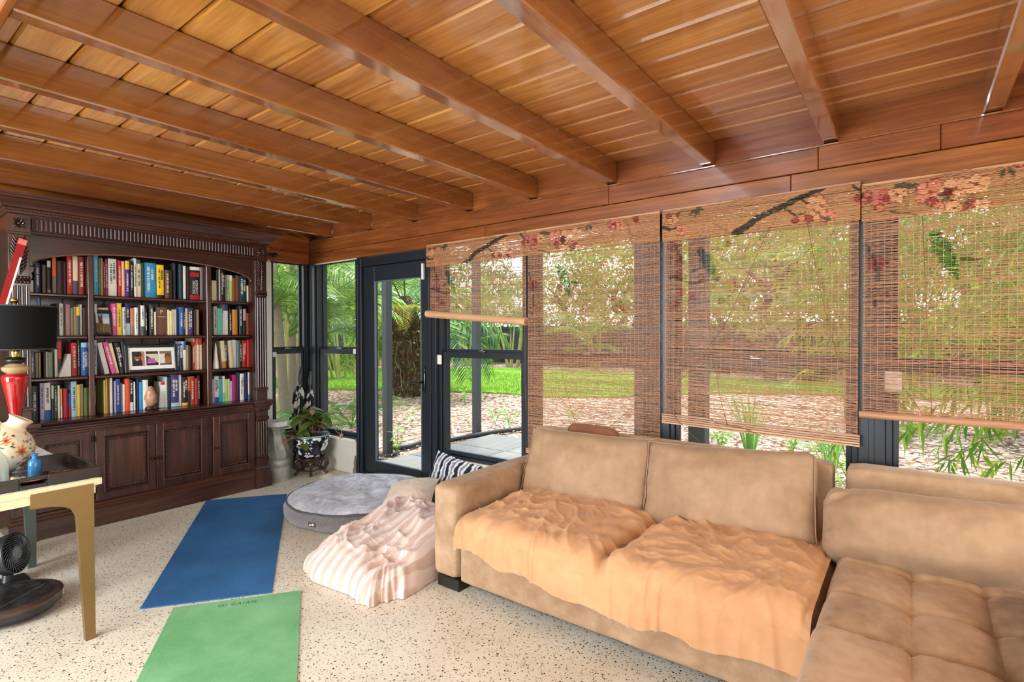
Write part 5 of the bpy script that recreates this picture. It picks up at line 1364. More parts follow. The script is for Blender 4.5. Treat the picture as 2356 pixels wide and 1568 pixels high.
# planter
def m_porcelain():
    m = M('navy_blossom_porcelain'); v = m.coord((1, 1, 1)); d = m.noise(v, 16, 3, .6, 0, 'Color')
    ad = m.n('ShaderNodeVectorMath', operation='MULTIPLY_ADD'); m.l(d, ad.inputs[0]); ad.inputs[1].default_value = (.05, .05, .05); m.l(v, ad.inputs[2])
    vo = m.vor(ad.outputs[0], 11.5); vo2 = m.vor(ad.outputs[0], 34)
    pet = m.math('LESS_THAN', vo.outputs['Distance'], .36); pet2 = m.math('LESS_THAN', vo2.outputs['Distance'], .30)
    f = m.math('MAXIMUM', pet, m.math('MULTIPLY', pet2, m.math('GREATER_THAN', m.noise(v, 14, 2), .5)))
    sp = m.n('ShaderNodeSeparateColor'); m.l(vo.outputs['Color'], sp.inputs[0])
    wcol = m.mix(m.math('GREATER_THAN', sp.outputs[0], .8), lin((226, 226, 228)), lin((206, 168, 164)))
    wcol = m.mix(m.math('LESS_THAN', vo.outputs['Distance'], .07), wcol, lin((120, 130, 150)))
    m.bsdf(m.mix(f, lin((20, 26, 40)), wcol), .12, 0, .6); return m.mat
t = thing('planter', 'navy and white blossom porcelain fishbowl planter on the carved stand', 'planter', (PX, PY, .168))
g = G(); g.lathe([(.080, 0), (.105, .006), (.135, .04), (.160, .09), (.170, .14), (.168, .19), (.163, .205)], 56); g.build('bowl', m_porcelain(), t, 60)
RIM = plain('celadon_rim', (140, 162, 164), .15, 0, .6)
g = G(); g.lathe([(.163, .203), (.172, .206), (.175, .214), (.172, .222), (.160, .223), (.152, .215), (.150, .19)], 56); g.build('rim', RIM, t, 60)
g = G(); g.lathe([(.152, .185), (.1, .192), (.0001, .196)], 32); g.build('soil', plain('potting_soil', (46, 34, 26), .95, 0, .2, .4, 60), t, 60)
# plant
LEAFA = leafmat('croton_leaf', (58, 84, 30), (88, 108, 40), (128, 116, 60), .25, .35)
LEAFB = leafmat('pink_leaf', (150, 84, 66), (186, 112, 92), None, .25, .4)
STEMP = plain('pink_stem', (178, 118, 98), .5)
def leaf_mesh(nm, L, W, mat, curl=.25):
    g = G(); n = 7
    for i in range(n):
        t_ = i / (n - 1); w = W * math.sin(math.pi * min(1, t_ * .93 + .05)) ** .8; x = L * t_; z = -curl * L * t_ ** 2 + .05 * L * t_
        g.v += [(x, -w / 2, z + w * .15), (x, 0, z), (x, w / 2, z + w * .15)]
    for i in range(n - 1):
        for k in range(2): g.f.append((i * 3 + k, i * 3 + k + 1, i * 3 + k + 4, i * 3 + k + 3)); g.m.append(0)
    return g.mesh(nm, mat, 180)
pl = thing('croton_plant', 'bushy broad-leaved plant with pink stems growing in the porcelain planter', 'plant', (PX, PY, .36))
lms = [leaf_mesh('leaf', .13, .078, LEAFA), leaf_mesh('leaf', .115, .07, LEAFA, .5), leaf_mesh('leaf', .12, .05, LEAFB, .35)]
rr = random.Random(5)
def sprig(base, tip, nl, r0=.008):
    base, tip = Vector(base), Vector(tip); mid = (base + tip) / 2 + Vector((rr.uniform(-.03, .03), rr.uniform(-.03, .03), .03))
    pts = [base, base.lerp(mid, .6), mid, mid.lerp(tip, .6), tip]
    g = G(); g.tube(pts, [r0, r0 * .9, r0 * .8, r0 * .6, r0 * .4], 7); g.build('stem', STEMP, pl, 60)
    for k in range(nl):
        f = .45 + .55 * k / max(1, nl - 1); i = min(3, int(f * 4)); p = pts[i].lerp(pts[i + 1], f * 4 - i)
        a = k * 2.4 + rr.uniform(-.4, .4); el = rr.uniform(-.35, .35) + .25 * f
        s = rr.uniform(.9, 1.45)
        inst('leaf', lms[2 if rr.random() < .16 else rr.randrange(2)], pl, p, (rr.uniform(-.4, .4), -el, a), (s, s, s))
for (b, tp, n_) in (((.0, .0, .0), (.02, .0, .26), 8), ((.03, -.03, 0), (.10, -.08, .20), 7), ((-.04, .0, 0), (-.10, .02, .22), 7), ((-.02, -.05, 0), (-.05, -.13, .17), 7), ((.05, .03, 0), (.13, .05, .20), 6), ((-.05, -.03, 0), (-.19, -.07, .09), 6), ((-.06, .0, 0), (-.25, -.04, .02), 5), ((.02, .05, 0), (.04, .12, .24), 6), ((-.09, -.03, .02), (-.20, -.12, -.06), 4)):
    sprig(b, tp, n_)
# palm-like blades from the same pot
BL = leafmat('blade_leaf', (60, 92, 36), (96, 124, 52), None, .25, .4)
def blades(parent, base, dirv, L, n_, mat, droop=.35, wl=.16):
    base = Vector(base); d = Vector(dirv).normalized(); g = G(); side = d.cross(Vector((0, 0, 1))).normalized(); pts = []
    for i in range(n_ + 1):
        f = i / n_; pts.append(base + d * L * f + Vector((0, 0, -droop * L * f * f)))
    g.tube(pts, [.004 * (1 - .7 * i / n_) for i in range(n_ + 1)], 5)
    for i in range(2, n_ + 1):
        p = pts[i]; f = i / n_; l = wl * math.sin(math.pi * (.2 + .75 * f))
        for s in (-1, 1):
            tip = p + side * s * l * .8 + d * l * .55 + Vector((0, 0, -l * .25)); w = d * .005
            g.add([p - w, p.lerp(tip, .5) - w * 1.4 + Vector((0, 0, .01)), tip, p.lerp(tip, .5) + w * 1.4 + Vector((0, 0, .01)), p + w], [(0, 1, 3, 4), (1, 2, 3)])
    return g.build('frond', mat, parent)
# sprout in a small ball on the curb
t = thing('sprout', 'small leggy sprout growing from a copper ball on the low sill by the door', 'plant', (3.20, 4.56, .336))
g = G(); g.sphere((0, 0, .020), .021, 14, 10); g.build('copper_ball', plain('copper_ball', (168, 116, 84), .3, .4), t, 60)
g = G(); g.tube([(0, 0, .035), (.004, -.005, .12), (-.002, -.01, .20), (.01, -.03, .26)], [.004, .0035, .003, .002], 6); g.build('stem', STEMP, t, 60)
g = G(); g.tube([(0, 0, .03), (-.02, .06, .06), (-.01, .10, .10)], [.002, .0018, .001], 5); g.build('tendril', STEMP, t, 60)
sl = leaf_mesh('leaf', .085, .036, LEAFA, .1)
for (p, a, el, s) in (((.002, -.005, .17), 2.2, .6, 1.0), ((.002, -.008, .17), -1.2, .2, .9), ((.008, -.02, .24), -.9, .9, 1.2), ((.0, -.01, .13), 1.8, -.1, .8), ((.0, -.01, .20), 1.5, .9, .9), ((0, -.005, .12), -1.5, -.2, .7)):
    inst('leaf', sl, t, p, (0, -el, a), (s, s, s))
# umbrellas leaning in the corner
def m_umb():
    m = M('umbrella_print'); v = m.coord((6, 6, 2.4)); n = m.noise(v, 1.5, 3, .5, 1.8)
    m.bsdf(m.ramp(n, [(.44, lin((24, 24, 26))), (.5, lin((214, 210, 206)))], 'CONSTANT'), .6, 0, .3); return m.mat
UMB = m_umb()
def umbrella(tip, hnd, label, s=1.0, black=False):
    tip, hnd = Vector(tip), Vector(hnd); t = thing('umbrella', label, 'umbrella', tip); ax = (hnd - tip); L = ax.length; q = ax.to_track_quat('Z', 'Y').to_euler()
    t.rotation_euler = q
    g = G(); g.cyl((0, 0, 0), (0, 0, .10), .005, .007, 10); g.cyl((0, 0, .07), (0, 0, .16), .011, .014, 12); g.build('ferrule', BLACKPL, t, 50)
    pr = [(.014, .14), (.022 * s, .25), (.034 * s, .45), (.044 * s, L * .62), (.038 * s, L * .74), (.022 * s, L * .80), (.014, L * .82)]
    dd = []
    for a, b in zip(pr[:-1], pr[1:]):
        for k in range(5): dd.append((a[0] + (b[0] - a[0]) * k / 5, a[1] + (b[1] - a[1]) * k / 5))
    dd.append(pr[-1])
    g = G(); g.lathe(dd, 64, mod=lambda a, z: 1 + .22 * math.sin(a * 8 + z * 5) * smoothstep(.15, .4, z)); g.build('folded_canopy', plain('black_nylon', (24, 24, 26), .6) if black else UMB, t, 60)
    g = G(); g.cyl((0, 0, L * .80), (0, 0, L * .86), .011, n=10); g.build('shaft', BLACKPL, t, 50)
    g = G(); g.tube([(0, 0, L * .85), (.002, 0, L * .90), (-.002, 0, L * .96), (0, 0, L)], [.016, .021, .020, .012], 12); g.build('grip', plain('graphite_grip', (62, 66, 70), .3), t, 50)
umbrella((2.945, 5.00, .01), (3.085, 5.09, 1.03), 'folded black and white umbrella in the corner, its longer grip to the left', 1.15)
umbrella((3.06, 4.965, .01), (3.172, 5.04, .985), 'folded black and white umbrella in the corner, the shorter one nearer the door', .9)
# ---------------------------------------------------------------- bamboo blinds
def seg_d(px, py, pts):
    d = np.full(px.shape, 9.0)
    for (a, b) in zip(pts[:-1], pts[1:]):
        ax, ay, aw = a; bx, by, bw = b; vx, vy = bx - ax, by - ay; L = vx * vx + vy * vy + 1e-9
        t = np.clip(((px - ax) * vx + (py - ay) * vy) / L, 0, 1)
        d = np.minimum(d, np.hypot(px - ax - t * vx, py - ay - t * vy) - (aw + (bw - aw) * t))
    return d
def fnoise(x, y, seed=0):
    return np.sin(x * 31.7 + seed) * np.cos(y * 27.3 + seed * 2) * .5 + np.sin(x * 67 + y * 53 + seed * 3) * .3 + np.sin(x * 131 - y * 97 + seed) * .2
def print_on(s, t, base):
    """blossom print in blind coordinates: s along the pair of blinds from its left end, t down from the top, metres"""
    c = base.copy(); s = s + .004 * fnoise(s, t, 1); t = t + .004 * fnoise(t, s, 2)
    def put(mask, rgb, k=.92):
        r = np.array(lin(rgb)[:3]); c[mask, :3] = c[mask, :3] * (1 - k) + r * k
    def branch(pts, rgb=(58, 56, 50)): put(seg_d(s, t, pts) < 0, rgb)
    def leaf(x, y, L, a, rgb=(84, 88, 62)):
        ex, ey = x + L * math.cos(a), y + L * math.sin(a); put(seg_d(s, t, [(x, y, .002), ((x + ex) / 2, (y + ey) / 2, .010), (ex, ey, .001)]) < 0, rgb)
    def flower(x, y, r, rgb, a0=0.0, line=(164, 76, 62)):
        for k in range(5):
            a = a0 + k * 2 * math.pi / 5; cx, cy = x + r * .58 * math.cos(a), y + r * .5 * math.sin(a); d = np.hypot(s - cx, t - cy)
            put(d < r * .50, line); put(d < r * .44, tuple(min(255, q + 10 * (k % 2)) for q in rgb))
        put(np.hypot(s - x, t - y) < r * .16, (140, 84, 50))
    def bud(x, y, r, rgb=(186, 82, 74)):
        put(np.hypot(s - x, t - y) < r, (128, 52, 48)); put(np.hypot(s - x, (t - y) * 1.1) < r * .84, rgb)
    O, C, P = (250, 190, 136), (244, 158, 124), (230, 132, 118)
    for a in (-.3, .3, .9, 1.5, 2.3, -1.0): leaf(.20, .022, .055, a)
    branch([(.02, .045, .004), (.11, .03, .004), (.20, .022, .003)], (110, 86, 62)); branch([(.0, .11, .010), (.05, .125, .008), (.12, .115, .004)])
    flower(.065, .07, .034, O); flower(.12, .14, .036, C, .3); bud(.035, .04, .016); bud(.10, .045, .012)
    branch([(.43, .19, .020), (.50, .155, .020), (.555, .115, .018), (.66, .085, .016), (.745, .045, .014), (.86, .012, .010)], (44, 46, 48))
    branch([(.76, .05, .006), (.80, .09, .004)], (60, 54, 50)); branch([(.67, .085, .006), (.74, .14, .004), (.78, .165, .003)], (60, 54, 50))
    branch([(.30, .12, .003), (.38, .17, .003)], (150, 110, 80))
    flower(.83, .08, .045, O, .2); flower(.84, .135, .036, O, .9); bud(.76, .15, .026, C); bud(.80, .16, .02); flower(.885, .16, .034, C); leaf(.85, .155, .06, .5); bud(.73, .16, .018)
    branch([(.99, .02, .006), (1.02, .05, .006), (1.03, .07, .004)], (70, 66, 56)); bud(1.01, .085, .018); bud(1.03, .10, .015, P); bud(1.05, .055, .02, P); bud(1.06, .085, .015)
    flower(1.105, .07, .036, P, .4); flower(1.17, .075, .040, O); flower(1.10, .11, .026, P); bud(1.13, .09, .016); bud(1.10, .13, .02, C)
    branch([(1.17, .035, .012), (1.25, .045, .010)], (92, 92, 72)); branch([(1.14, .15, .004), (1.25, .185, .003)], (120, 92, 62))
    flower(1.30, .085, .062, C, .1); flower(1.385, .085, .056, O, .5); flower(1.46, .075, .050, O, .9); flower(1.345, .13, .045, C, .4); bud(1.36, .10, .022, (120, 44, 48)); bud(1.30, .13, .024)
    branch([(1.33, .105, .006), (1.42, .165, .006)], (84, 82, 60)); leaf(1.44, .125, .055, 1.9, (110, 100, 62)); bud(1.455, .155, .026); bud(1.42, .17, .018); flower(1.38, .17, .034, O); flower(1.48, .17, .028, O)
    leaf(1.555, .02, .05, 1.9); leaf(1.565, .02, .05, 1.2); bud(1.60, .01, .018, P)
    flower(1.75, .04, .046, P, .6); flower(1.79, .055, .034, C); bud(1.74, .065, .02, P); bud(1.90, .03, .022)
    # on the hanging part
    flower(.06, .235, .034, C); flower(.055, .30, .042, O, .3); flower(.105, .33, .034, P); branch([(.07, .22, .006), (.10, .28, .006), (.12, .34, .003)], (110, 70, 52)); flower(.11, .41, .040, P, .7); leaf(.03, .42, .05, .1, (92, 76, 52)); bud(.12, .52, .022, P)
    flower(.07, .60, .03, C); flower(.15, .26, .03, O, .5); flower(.26, .32, .036, O); flower(.30, .42, .034, C, .4); flower(.22, .45, .036, O); flower(.17, .55, .034, P); flower(.32, .27, .028, P); bud(.38, .25, .02); flower(.40, .50, .034, O); flower(.46, .58, .03, P); bud(.34, .58, .022)
    branch([(.06, .42, .007), (.18, .47, .005), (.34, .44, .004)], (116, 78, 56))
    # a little green bird on a twig
    bird = (66, 92, 70)
    put(seg_d(s, t, [(.235, .285, .018), (.255, .33, .036), (.285, .39, .026), (.32, .46, .006)]) < 0, bird); put(np.hypot(s - .228, t - .275) < .024, bird); leaf(.16, .40, .09, -.4, (80, 100, 70))
    put(seg_d(s, t, [(1.32, .30, .018), (1.345, .35, .036), (1.37, .42, .030), (1.40, .50, .006)]) < 0, (52, 84, 44)); put(np.hypot(s - 1.315, t - .285) < .022, (52, 84, 44)); leaf(1.37, .40, .12, .12, (46, 76, 40)); leaf(1.28, .36, .10, -.3, (70, 96, 50))
    flower(1.09, .40, .04, P); flower(1.10, .55, .036, O, .3); branch([(1.05, .30, .005), (1.10, .45, .005), (1.08, .62, .003)], (96, 66, 52)); flower(1.75, .58, .05, P, .2); flower(1.66, .30, .03, C)
    return c
def m_slat(name, rough, trans):
    m = M(name); a = m.attr(); v = m.coord((3, 3, 200)); col = m.mix(m.math('MULTIPLY', m.noise(v, 1.0, 3), .22), a, m.mix(.6, a, (.10, .05, .03, 1)))
    b = m.bsdf(col, rough, 0, .4); t = m.n('ShaderNodeBsdfTranslucent'); m.l(m.mix(.3, col, (.8, .45, .2, 1)), t.inputs[0])
    mx = m.n('ShaderNodeMixShader'); mx.inputs[0].default_value = trans; m.l(b.outputs[0], mx.inputs[1]); m.l(t.outputs[0], mx.inputs[2]); m.l(mx.outputs[0], m.out.inputs[0]); return m.mat
SLATM = m_slat('bamboo_splints', .5, .42); VALM = m_slat('bamboo_valance', .34, .10)
CORDM = plain('tan_cord', (140, 92, 62), .8); THREADM = plain('pale_thread', (214, 178, 150), .8)
ROLLM = wood('bamboo_roll', (160, 112, 80), (196, 148, 112), (214, 172, 138), axis=1, rough=.5)
TANB = (244, 194, 158)
def slats_mesh(name, L, t0, t1, s0, mat, pitch, fill, xw, seed, sagfn=None, seg=.0125, wave=.0):
    """rows of triangular splints; y runs from 0 to -L, z downward; built with numpy"""
    rng = np.random.default_rng(seed); n = max(2, int(L / seg)); rows = []
    t = t0
    while t < t1 - .001:
        h = pitch * fill * rng.uniform(.62, 1.3); rows.append((t, h)); t += pitch * rng.uniform(.72, 1.28)
    R = len(rows); S = n + 1
    ys = np.linspace(0, L, S)
    T = np.array([r[0] for r in rows])[:, None]; H = np.array([r[1] for r in rows])[:, None]
    jig = np.cumsum(rng.normal(0, 1, (R, S)), axis=1); jig -= np.linspace(0, 1, S)[None, :] * jig[:, -1:]
    jig = jig / math.sqrt(S) * pitch * .55
    Hm = H * (1 + .42 * np.clip(rng.normal(0, 1, (R, S)), -1.6, 1.6) * .6)
    zt = T + jig; zb = zt + Hm; Y = np.repeat(ys[None, :], R, 0)
    sag = sagfn(Y, zt) if sagfn else np.zeros_like(Y)
    xo = wave * np.sin(Y * 5 + T * 9) + sag
    # three corners: front top, front bottom, back middle (x grows outward)
    A = np.stack([xo, -Y, -zt], -1); B = np.stack([xo + .0002, -Y, -zb], -1); C = np.stack([xo + xw, -Y, -(zt + zb) / 2], -1)
    V = np.stack([A, B, C], 2).reshape(-1, 3)
    ii = (np.arange(R)[:, None] * S + np.arange(S - 1)[None, :]) * 3; jj = ii + 3
    F = []
    for a, b in ((0, 1), (1, 2), (2, 0)): F.append(np.stack([ii + a, jj + a, jj + b, ii + b], -1).reshape(-1, 4))
    F = np.concatenate(F)
    me = bpy.data.meshes.new(name); me.vertices.add(len(V)); me.vertices.foreach_set('co', V.astype(np.float32).ravel())
    me.loops.add(len(F) * 4); me.loops.foreach_set('vertex_index', F.astype(np.int32).ravel())
    me.polygons.add(len(F)); me.polygons.foreach_set('loop_start', np.arange(0, len(F) * 4, 4, dtype=np.int32)); me.update(calc_edges=True)
    base = np.ones((len(V), 4)); tone = np.repeat(rng.uniform(.74, 1.12, R)[:, None], S, 1)[..., None].repeat(3, 2).reshape(-1)
    base[:, :3] = np.array(lin(TANB if pitch > .0045 else (214, 158, 112))[:3])[None, :] * tone[:, None]
    sv = np.repeat(Y[..., None], 3, 2).reshape(-1) + s0; tv = np.repeat(((zt + zb) / 2)[..., None], 3, 2).reshape(-1)
    colr = print_on(sv, tv, base)
    ca = me.color_attributes.new('Col', 'FLOAT_COLOR', 'POINT'); ca.data.foreach_set('color', colr.astype(np.float32).ravel())
    me.materials.append(mat)
    return me
def blind(label, yl, yr, s0, ztop, zbot_l, zbot_r, roll_r, seed, val_drop, slats=True, bulge=0.0, stiff=3):
    L = yl - yr; t = thing('bamboo_blind', label, 'blind', (3.185, yl, ztop), group=None)
    # valance: closely woven splints
    val = slats_mesh('valance', L, .0, val_drop, s0, VALM, .0040, 1.32, .0022, seed, lambda Y, Z: -.012 - .004 * np.sin(Z / val_drop * 3.1) + .002 * np.sin(Y * 9 + seed), .008)
    o = inst('valance', val, t); o['kind'] = 'stuff'
    g = G(); g.box(-.014, -.002, -L + .004, -.004, -.012, .0, .003); g.build('head_rail', ROLLM, t)
    drop = max(ztop - zbot_l, ztop - zbot_r)
    def sagf(Y, Z):
        return .004 + .006 * np.sin(Y / L * 3.1 + seed) * (Z / drop) + bulge * np.sin(np.clip(Z / drop, 0, 1) * 3.14)
    me = slats_mesh('splints', L - .012, .02, drop, s0 + .006, SLATM, .0053, .62, .0012, seed + 50, sagf)
    # shear so the hem hangs a little out of level
    k = (zbot_r - zbot_l) / L
    n = len(me.vertices); co = np.empty(n * 3, np.float32); me.vertices.foreach_get('co', co); co = co.reshape(-1, 3)
    dl = ztop - zbot_l
    co[:, 2] *= (dl + k * co[:, 1]) / drop
    me.vertices.foreach_set('co', co.ravel()); me.update()
    o = inst('splints', me, t, (0, -.006, 0)); o['kind'] = 'stuff'
    # warp threads
    g = G(); m = int(L / .028)
    for i in range(m + 1):
        y = -.012 - (L - .024) * i / m; zb = -(dl + k * y)
        g.tube([(.001 + (.0 + bulge) * 0, y, -.02)] + [(.0015 + .006 * math.sin(-y / L * 3.1 + seed) * f + bulge * math.sin(f * 3.14) - .0005, y + .001 * math.sin(f * 9), zb * f) for f in (.25, .5, .75, 1.0)], .0005, 3, False)
    o = g.build('warp_threads', THREADM, t); o['kind'] = 'stuff'
    # rolled or slatted hem
    if roll_r > .015:
        g = G(); pts = [(-.004, 0.006 - (L + .009) * i / 10, -(dl + k * -(L * i / 10)) + roll_r * .3) for i in range(11)]; g.tube(pts, [roll_r * (1 + .04 * math.sin(i * 2)) for i in range(11)], 16)
        o = g.build('rolled_hem', ROLLM, t, 60)
        for e, y in ((0, .0065), (10, -L - .0035)):
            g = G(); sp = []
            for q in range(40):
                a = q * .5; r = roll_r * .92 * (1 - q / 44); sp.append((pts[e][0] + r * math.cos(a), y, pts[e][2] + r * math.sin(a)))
            g.tube(sp, .0012, 4); g.build('roll_edge', plain('roll_spiral_brown', (120, 76, 50), .7), o)  # darker brown line spiralling over the end of the roll
    else:
        for q in range(stiff):
            z = .0125 * q
            g = G(); z0, z1 = -(dl) + z, -(dl - k * L) + z
            vs = [(x, y, zz + d) for (y, zz) in ((.002, z0), (-L - .002, z1)) for x in (-.014, .004) for d in (-.0042, .0042)]
            g.add(vs, [(0, 1, 3, 2), (4, 6, 7, 5), (0, 4, 5, 1), (2, 3, 7, 6), (0, 2, 6, 4), (1, 5, 7, 3)]); g.build('hem_batten', ROLLM, t)
    return t
def cord(t, pts, r=.0016, nm='lift_cord'):
    o = t.location; g = G(); g.tube([(p[0] - o.x, p[1] - o.y, p[2] - o.z) for p in pts], r, 5); g.build(nm, CORDM, t, 180)
b1 = blind('bamboo blind rolled half up beside the glass door, with a thick rolled hem', 3.30, 2.268, 0, 2.128, 1.535, 1.452, .030, 11, .185)
b2 = blind('bamboo blind let down behind the first sofa cushion, next to the rolled-up one', 2.264, 1.243, 1.036, 2.128, .50, .52, .008, 12, .185, bulge=.004)
b3 = blind('bamboo blind with a slatted hem, loose cords and a dark branch on its valance', 1.228, .206, 0, 2.130, .822, .800, .008, 13, .195, bulge=.003, stiff=5)
b4 = blind('bamboo blind let down nearest the camera, with a single plain hem, above the bamboo leaves', .201, -.83, 1.027, 2.112, .955, .952, .018, 14, .185)
cord(b1, [(3.165, 2.30, 1.60), (3.16, 2.42, 1.50), (3.16, 2.50, 1.45), (3.165, 2.56, 1.43)])
cord(b1, [(3.168, 2.29, 1.60), (3.16, 2.40, 1.49), (3.16, 2.47, 1.44)])
cord(b1, [(3.17, 2.275, 1.62), (3.172, 2.27, 1.3), (3.172, 2.272, 1.0), (3.17, 2.262, .8)])
cord(b2, [(3.155, 1.46, 2.10), (3.16, 1.38, 1.75), (3.16, 1.28, 1.30), (3.16, 1.26, 1.15)])
cord(b2, [(3.165, 2.05, 1.55), (3.165, 1.98, 1.2), (3.165, 1.86, .80), (3.165, 1.75, .55)])
cord(b2, [(3.16, 1.30, 1.10), (3.16, 1.42, .90), (3.16, 1.62, .72), (3.16, 1.75, .58)])
cord(b3, [(3.165, 1.03, 1.92), (3.165, 1.07, 1.5), (3.165, 1.10, 1.10), (3.165, 1.17, .98), (3.165, 1.20, .98)])
cord(b3, [(3.165, .62, 1.95), (3.165, .86, 1.40), (3.165, 1.08, 1.12), (3.165, 1.20, .98), (3.165, 1.14, .85), (3.165, 1.06, .78), (3.165, 1.0, .73)])
cord(b3, [(3.165, 1.00, 1.93), (3.165, .95, 1.45), (3.165, .88, 1.0), (3.165, .84, .84)])
cord(b3, [(3.165, .44, 1.95), (3.165, .38, 1.6), (3.165, .30, 1.24)])
cord(b3, [(3.165, 1.10, .96), (3.165, .90, .85), (3.165, .72, .83), (3.165, .74, .78), (3.165, .80, .73)])
cord(b3, [(3.165, .74, .83), (3.165, .55, .76), (3.165, .46, .75)])
cord(b4, [(3.165, -.04, 1.92), (3.165, -.06, 1.4), (3.165, -.08, .98)])
# ---------------------------------------------------------------- garden
GZ = -.10
def m_mulch():
    m = M('mulch'); v = m.coord((1, 1, 1)); vo = m.vor(v, 17); n = m.noise(v, 6, 6, .7); sp = m.n('ShaderNodeSeparateColor'); m.l(vo.outputs['Color'], sp.inputs[0])
    f = m.math('ADD', m.math('MULTIPLY', sp.outputs[0], .65), m.math('MULTIPLY', n, .4))
    c = m.ramp(f, [(.2, lin((88, 62, 50))), (.42, lin((150, 116, 96))), (.6, lin((196, 164, 142))), (.85, lin((226, 204, 184)))])
    m.bsdf(c, .95, 0, .1); m.bump(vo.outputs['Distance'], .8, .03); return m.mat
g = G()
def gfn(u, v):
    x = 3.38 + 36.6 * u ** 1.7; y = -24 + 64 * v
    return (x, y, GZ - .012 + .03 * noise.noise(Vector((x * .35, y * .35, 0))) * min(1, max(0, x - 6)))
g.grid(gfn, 60, 90); g.box(-16, 3.38, 5.4, 40, GZ - .05, GZ - .014); g.box(-16, -3.9, -14, 5.4, GZ - .05, GZ - .014); g.box(-16, 3.38, -14, -3.4, GZ - .05, GZ - .014)
tag(g.build('ground', m_mulch()), kind='structure')
# lawn
def m_lawn():
    m = M('lawn_green'); v = m.coord((1, 1, 1)); n = m.noise(v, 1.3, 6, .65); n2 = m.noise(v, 38, 4, .7)
    f = m.math('ADD', m.math('MULTIPLY', n, .5), m.math('MULTIPLY', n2, .5))
    m.bsdf(m.ramp(f, [(.36, lin((78, 116, 30))), (.5, lin((118, 156, 44))), (.64, lin((154, 182, 70)))]), .9, 0, .2); m.bump(n2, .6, .03); return m.mat
LAWN = [(7.9, 14.5), (8.5, 12.3), (9.3, 10.6), (10.2, 8.1), (10.3, 6.6), (11.2, 5.4), (13.6, 3.6), (14.6, 1.0), (15.2, -3.0), (18.2, -3.0), (18.3, 6.0), (18.0, 13.5), (16.0, 17.2), (12.8, 18.2), (9.0, 17.6)]
g = G(); g.prism(LAWN, GZ - .02, GZ + .035, 'z'); lawn = g.build('lawn', m_lawn()); tag(lawn, kind='structure')
GRASSM = leafmat('grass_blade', (78, 120, 28), (122, 162, 44), (160, 188, 74), .4, .6)
def in_poly(x, y, poly):
    c = False; j = len(poly) - 1
    for i in range(len(poly)):
        xi, yi = poly[i]; xj, yj = poly[j]
        if (yi > y) != (yj > y) and x < (xj - xi) * (y - yi) / (yj - yi) + xi: c = not c
        j = i
    return c
def scatter_mesh(name, V, F, mat):
    me = bpy.data.meshes.new(name); me.vertices.add(len(V)); me.vertices.foreach_set('co', np.asarray(V, np.float32).ravel())
    k = F.shape[1]; me.loops.add(len(F) * k); me.loops.foreach_set('vertex_index', F.astype(np.int32).ravel())
    me.polygons.add(len(F)); me.polygons.foreach_set('loop_start', np.arange(0, len(F) * k, k, dtype=np.int32)); me.update(calc_edges=True)
    me.materials.append(mat); return me
pts = []
while len(pts) < 30000:
    x, y = random.uniform(7.9, 15.5), random.uniform(-2, 18)
    if random.random() < (9.0 / x) ** 2 and in_poly(x, y, LAWN): pts.append((x, y))
P = np.array(pts); n = len(P); a = RNG.uniform(0, 6.28, n); h = RNG.uniform(.03, .075, n); w = .006 * P[:, 0] / 9; lean = RNG.uniform(-.03, .03, (n, 2))
V = np.zeros((n, 3, 3)); V[:, 0] = np.stack([P[:, 0] - w * np.cos(a), P[:, 1] - w * np.sin(a), np.full(n, GZ + .033)], -1); V[:, 1] = np.stack([P[:, 0] + w * np.cos(a), P[:, 1] + w * np.sin(a), np.full(n, GZ + .033)], -1)
V[:, 2] = np.stack([P[:, 0] + lean[:, 0], P[:, 1] + lean[:, 1], GZ + .035 + h], -1)
o = inst('grass', scatter_mesh('grass', V.reshape(-1, 3), np.arange(n * 3).reshape(n, 3), GRASSM)); tag(o, 'short bright green grass of the lawn', 'grass', kind='stuff')
# leaf litter
LITTER = leafmat('dry_leaf', (120, 88, 66), (186, 150, 124), (228, 206, 184), .1, .8)
def litter(n, xr, yr, reject=None, size=(.03, .075)):
    P = np.stack([RNG.uniform(*xr, n), RNG.uniform(*yr, n)], -1)
    if reject is not None: P = P[~reject(P)]
    n = len(P); a = RNG.uniform(0, 6.28, n); L = RNG.uniform(*size, n); W = L * RNG.uniform(.3, .55, n); t1 = RNG.uniform(-.4, .4, n); z = GZ + RNG.uniform(.0, .03, n)
    c, s = np.cos(a), np.sin(a); V = np.zeros((n, 4, 3))
    for k, (u, w, q) in enumerate(((-1, 0, .0), (0, -1, .012), (1, 0, .0), (0, 1, .012))):
        V[:, k, 0] = P[:, 0] + c * u * L / 2 - s * w * W / 2; V[:, k, 1] = P[:, 1] + s * u * L / 2 + c * w * W / 2; V[:, k, 2] = z + u * t1 * L / 2 + q
    return V.reshape(-1, 3), np.arange(n * 4).reshape(n, 4)
def rej(P): return ((P[:, 0] < 5.95) & (P[:, 1] < 4.9) & (P[:, 1] > 2.2)) | np.array([in_poly(x, y, LAWN) for x, y in P])
V, F = litter(15000, (3.6, 11.5), (-2.5, 12.5), rej)
o = inst('leaf_litter', scatter_mesh('leaf_litter', V, F, LITTER)); tag(o, 'dry fallen leaves scattered over the pale mulch', 'leaf litter', kind='stuff')
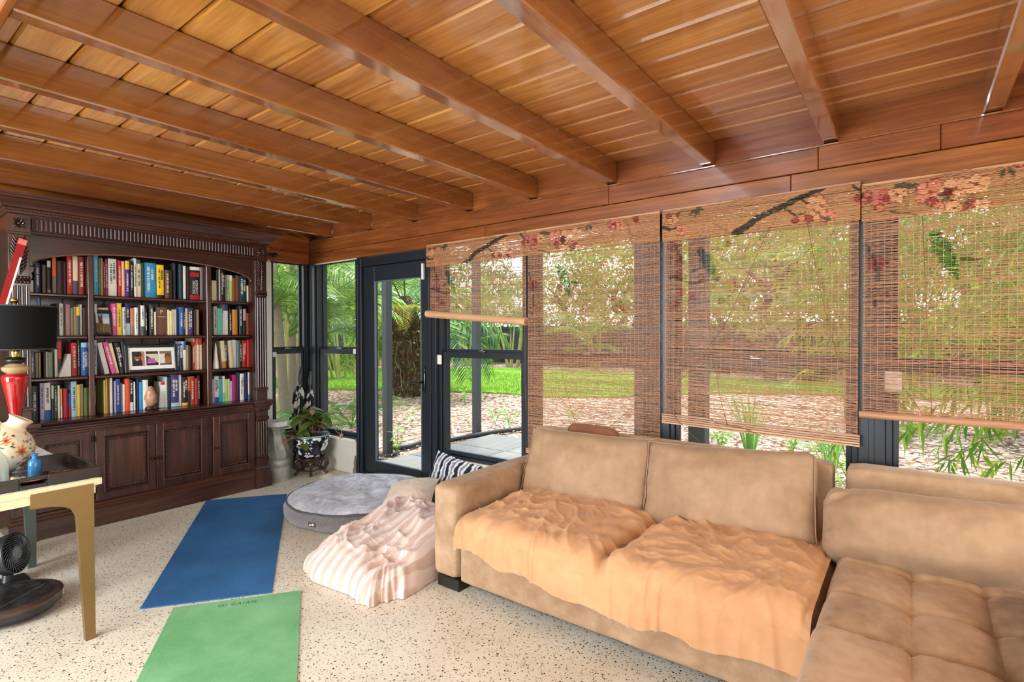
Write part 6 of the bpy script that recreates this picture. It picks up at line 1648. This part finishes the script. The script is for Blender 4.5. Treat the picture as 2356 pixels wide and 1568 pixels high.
# patio of concrete pavers
pt = struct('patio')
CONC = wood('weathered_concrete', (112, 108, 102), (138, 134, 128), (158, 154, 148), axis=0, rough=.9, grain=.6, contrast=.7, bumps=.05)
for i, (x0, x1) in enumerate(((3.42, 4.30), (4.312, 5.10), (5.112, 5.90))):
    for j, (y0, y1) in enumerate(((2.25, 3.10), (3.112, 3.96), (3.972, 4.80))):
        g = G(); a = .006 * ((i * 3 + j * 5) % 3)
        if i == 0 and j == 2: g.prism([(x0, y0), (x1, y0), (x1, y1), (x0 + .42, y1), (x0, 4.42)], GZ - .03, GZ + .035, 'z')
        else: g.box(x0, x1, y0, y1, GZ - .03, GZ + .035 + a * .3, .008)
        g.build('paver', CONC, pt)
# patio cover posts
pg = thing('pergola', 'dark grey metal patio cover standing on square posts outside the windows', 'pergola', (5.0, 4, GZ))
PST = plain('dark_grey_post', (66, 70, 72), .5, 0, .4, .1, 5)
def gp(g, nm):
    o = g.build(nm, PST, pg); o.matrix_parent_inverse = Matrix.Translation((-5, -4, -GZ)); return o
for (x, y, w) in ((4.262, 5.13, .046), (5.84, 5.05, .05), (5.85, 2.50, .075), (4.9, 1.55, .075), (5.85, -1.4, .07)):
    g = G(); g.box(x - w, x + w, y - w, y + w, GZ - .02, 2.74, .006); gp(g, 'post')
    g = G(); g.box(x - w - .06, x + w + .06, y - w - .06, y + w + .06, GZ - .01, GZ + .02, .004); gp(g, 'base_plate')
g = G(); g.box(5.77, 5.93, -1.8, 5.4, 2.74, 2.88, .006); gp(g, 'beam')
g = G(); g.box(4.18, 4.34, 1.2, 5.5, 2.74, 2.88, .006); gp(g, 'beam')
# black hose along the paving edge
t = g = G(); g.tube([(4.42, 5.22, GZ + .03), (4.6, 5.12, GZ + .035), (4.9, 5.20, GZ + .035), (5.2, 4.98, GZ + .04), (5.6, 4.88, GZ + .05), (6.1, 4.83, GZ + .04), (6.5, 4.7, GZ + .03)], .035, 8); tag(g.build('garden_hose', plain('black_rubber_hose', (32, 34, 34), .5), None, 60), 'black edging hose lying between the mulch and the patio paving', 'hose')
# fence at the back
FENCE = plain('slate_fence', (70, 74, 78), .8, var=.2, vsc=3)
fe = thing('back_fence', 'dark grey panelled boundary fence behind the lawn and palms', 'fence', (21.5, 5, GZ))
FP = plain('slate_fence_post', (56, 60, 64), .8)
def fpart(g, nm, m): 
    o = g.build(nm, m, fe); o.matrix_parent_inverse = Matrix.Translation((-21.5, -5, -GZ)); return o
for k in range(16):
    y0 = -12 + k * 2.4; g = G(); g.box(21.4, 21.48, y0 + .06, y0 + 2.34, GZ, 1.75, .01); g.box(21.37, 21.4, y0 + .06, y0 + 2.34, 1.6, 1.72, .005); fpart(g, 'fence_panel', FENCE)
    g = G(); g.box(21.36, 21.52, y0 - .06, y0 + .06, GZ, 1.8, .01); fpart(g, 'fence_post', FP)
for k in range(12):
    x0 = -7 + k * 2.4; g = G(); g.box(x0 + .06, x0 + 2.34, 26.0, 26.08, GZ, 1.75, .01); fpart(g, 'fence_panel', FENCE)
    g = G(); g.box(x0 - .06, x0 + .06, 25.96, 26.12, GZ, 1.8, .01); fpart(g, 'fence_post', FP)

# ---- foliage meshes
FR_A = leafmat('palm_leaflet', (34, 74, 24), (70, 118, 38), (136, 168, 66), .34, .3)
FR_Y = leafmat('yellowing_leaflet', (150, 160, 40), (206, 186, 44), (220, 170, 50), .4, .4)
FR_L = leafmat('areca_leaflet', (56, 100, 40), (104, 150, 62), (180, 198, 108), .38, .35)
BAMB = leafmat('bamboo_leaf', (60, 118, 30), (112, 160, 46), (176, 190, 70), .45, .4)
BAMY = leafmat('bamboo_leaf_olive', (96, 122, 40), (152, 160, 60), (196, 184, 84), .45, .45)
TREE1 = leafmat('tree_leaf', (46, 84, 36), (86, 126, 54), (140, 164, 84), .35, .5)
TREE2 = leafmat('tree_leaf_light', (88, 120, 50), (136, 160, 76), (190, 196, 118), .4, .5)
def frond_mesh(nm, L, nl, mat, droop, lw, ll, seed, twist=.0):
    r = random.Random(seed); g = G(); pts = []
    for i in range(13):
        f = i / 12; pts.append(Vector((L * (f - .12 * f ** 3), 0, L * (.42 * f - droop * f ** 2.2))))
    g.tube(pts, [.022 * (1 - .85 * i / 12) for i in range(13)], 5)
    for k in range(nl):
        f = .14 + .86 * k / (nl - 1); i = min(11, int(f * 12)); p = pts[i].lerp(pts[i + 1], f * 12 - i); d = (pts[i + 1] - pts[i]).normalized()
        l = ll * math.sin(math.pi * (.16 + .76 * f)) ** .7 * r.uniform(.85, 1.1)
        for s in (-1, 1):
            side = Vector((0, s, 0)); dirv = (side * .80 + d * .62 + Vector((0, 0, .10 - .15 * f + r.uniform(-.08, .08)))).normalized()
            m = p + dirv * l * .5; tip = p + dirv * l * .92 + Vector((0, 0, -l * r.uniform(.22, .45))); w = d * lw
            g.add([p - w * .5, p + w * .5, m + w, m - w, tip], [(0, 1, 2, 3), (3, 2, 4)])
    return g.mesh(nm, mat)
FRP = [frond_mesh('frond', 3.0, 44, FR_A, .55, .022, .75, s) for s in (1, 2)]
FRY = frond_mesh('frond', 2.1, 36, FR_Y, 1.05, .022, .62, 3)
FRA = [frond_mesh('frond', 1.9, 30, FR_L, d, .017, .50, s) for s, d in ((4, .35), (5, .55), (6, .25))]
FRG = [frond_mesh('frond', 1.9, 30, FR_A, d, .017, .52, s) for s, d in ((7, .4), (8, .62))]
def canopy_mesh(nm, n, rx, rz, size, mat, seed, shell=.55):
    r = np.random.default_rng(seed); d = r.normal(0, 1, (n, 3)); d /= np.linalg.norm(d, axis=1)[:, None]
    lump = 1 + .22 * np.sin(d[:, 0] * 5 + seed) * np.cos(d[:, 1] * 4 + seed * 2) + .15 * np.sin(d[:, 2] * 7 + seed)
    rad = (shell + (1 - shell) * r.uniform(0, 1, n) ** .6) * lump; C = d * rad[:, None] * np.array([rx, rx, rz])
    ax = r.normal(0, 1, (n, 3)); ax /= np.linalg.norm(ax, axis=1)[:, None]; ax[:, 2] -= .35; b = np.cross(ax, r.normal(0, 1, (n, 3))); b /= np.linalg.norm(b, axis=1)[:, None]
    L = size * r.uniform(.6, 1.3, n)[:, None]; W = L * .32
    V = np.stack([C - ax * L * .5, C + b * W * .5, C + ax * L * .5, C - b * W * .5], 1).reshape(-1, 3)
    return scatter_mesh(nm, V, np.arange(n * 4).reshape(n, 4), mat)
BARK = plain('grey_bark', (122, 110, 92), .9, 0, .2, .25, 14)
BARKD = plain('brown_bark', (84, 68, 52), .95, 0, .2, .3, 14)
CAN = [canopy_mesh('foliage', 4200, 2.3, 2.0, .26, TREE1, 1), canopy_mesh('foliage', 4200, 2.4, 1.9, .24, TREE2, 2), canopy_mesh('foliage', 3600, 2.0, 2.3, .28, TREE2, 3), canopy_mesh('foliage', 4000, 2.4, 2.2, .25, BAMY, 4)]
def trunk_mesh(h, r, seed, mat=BARK):
    q = random.Random(seed); g = G(); pts = [(q.uniform(-.1, .1) * i, q.uniform(-.1, .1) * i, h * i / 5) for i in range(6)]
    g.tube(pts, [r * (1.25 if i == 0 else 1 - .09 * i) for i in range(6)], 9)
    for k in range(5):
        a = k * 1.3; b = Vector(pts[3]).lerp(Vector(pts[5]), k / 5); g.tube([b, b + Vector((math.cos(a) * .7, math.sin(a) * .7, .6)), b + Vector((math.cos(a) * 1.4, math.sin(a) * 1.4, 1.0))], [r * .5, r * .35, r * .12], 6)
    return g.mesh('trunk', mat, 60)
TRK = [trunk_mesh(2.9, .13, 3), trunk_mesh(3.4, .16, 5, BARKD)]
def tree(x, y, v, s, label, grp, zc=None):
    t = thing('garden_tree', label, 'tree', (x, y, GZ), random.uniform(0, 6.28), grp); t.scale = (s, s, s)
    inst('trunk', TRK[v % 2], t); inst('foliage', CAN[v % 4], t, (0, 0, zc or 3.3))['kind'] = 'stuff'; return t
TREES = [(23.6, 20.5, 0, 1.25, 'dark leafy tree behind the fence, seen through the glass door above the palm trunk'), (23.8, 14.6, 1, 1.2, 'light green tree behind the fence, seen through the rolled-up blind'),
 (24.0, 8.6, 2, 1.25, 'pale green tree behind the fence, seen through the second blind'), (17.4, 3.4, 3, 1.05, 'olive tree beyond the lawn, at the middle blind'), (19.2, -1.6, 1, 1.2, 'light tree in front of the fence past the lawn end'),
 (15.2, -4.6, 3, 1.1, 'olive tree behind the bamboo, lawn end'), (22.5, 2.2, 0, 1.3, 'dark tree rising behind the olive tree and the fence'), (12.0, -3.2, 2, .9, 'small pale tree between the bamboo and the lawn'),
 (15.5, 23.5, 0, 1.2, 'dark tree at the back corner of the garden, behind the palms'), (9.6, 23.0, 2, 1.2, 'pale tree at the back of the corner window view'), (5.2, 21.0, 1, 1.15, 'light tree at the back, seen through the small north window'), (12.6, 21.6, 3, 1.0, 'olive tree in the back corner behind the areca palms'),
 (19.5, 23.6, 1, 1.2, 'light tree filling the back corner over the fence'), (24.2, -7.0, 0, 1.3, 'dark tree at the far end of the fence'), (1.0, 16.5, 0, 1.1, 'dark tree beside the house, at the edge of the small north window'), (24.5, 11.6, 3, 1.2, 'olive tree behind the fence between the two pale ones'),
 (10.6, -6.6, 1, 1.1, 'light tree near the house end, behind the bamboo'), (20.6, 5.6, 1, 1.1, 'light green tree against the fence behind the lawn')]
for x, y, v, s, lab in TREES: tree(x, y, v, s, lab, 'trees around the garden')
# low hedge-like shrubs along the fence and house side
SHR = [canopy_mesh('foliage', 1500, .8, .65, .16, TREE1, 11, .3), canopy_mesh('foliage', 1400, .7, .6, .17, FR_L, 12, .3)]
SHL = ['round dark shrub at the foot of the fence behind the lawn, by the palms', 'light shrub at the foot of the fence', 'dark shrub beside the lawn corner behind the door', 'light green shrub under the corner palms', 'dark shrub left of the palm trunk', 'light shrub under the trees past the lawn end', 'dark shrub under the olive tree', 'light shrub against the fence, middle blind']
for i, (x, y, s) in enumerate(((20.4, 16.8, .8), (20.6, 12.0, .9), (13.2, 19.4, .8), (11.0, 18.6, .7), (9.4, 15.6, .6), (16.8, -2.2, 1.1), (18.3, 2.6, 1.0), (20.2, 8.4, .9))):
    t = thing('shrub', SHL[i], 'shrub', (x, y, GZ), i); t.scale = (s, s, s); inst('foliage', SHR[i % 2], t, (0, 0, .55))['kind'] = 'stuff'
    g = G(); g.tube([(0, 0, 0), (.02, .02, .5)], [.04, .02], 6); g.build('stem', BARKD, t, 60)
# old palm by the door
def m_oldtrunk():
    m = M('fibrous_palm_trunk'); v = m.coord((7, 7, 3)); n = m.noise(v, 2.2, 8, .75, 1.5)
    m.bsdf(m.ramp(n, [(.34, lin((40, 30, 24))), (.5, lin((98, 76, 58))), (.66, lin((160, 134, 104)))]), .95, 0, .1); m.bump(n, 1.0, .08); return m.mat
pa = thing('palm_tree', 'stout old palm with a shaggy brown trunk at the lawn edge, seen through the door', 'palm', (8.75, 9.85, GZ))
g = G(); prof = [(.52, 0), (.48, .3), (.44, .7), (.44, 1.1), (.42, 1.5), (.36, 1.8), (.25, 2.1), (.12, 2.4)]
g.lathe(prof, 36, mod=lambda a, z: 1 + .09 * noise.noise(Vector((math.cos(a) * 3, math.sin(a) * 3, z * 4))) + .05 * math.sin(a * 9 + z * 6)); g.build('trunk', m_oldtrunk(), pa, 60)
g = G(); q = random.Random(3)
for k in range(70):
    a = q.uniform(0, 6.28); z = q.uniform(.2, 1.7); r = .44; p = Vector((r * math.cos(a), r * math.sin(a), z)); pts = [p]
    for i in range(3): p = p + Vector((math.cos(a) * .03 + q.uniform(-.08, .08), math.sin(a) * .03 + q.uniform(-.08, .08), q.uniform(-.3, .12))); pts.append(p)
    g.tube(pts, [.008, .007, .006, .003], 4)
o = g.build('dead_fibres', plain('pale_root_fibre', (176, 152, 122), .9), pa); o['kind'] = 'stuff'
g = G(); q = random.Random(8)
for k in range(300):
    a = q.uniform(0, 6.28); z = q.uniform(0, 1.6); r = .46 + q.uniform(0, .16); p = Vector((r * math.cos(a), r * math.sin(a), z)); d = Vector((math.cos(a + q.uniform(-1, 1)), math.sin(a + q.uniform(-1, 1)), q.uniform(-.6, .4))) * .14; w = d.cross(Vector((0, 0, 1))).normalized() * .03
    g.add([p, p + d * .5 + w, p + d, p + d * .5 - w], [(0, 1, 2, 3)])
o = g.build('climbing_leaves', FR_L, pa); o['kind'] = 'stuff'
for k in range(17):
    a = k * 2.4 + .3; el = (.35, .05, -.25, -.45)[k % 4]; s = random.uniform(.85, 1.1)
    inst('frond', FRP[k % 2], pa, (.1 * math.cos(a), .1 * math.sin(a), 2.15), (0, -el, a), (s, s, s))
for k in range(6):
    a = 3.4 + k * .55; inst('frond', FRY, pa, (.2 * math.cos(a), .2 * math.sin(a), 2.0), (0, -.25, a), (.55, .6, .5))
# clumping areca palms
def areca(x, y, s, lab, ns, nf, seed, frs, hmax=3.2):
    q = random.Random(seed); t = thing('areca_palm', lab, 'palm', (x, y, GZ), 0, None); t.scale = (s, s, s)
    tops = []
    for k in range(ns):
        a = q.uniform(0, 6.28); r = q.uniform(.05, .4); b = Vector((r * math.cos(a), r * math.sin(a), 0)); h = hmax * q.uniform(.35, .8); tp = b + Vector((math.cos(a) * h * q.uniform(.1, .35), math.sin(a) * h * q.uniform(.1, .35), h))
        g = G(); g.tube([b, b.lerp(tp, .5) + Vector((0, 0, .1)), tp], [.045, .036, .026], 7); g.build('stem', plain('areca_cane', (168, 158, 96), .6, 0, .3, .25, 6), t, 60); tops.append((tp, a))
    for k in range(nf):
        tp, a = tops[k % ns]; az = a + q.uniform(-1.5, 1.5); el = q.uniform(-.1, .9); ss = q.uniform(.75, 1.2)
        inst('frond', frs[k % len(frs)], t, tp - Vector((0, 0, q.uniform(0, .5))), (q.uniform(-.4, .4), -el, az), (ss, ss, ss))
AREC = [(18.6, 16.6, 1.15, 'clump of areca palms by the fence behind the lawn, left of the post', 9, 24, 1, FRA), (18.9, 14.3, 1.1, 'clump of areca palms by the fence behind the lawn, right of the post', 8, 22, 2, FRA),
 (13.6, 18.6, 1.15, 'tall areca palm clump in the garden corner, seen above the door jamb window', 8, 24, 3, FRG), (10.4, 14.8, 1.1, 'leafy palm clump between the corner window and the palm trunk', 7, 26, 4, FRG),
 (6.1, 10.6, .95, 'slender palm clump close to the north corner window', 6, 20, 5, FRG), (4.75, 9.0, 1.0, 'grey-stemmed palm clump outside the small north window', 6, 18, 6, FRA), (7.6, 13.2, 1.1, 'palm clump in the north-east bed behind the corner window', 7, 24, 7, FRG),
 (3.6, 12.0, 1.1, 'palm clump beside the house behind the grey-stemmed one', 6, 20, 8, FRA), (19.4, 10.2, 1.0, 'areca palm clump by the fence, behind the second blind', 7, 18, 9, FRA), (16.2, 20.0, 1.1, 'areca palm clump in the far corner behind the lawn', 7, 20, 10, FRA)]
for a in AREC: areca(*a)
# slim tree trunks outside the north window
for i, (x, y, lx) in enumerate(((4.58, 8.0, -.10), (5.0, 8.3, .22), (5.42, 9.2, .05))):
    t = thing('slim_tree', ('slim grey tree outside the small north window, left', 'slim leaning tree crossing the small north window', 'slim tree behind the corner post outside')[i], 'tree', (x, y, GZ)); q = random.Random(i)
    g = G(); g.tube([(0, 0, 0), (lx * .3, .05, 1.0), (lx, .1, 2.2), (lx * 1.9, .1, 3.6)], [.085, .07, .062, .045], 9); g.build('trunk', BARK, t, 60)
    inst('foliage', SHR[1], t, (lx * 1.9, .1, 4.0), (0, 0, i), (1.4, 1.4, 1.4))['kind'] = 'stuff'
# young palms just outside the corner window
def young(x, y, lab, n_, L, seed, z=.05):
    t = thing('young_palm', lab, 'palm', (x, y, GZ)); q = random.Random(seed)
    for k in range(n_):
        a = q.uniform(0, 6.28); s = L * q.uniform(.7, 1.1) / 1.9; inst('frond', FRG[k % 2], t, (.03 * math.cos(a), .03 * math.sin(a), z), (0, -q.uniform(.2, .9), a), (s, s * .75, s))
    g = G(); g.cyl((0, 0, 0), (0, 0, z + .03), .03, .02, 8); g.build('stem', BARK, t, 60)
young(4.1, 6.6, 'young feathery palm close outside the north corner window', 9, 1.1, 1); young(5.1, 7.0, 'young palm in the mulch outside the corner window by the umbrellas', 8, 1.0, 2)
# weeds in the mulch
WEED = leafmat('weed_leaf', (86, 140, 50), (130, 180, 80), (170, 200, 104), .4, .5)
wl = leaf_mesh('leaf', .085, .03, WEED, .3)
def weed(x, y, lab, n_, h, seed):
    t = thing('weed', lab, 'plant', (x, y, GZ + .01)); q = random.Random(seed)
    for k in range(max(2, n_ // 5)):
        a = q.uniform(0, 6.28); tp = Vector((.12 * math.cos(a), .12 * math.sin(a), h * q.uniform(.7, 1.1))); g = G(); g.tube([(0, 0, 0), tp * .5 + Vector((0, 0, .03)), tp], [.004, .003, .002], 5); g.build('stem', WEED, t)
        for j in range(5): inst('leaf', wl, t, tp * (.4 + .15 * j), (q.uniform(-.5, .5), -q.uniform(-.3, .8), q.uniform(0, 6.28)), (1.2, 1.2, 1.2))
weed(4.32, 5.02, 'leafy green weed growing at the paving edge just outside the door', 20, .30, 1); weed(5.9, 6.5, 'small weed in the mulch behind the door glass', 14, .22, 2)
weed(6.7, 5.4, 'green weed in the mulch near the slim post, farther back', 20, .26, 3); weed(6.5, 4.95, 'green weed in the mulch just behind the paving', 22, .3, 4); weed(8.2, 7.4, 'pale weed in the middle of the mulch before the lawn', 18, .3, 5); weed(7.4, 4.4, 'weed right of the slim post in the mulch', 18, .25, 6)
# strap-leaved clump and ground cover behind the middle blind
def strap(x, y, lab, n_, L, seed, mat):
    t = thing('strap_plant', lab, 'plant', (x, y, GZ)); q = random.Random(seed)
    for k in range(n_):
        a = q.uniform(0, 6.28); sp = q.uniform(.15, .55); g = G(); w = .009
        d = Vector((math.cos(a), math.sin(a), 0)); pr = Vector((-d.y, d.x, 0)); l = L * q.uniform(.7, 1.1)
        pts = [d * .03, d * (.03 + sp * .3 * l) + Vector((0, 0, .5 * l)), d * (.03 + sp * .7 * l) + Vector((0, 0, .85 * l)), d * (.03 + sp * 1.1 * l) + Vector((0, 0, .95 * l))]
        for i, p in enumerate(pts):
            ww = w * (1, 1.1, .7, .08)[i]; g.v += [p - pr * ww, p + pr * ww]
        g.f = [(2 * i, 2 * i + 1, 2 * i + 3, 2 * i + 2) for i in range(3)]; g.m = [0] * 3
        g.build('leaf', mat, t)
STRAP = leafmat('strap_leaf', (76, 140, 60), (120, 180, 90), (176, 206, 120), .4, .4)
strap(6.6, 1.50, 'strap-leaved green clump showing under the middle blind', 40, .8, 1, STRAP); strap(5.9, .62, 'upright strap plant under the middle blind, nearer the wide mullion', 14, .6, 2, STRAP)
q = random.Random(4)
for i, (x, y) in enumerate(((6.3, .9), (6.9, .75), (7.2, 1.15), (6.2, .5), (7.6, .5), (5.6, .9), (6.9, 1.9), (5.5, .42))):
    weed(x, y, ('leafy ground cover under the middle blind, ' + ('beside the strap clump', 'behind the strap clump', 'farthest from the glass', 'by the upright strap plant', 'at the mullion edge', 'nearest the glass', 'left of the strap clump', 'close to the mullion')[i]), 30, .24, 20 + i)
# bamboo outside the last window
def bamboo_spray(n_, seed, mat=BAMB, L=.19, W=.012):
    q = random.Random(seed); g = G(); pts = [Vector((0, 0, 0))]
    for i in range(6): pts.append(pts[-1] + Vector((.11, q.uniform(-.03, .03), -.012 * i + q.uniform(-.02, .03))))
    g.tube(pts, [.0035 * (1 - .12 * i) for i in range(7)], 4)
    for k in range(n_):
        f = q.uniform(.15, 1) * 5.99; i = int(f); p = pts[i].lerp(pts[i + 1], f - i); a = q.uniform(-1.3, 1.3); l = L * q.uniform(.6, 1.25)
        d = Vector((math.cos(a) * .6, math.sin(a) * .75, q.uniform(-1.25, -.15))).normalized(); s = d.cross(Vector((q.uniform(-1, 1), q.uniform(-1, 1), .3))).normalized() * W * q.uniform(.7, 1.2)
        g.add([p, p + d * l * .35 + s, p + d * l + Vector((0, 0, -l * .12)), p + d * l * .35 - s, p + d * l * .4 + Vector((0, 0, .006))], [(0, 1, 4), (1, 2, 4), (2, 3, 4), (3, 0, 4)])
    return g.mesh('leaf_spray', mat)
SPR = [bamboo_spray(26, 1), bamboo_spray(22, 2), bamboo_spray(28, 3, BAMY), bamboo_spray(24, 4, BAMY)]
CULM = plain('bamboo_culm', (150, 140, 76), .45, 0, .4, .2, 5)
def bamboo(x, y, lab, nc, seed, h=4.2, spread=.35, nspr=22, ylim=None):
    q = random.Random(seed); t = thing('bamboo', lab, 'bamboo', (x, y, GZ))
    for k in range(nc):
        a = q.uniform(0, 6.28); r = q.uniform(.02, spread); b = Vector((r * math.cos(a), r * math.sin(a), 0)); lean = q.uniform(.05, .28); hh = h * q.uniform(.75, 1.1); pts = [b]
        for i in range(1, 9): f = i / 8; pts.append(b + Vector((math.cos(a) * lean * hh * f ** 1.6, math.sin(a) * lean * hh * f ** 1.6, hh * f)))
        g = G(); g.tube(pts, [.020 * (1 - .09 * i) for i in range(9)], 7)
        for i in range(1, 8): g.lathe([(.019 * (1 - .09 * i) + .004, -.006), (.019 * (1 - .09 * i) + .006, 0), (.019 * (1 - .09 * i) + .004, .006)], 7, tuple(pts[i]))
        g.build('culm', CULM, t, 60)
        for j in range(nspr):
            f = q.uniform(.26, 1) * 7.99; i = int(f); p = pts[i].lerp(pts[i + 1], f - i); s = q.uniform(.8, 1.5)
            inst('leaf_spray', SPR[q.randrange(4)], t, p, (q.uniform(-.5, .5), q.uniform(-.5, .5), q.uniform(0, 6.28)), (s, s, s))
bamboo(10.2, -1.3, 'dense bamboo clump outside the last blind, between the house and the lawn', 9, 1, 4.4, .5, 24)
bamboo(8.6, -4.4, 'bamboo clump near the house at the right end of the windows', 8, 2, 4.2, .5, 24)
bamboo(10.4, .5, 'bamboo clump farther out behind the wide mullion', 8, 3, 4.4, .6, 24)
bamboo(11.6, -2.2, 'bamboo clump behind the dense one', 8, 4, 4.6, .7, 24)
# long arching branch close to the glass
t = thing('bamboo_branch', 'arching bamboo branch with long hanging leaves right outside the last window', 'bamboo', (4.7, -1.5, GZ)); q = random.Random(9)
for (b, e, zt) in (((0, 0, 0), (-.35, 1.45, 1.05), 1.9), ((.1, .1, 0), (-.25, 1.05, .80), 1.7), ((.0, -.1, 0), (-.1, .75, .98), 1.6), ((.2, .1, 0), (.1, 1.3, 1.4), 2.1), ((.1, -.2, 0), (-.2, .65, .72), 1.3), ((.05, .1, 0), (-.12, 1.1, .74), 1.5), ((.05, .0, 0), (-.2, 1.62, .92), 1.9)):
    b, e = Vector(b), Vector(e); m = (b + e) / 2; m.z = zt; pts = [b.lerp(m, .5) * 1.0 + Vector((0, 0, zt * .25)), m, m.lerp(e, .5) + Vector((0, 0, .12)), e]
    pts = [b] + pts; g = G(); g.tube(pts, [.012, .010, .008, .005, .003], 6); g.build('culm', CULM, t, 60)
    for j in range(9):
        f = .42 + .56 * j / 8; i = min(3, int(f * 4)); p = pts[i].lerp(pts[i + 1], f * 4 - i); s = q.uniform(.7, 1.05); inst('leaf_spray', SPR[q.randrange(2)], t, p, (q.uniform(-.4, .4), q.uniform(.1, .7), q.uniform(.2, 2.6)), (s, s, s))
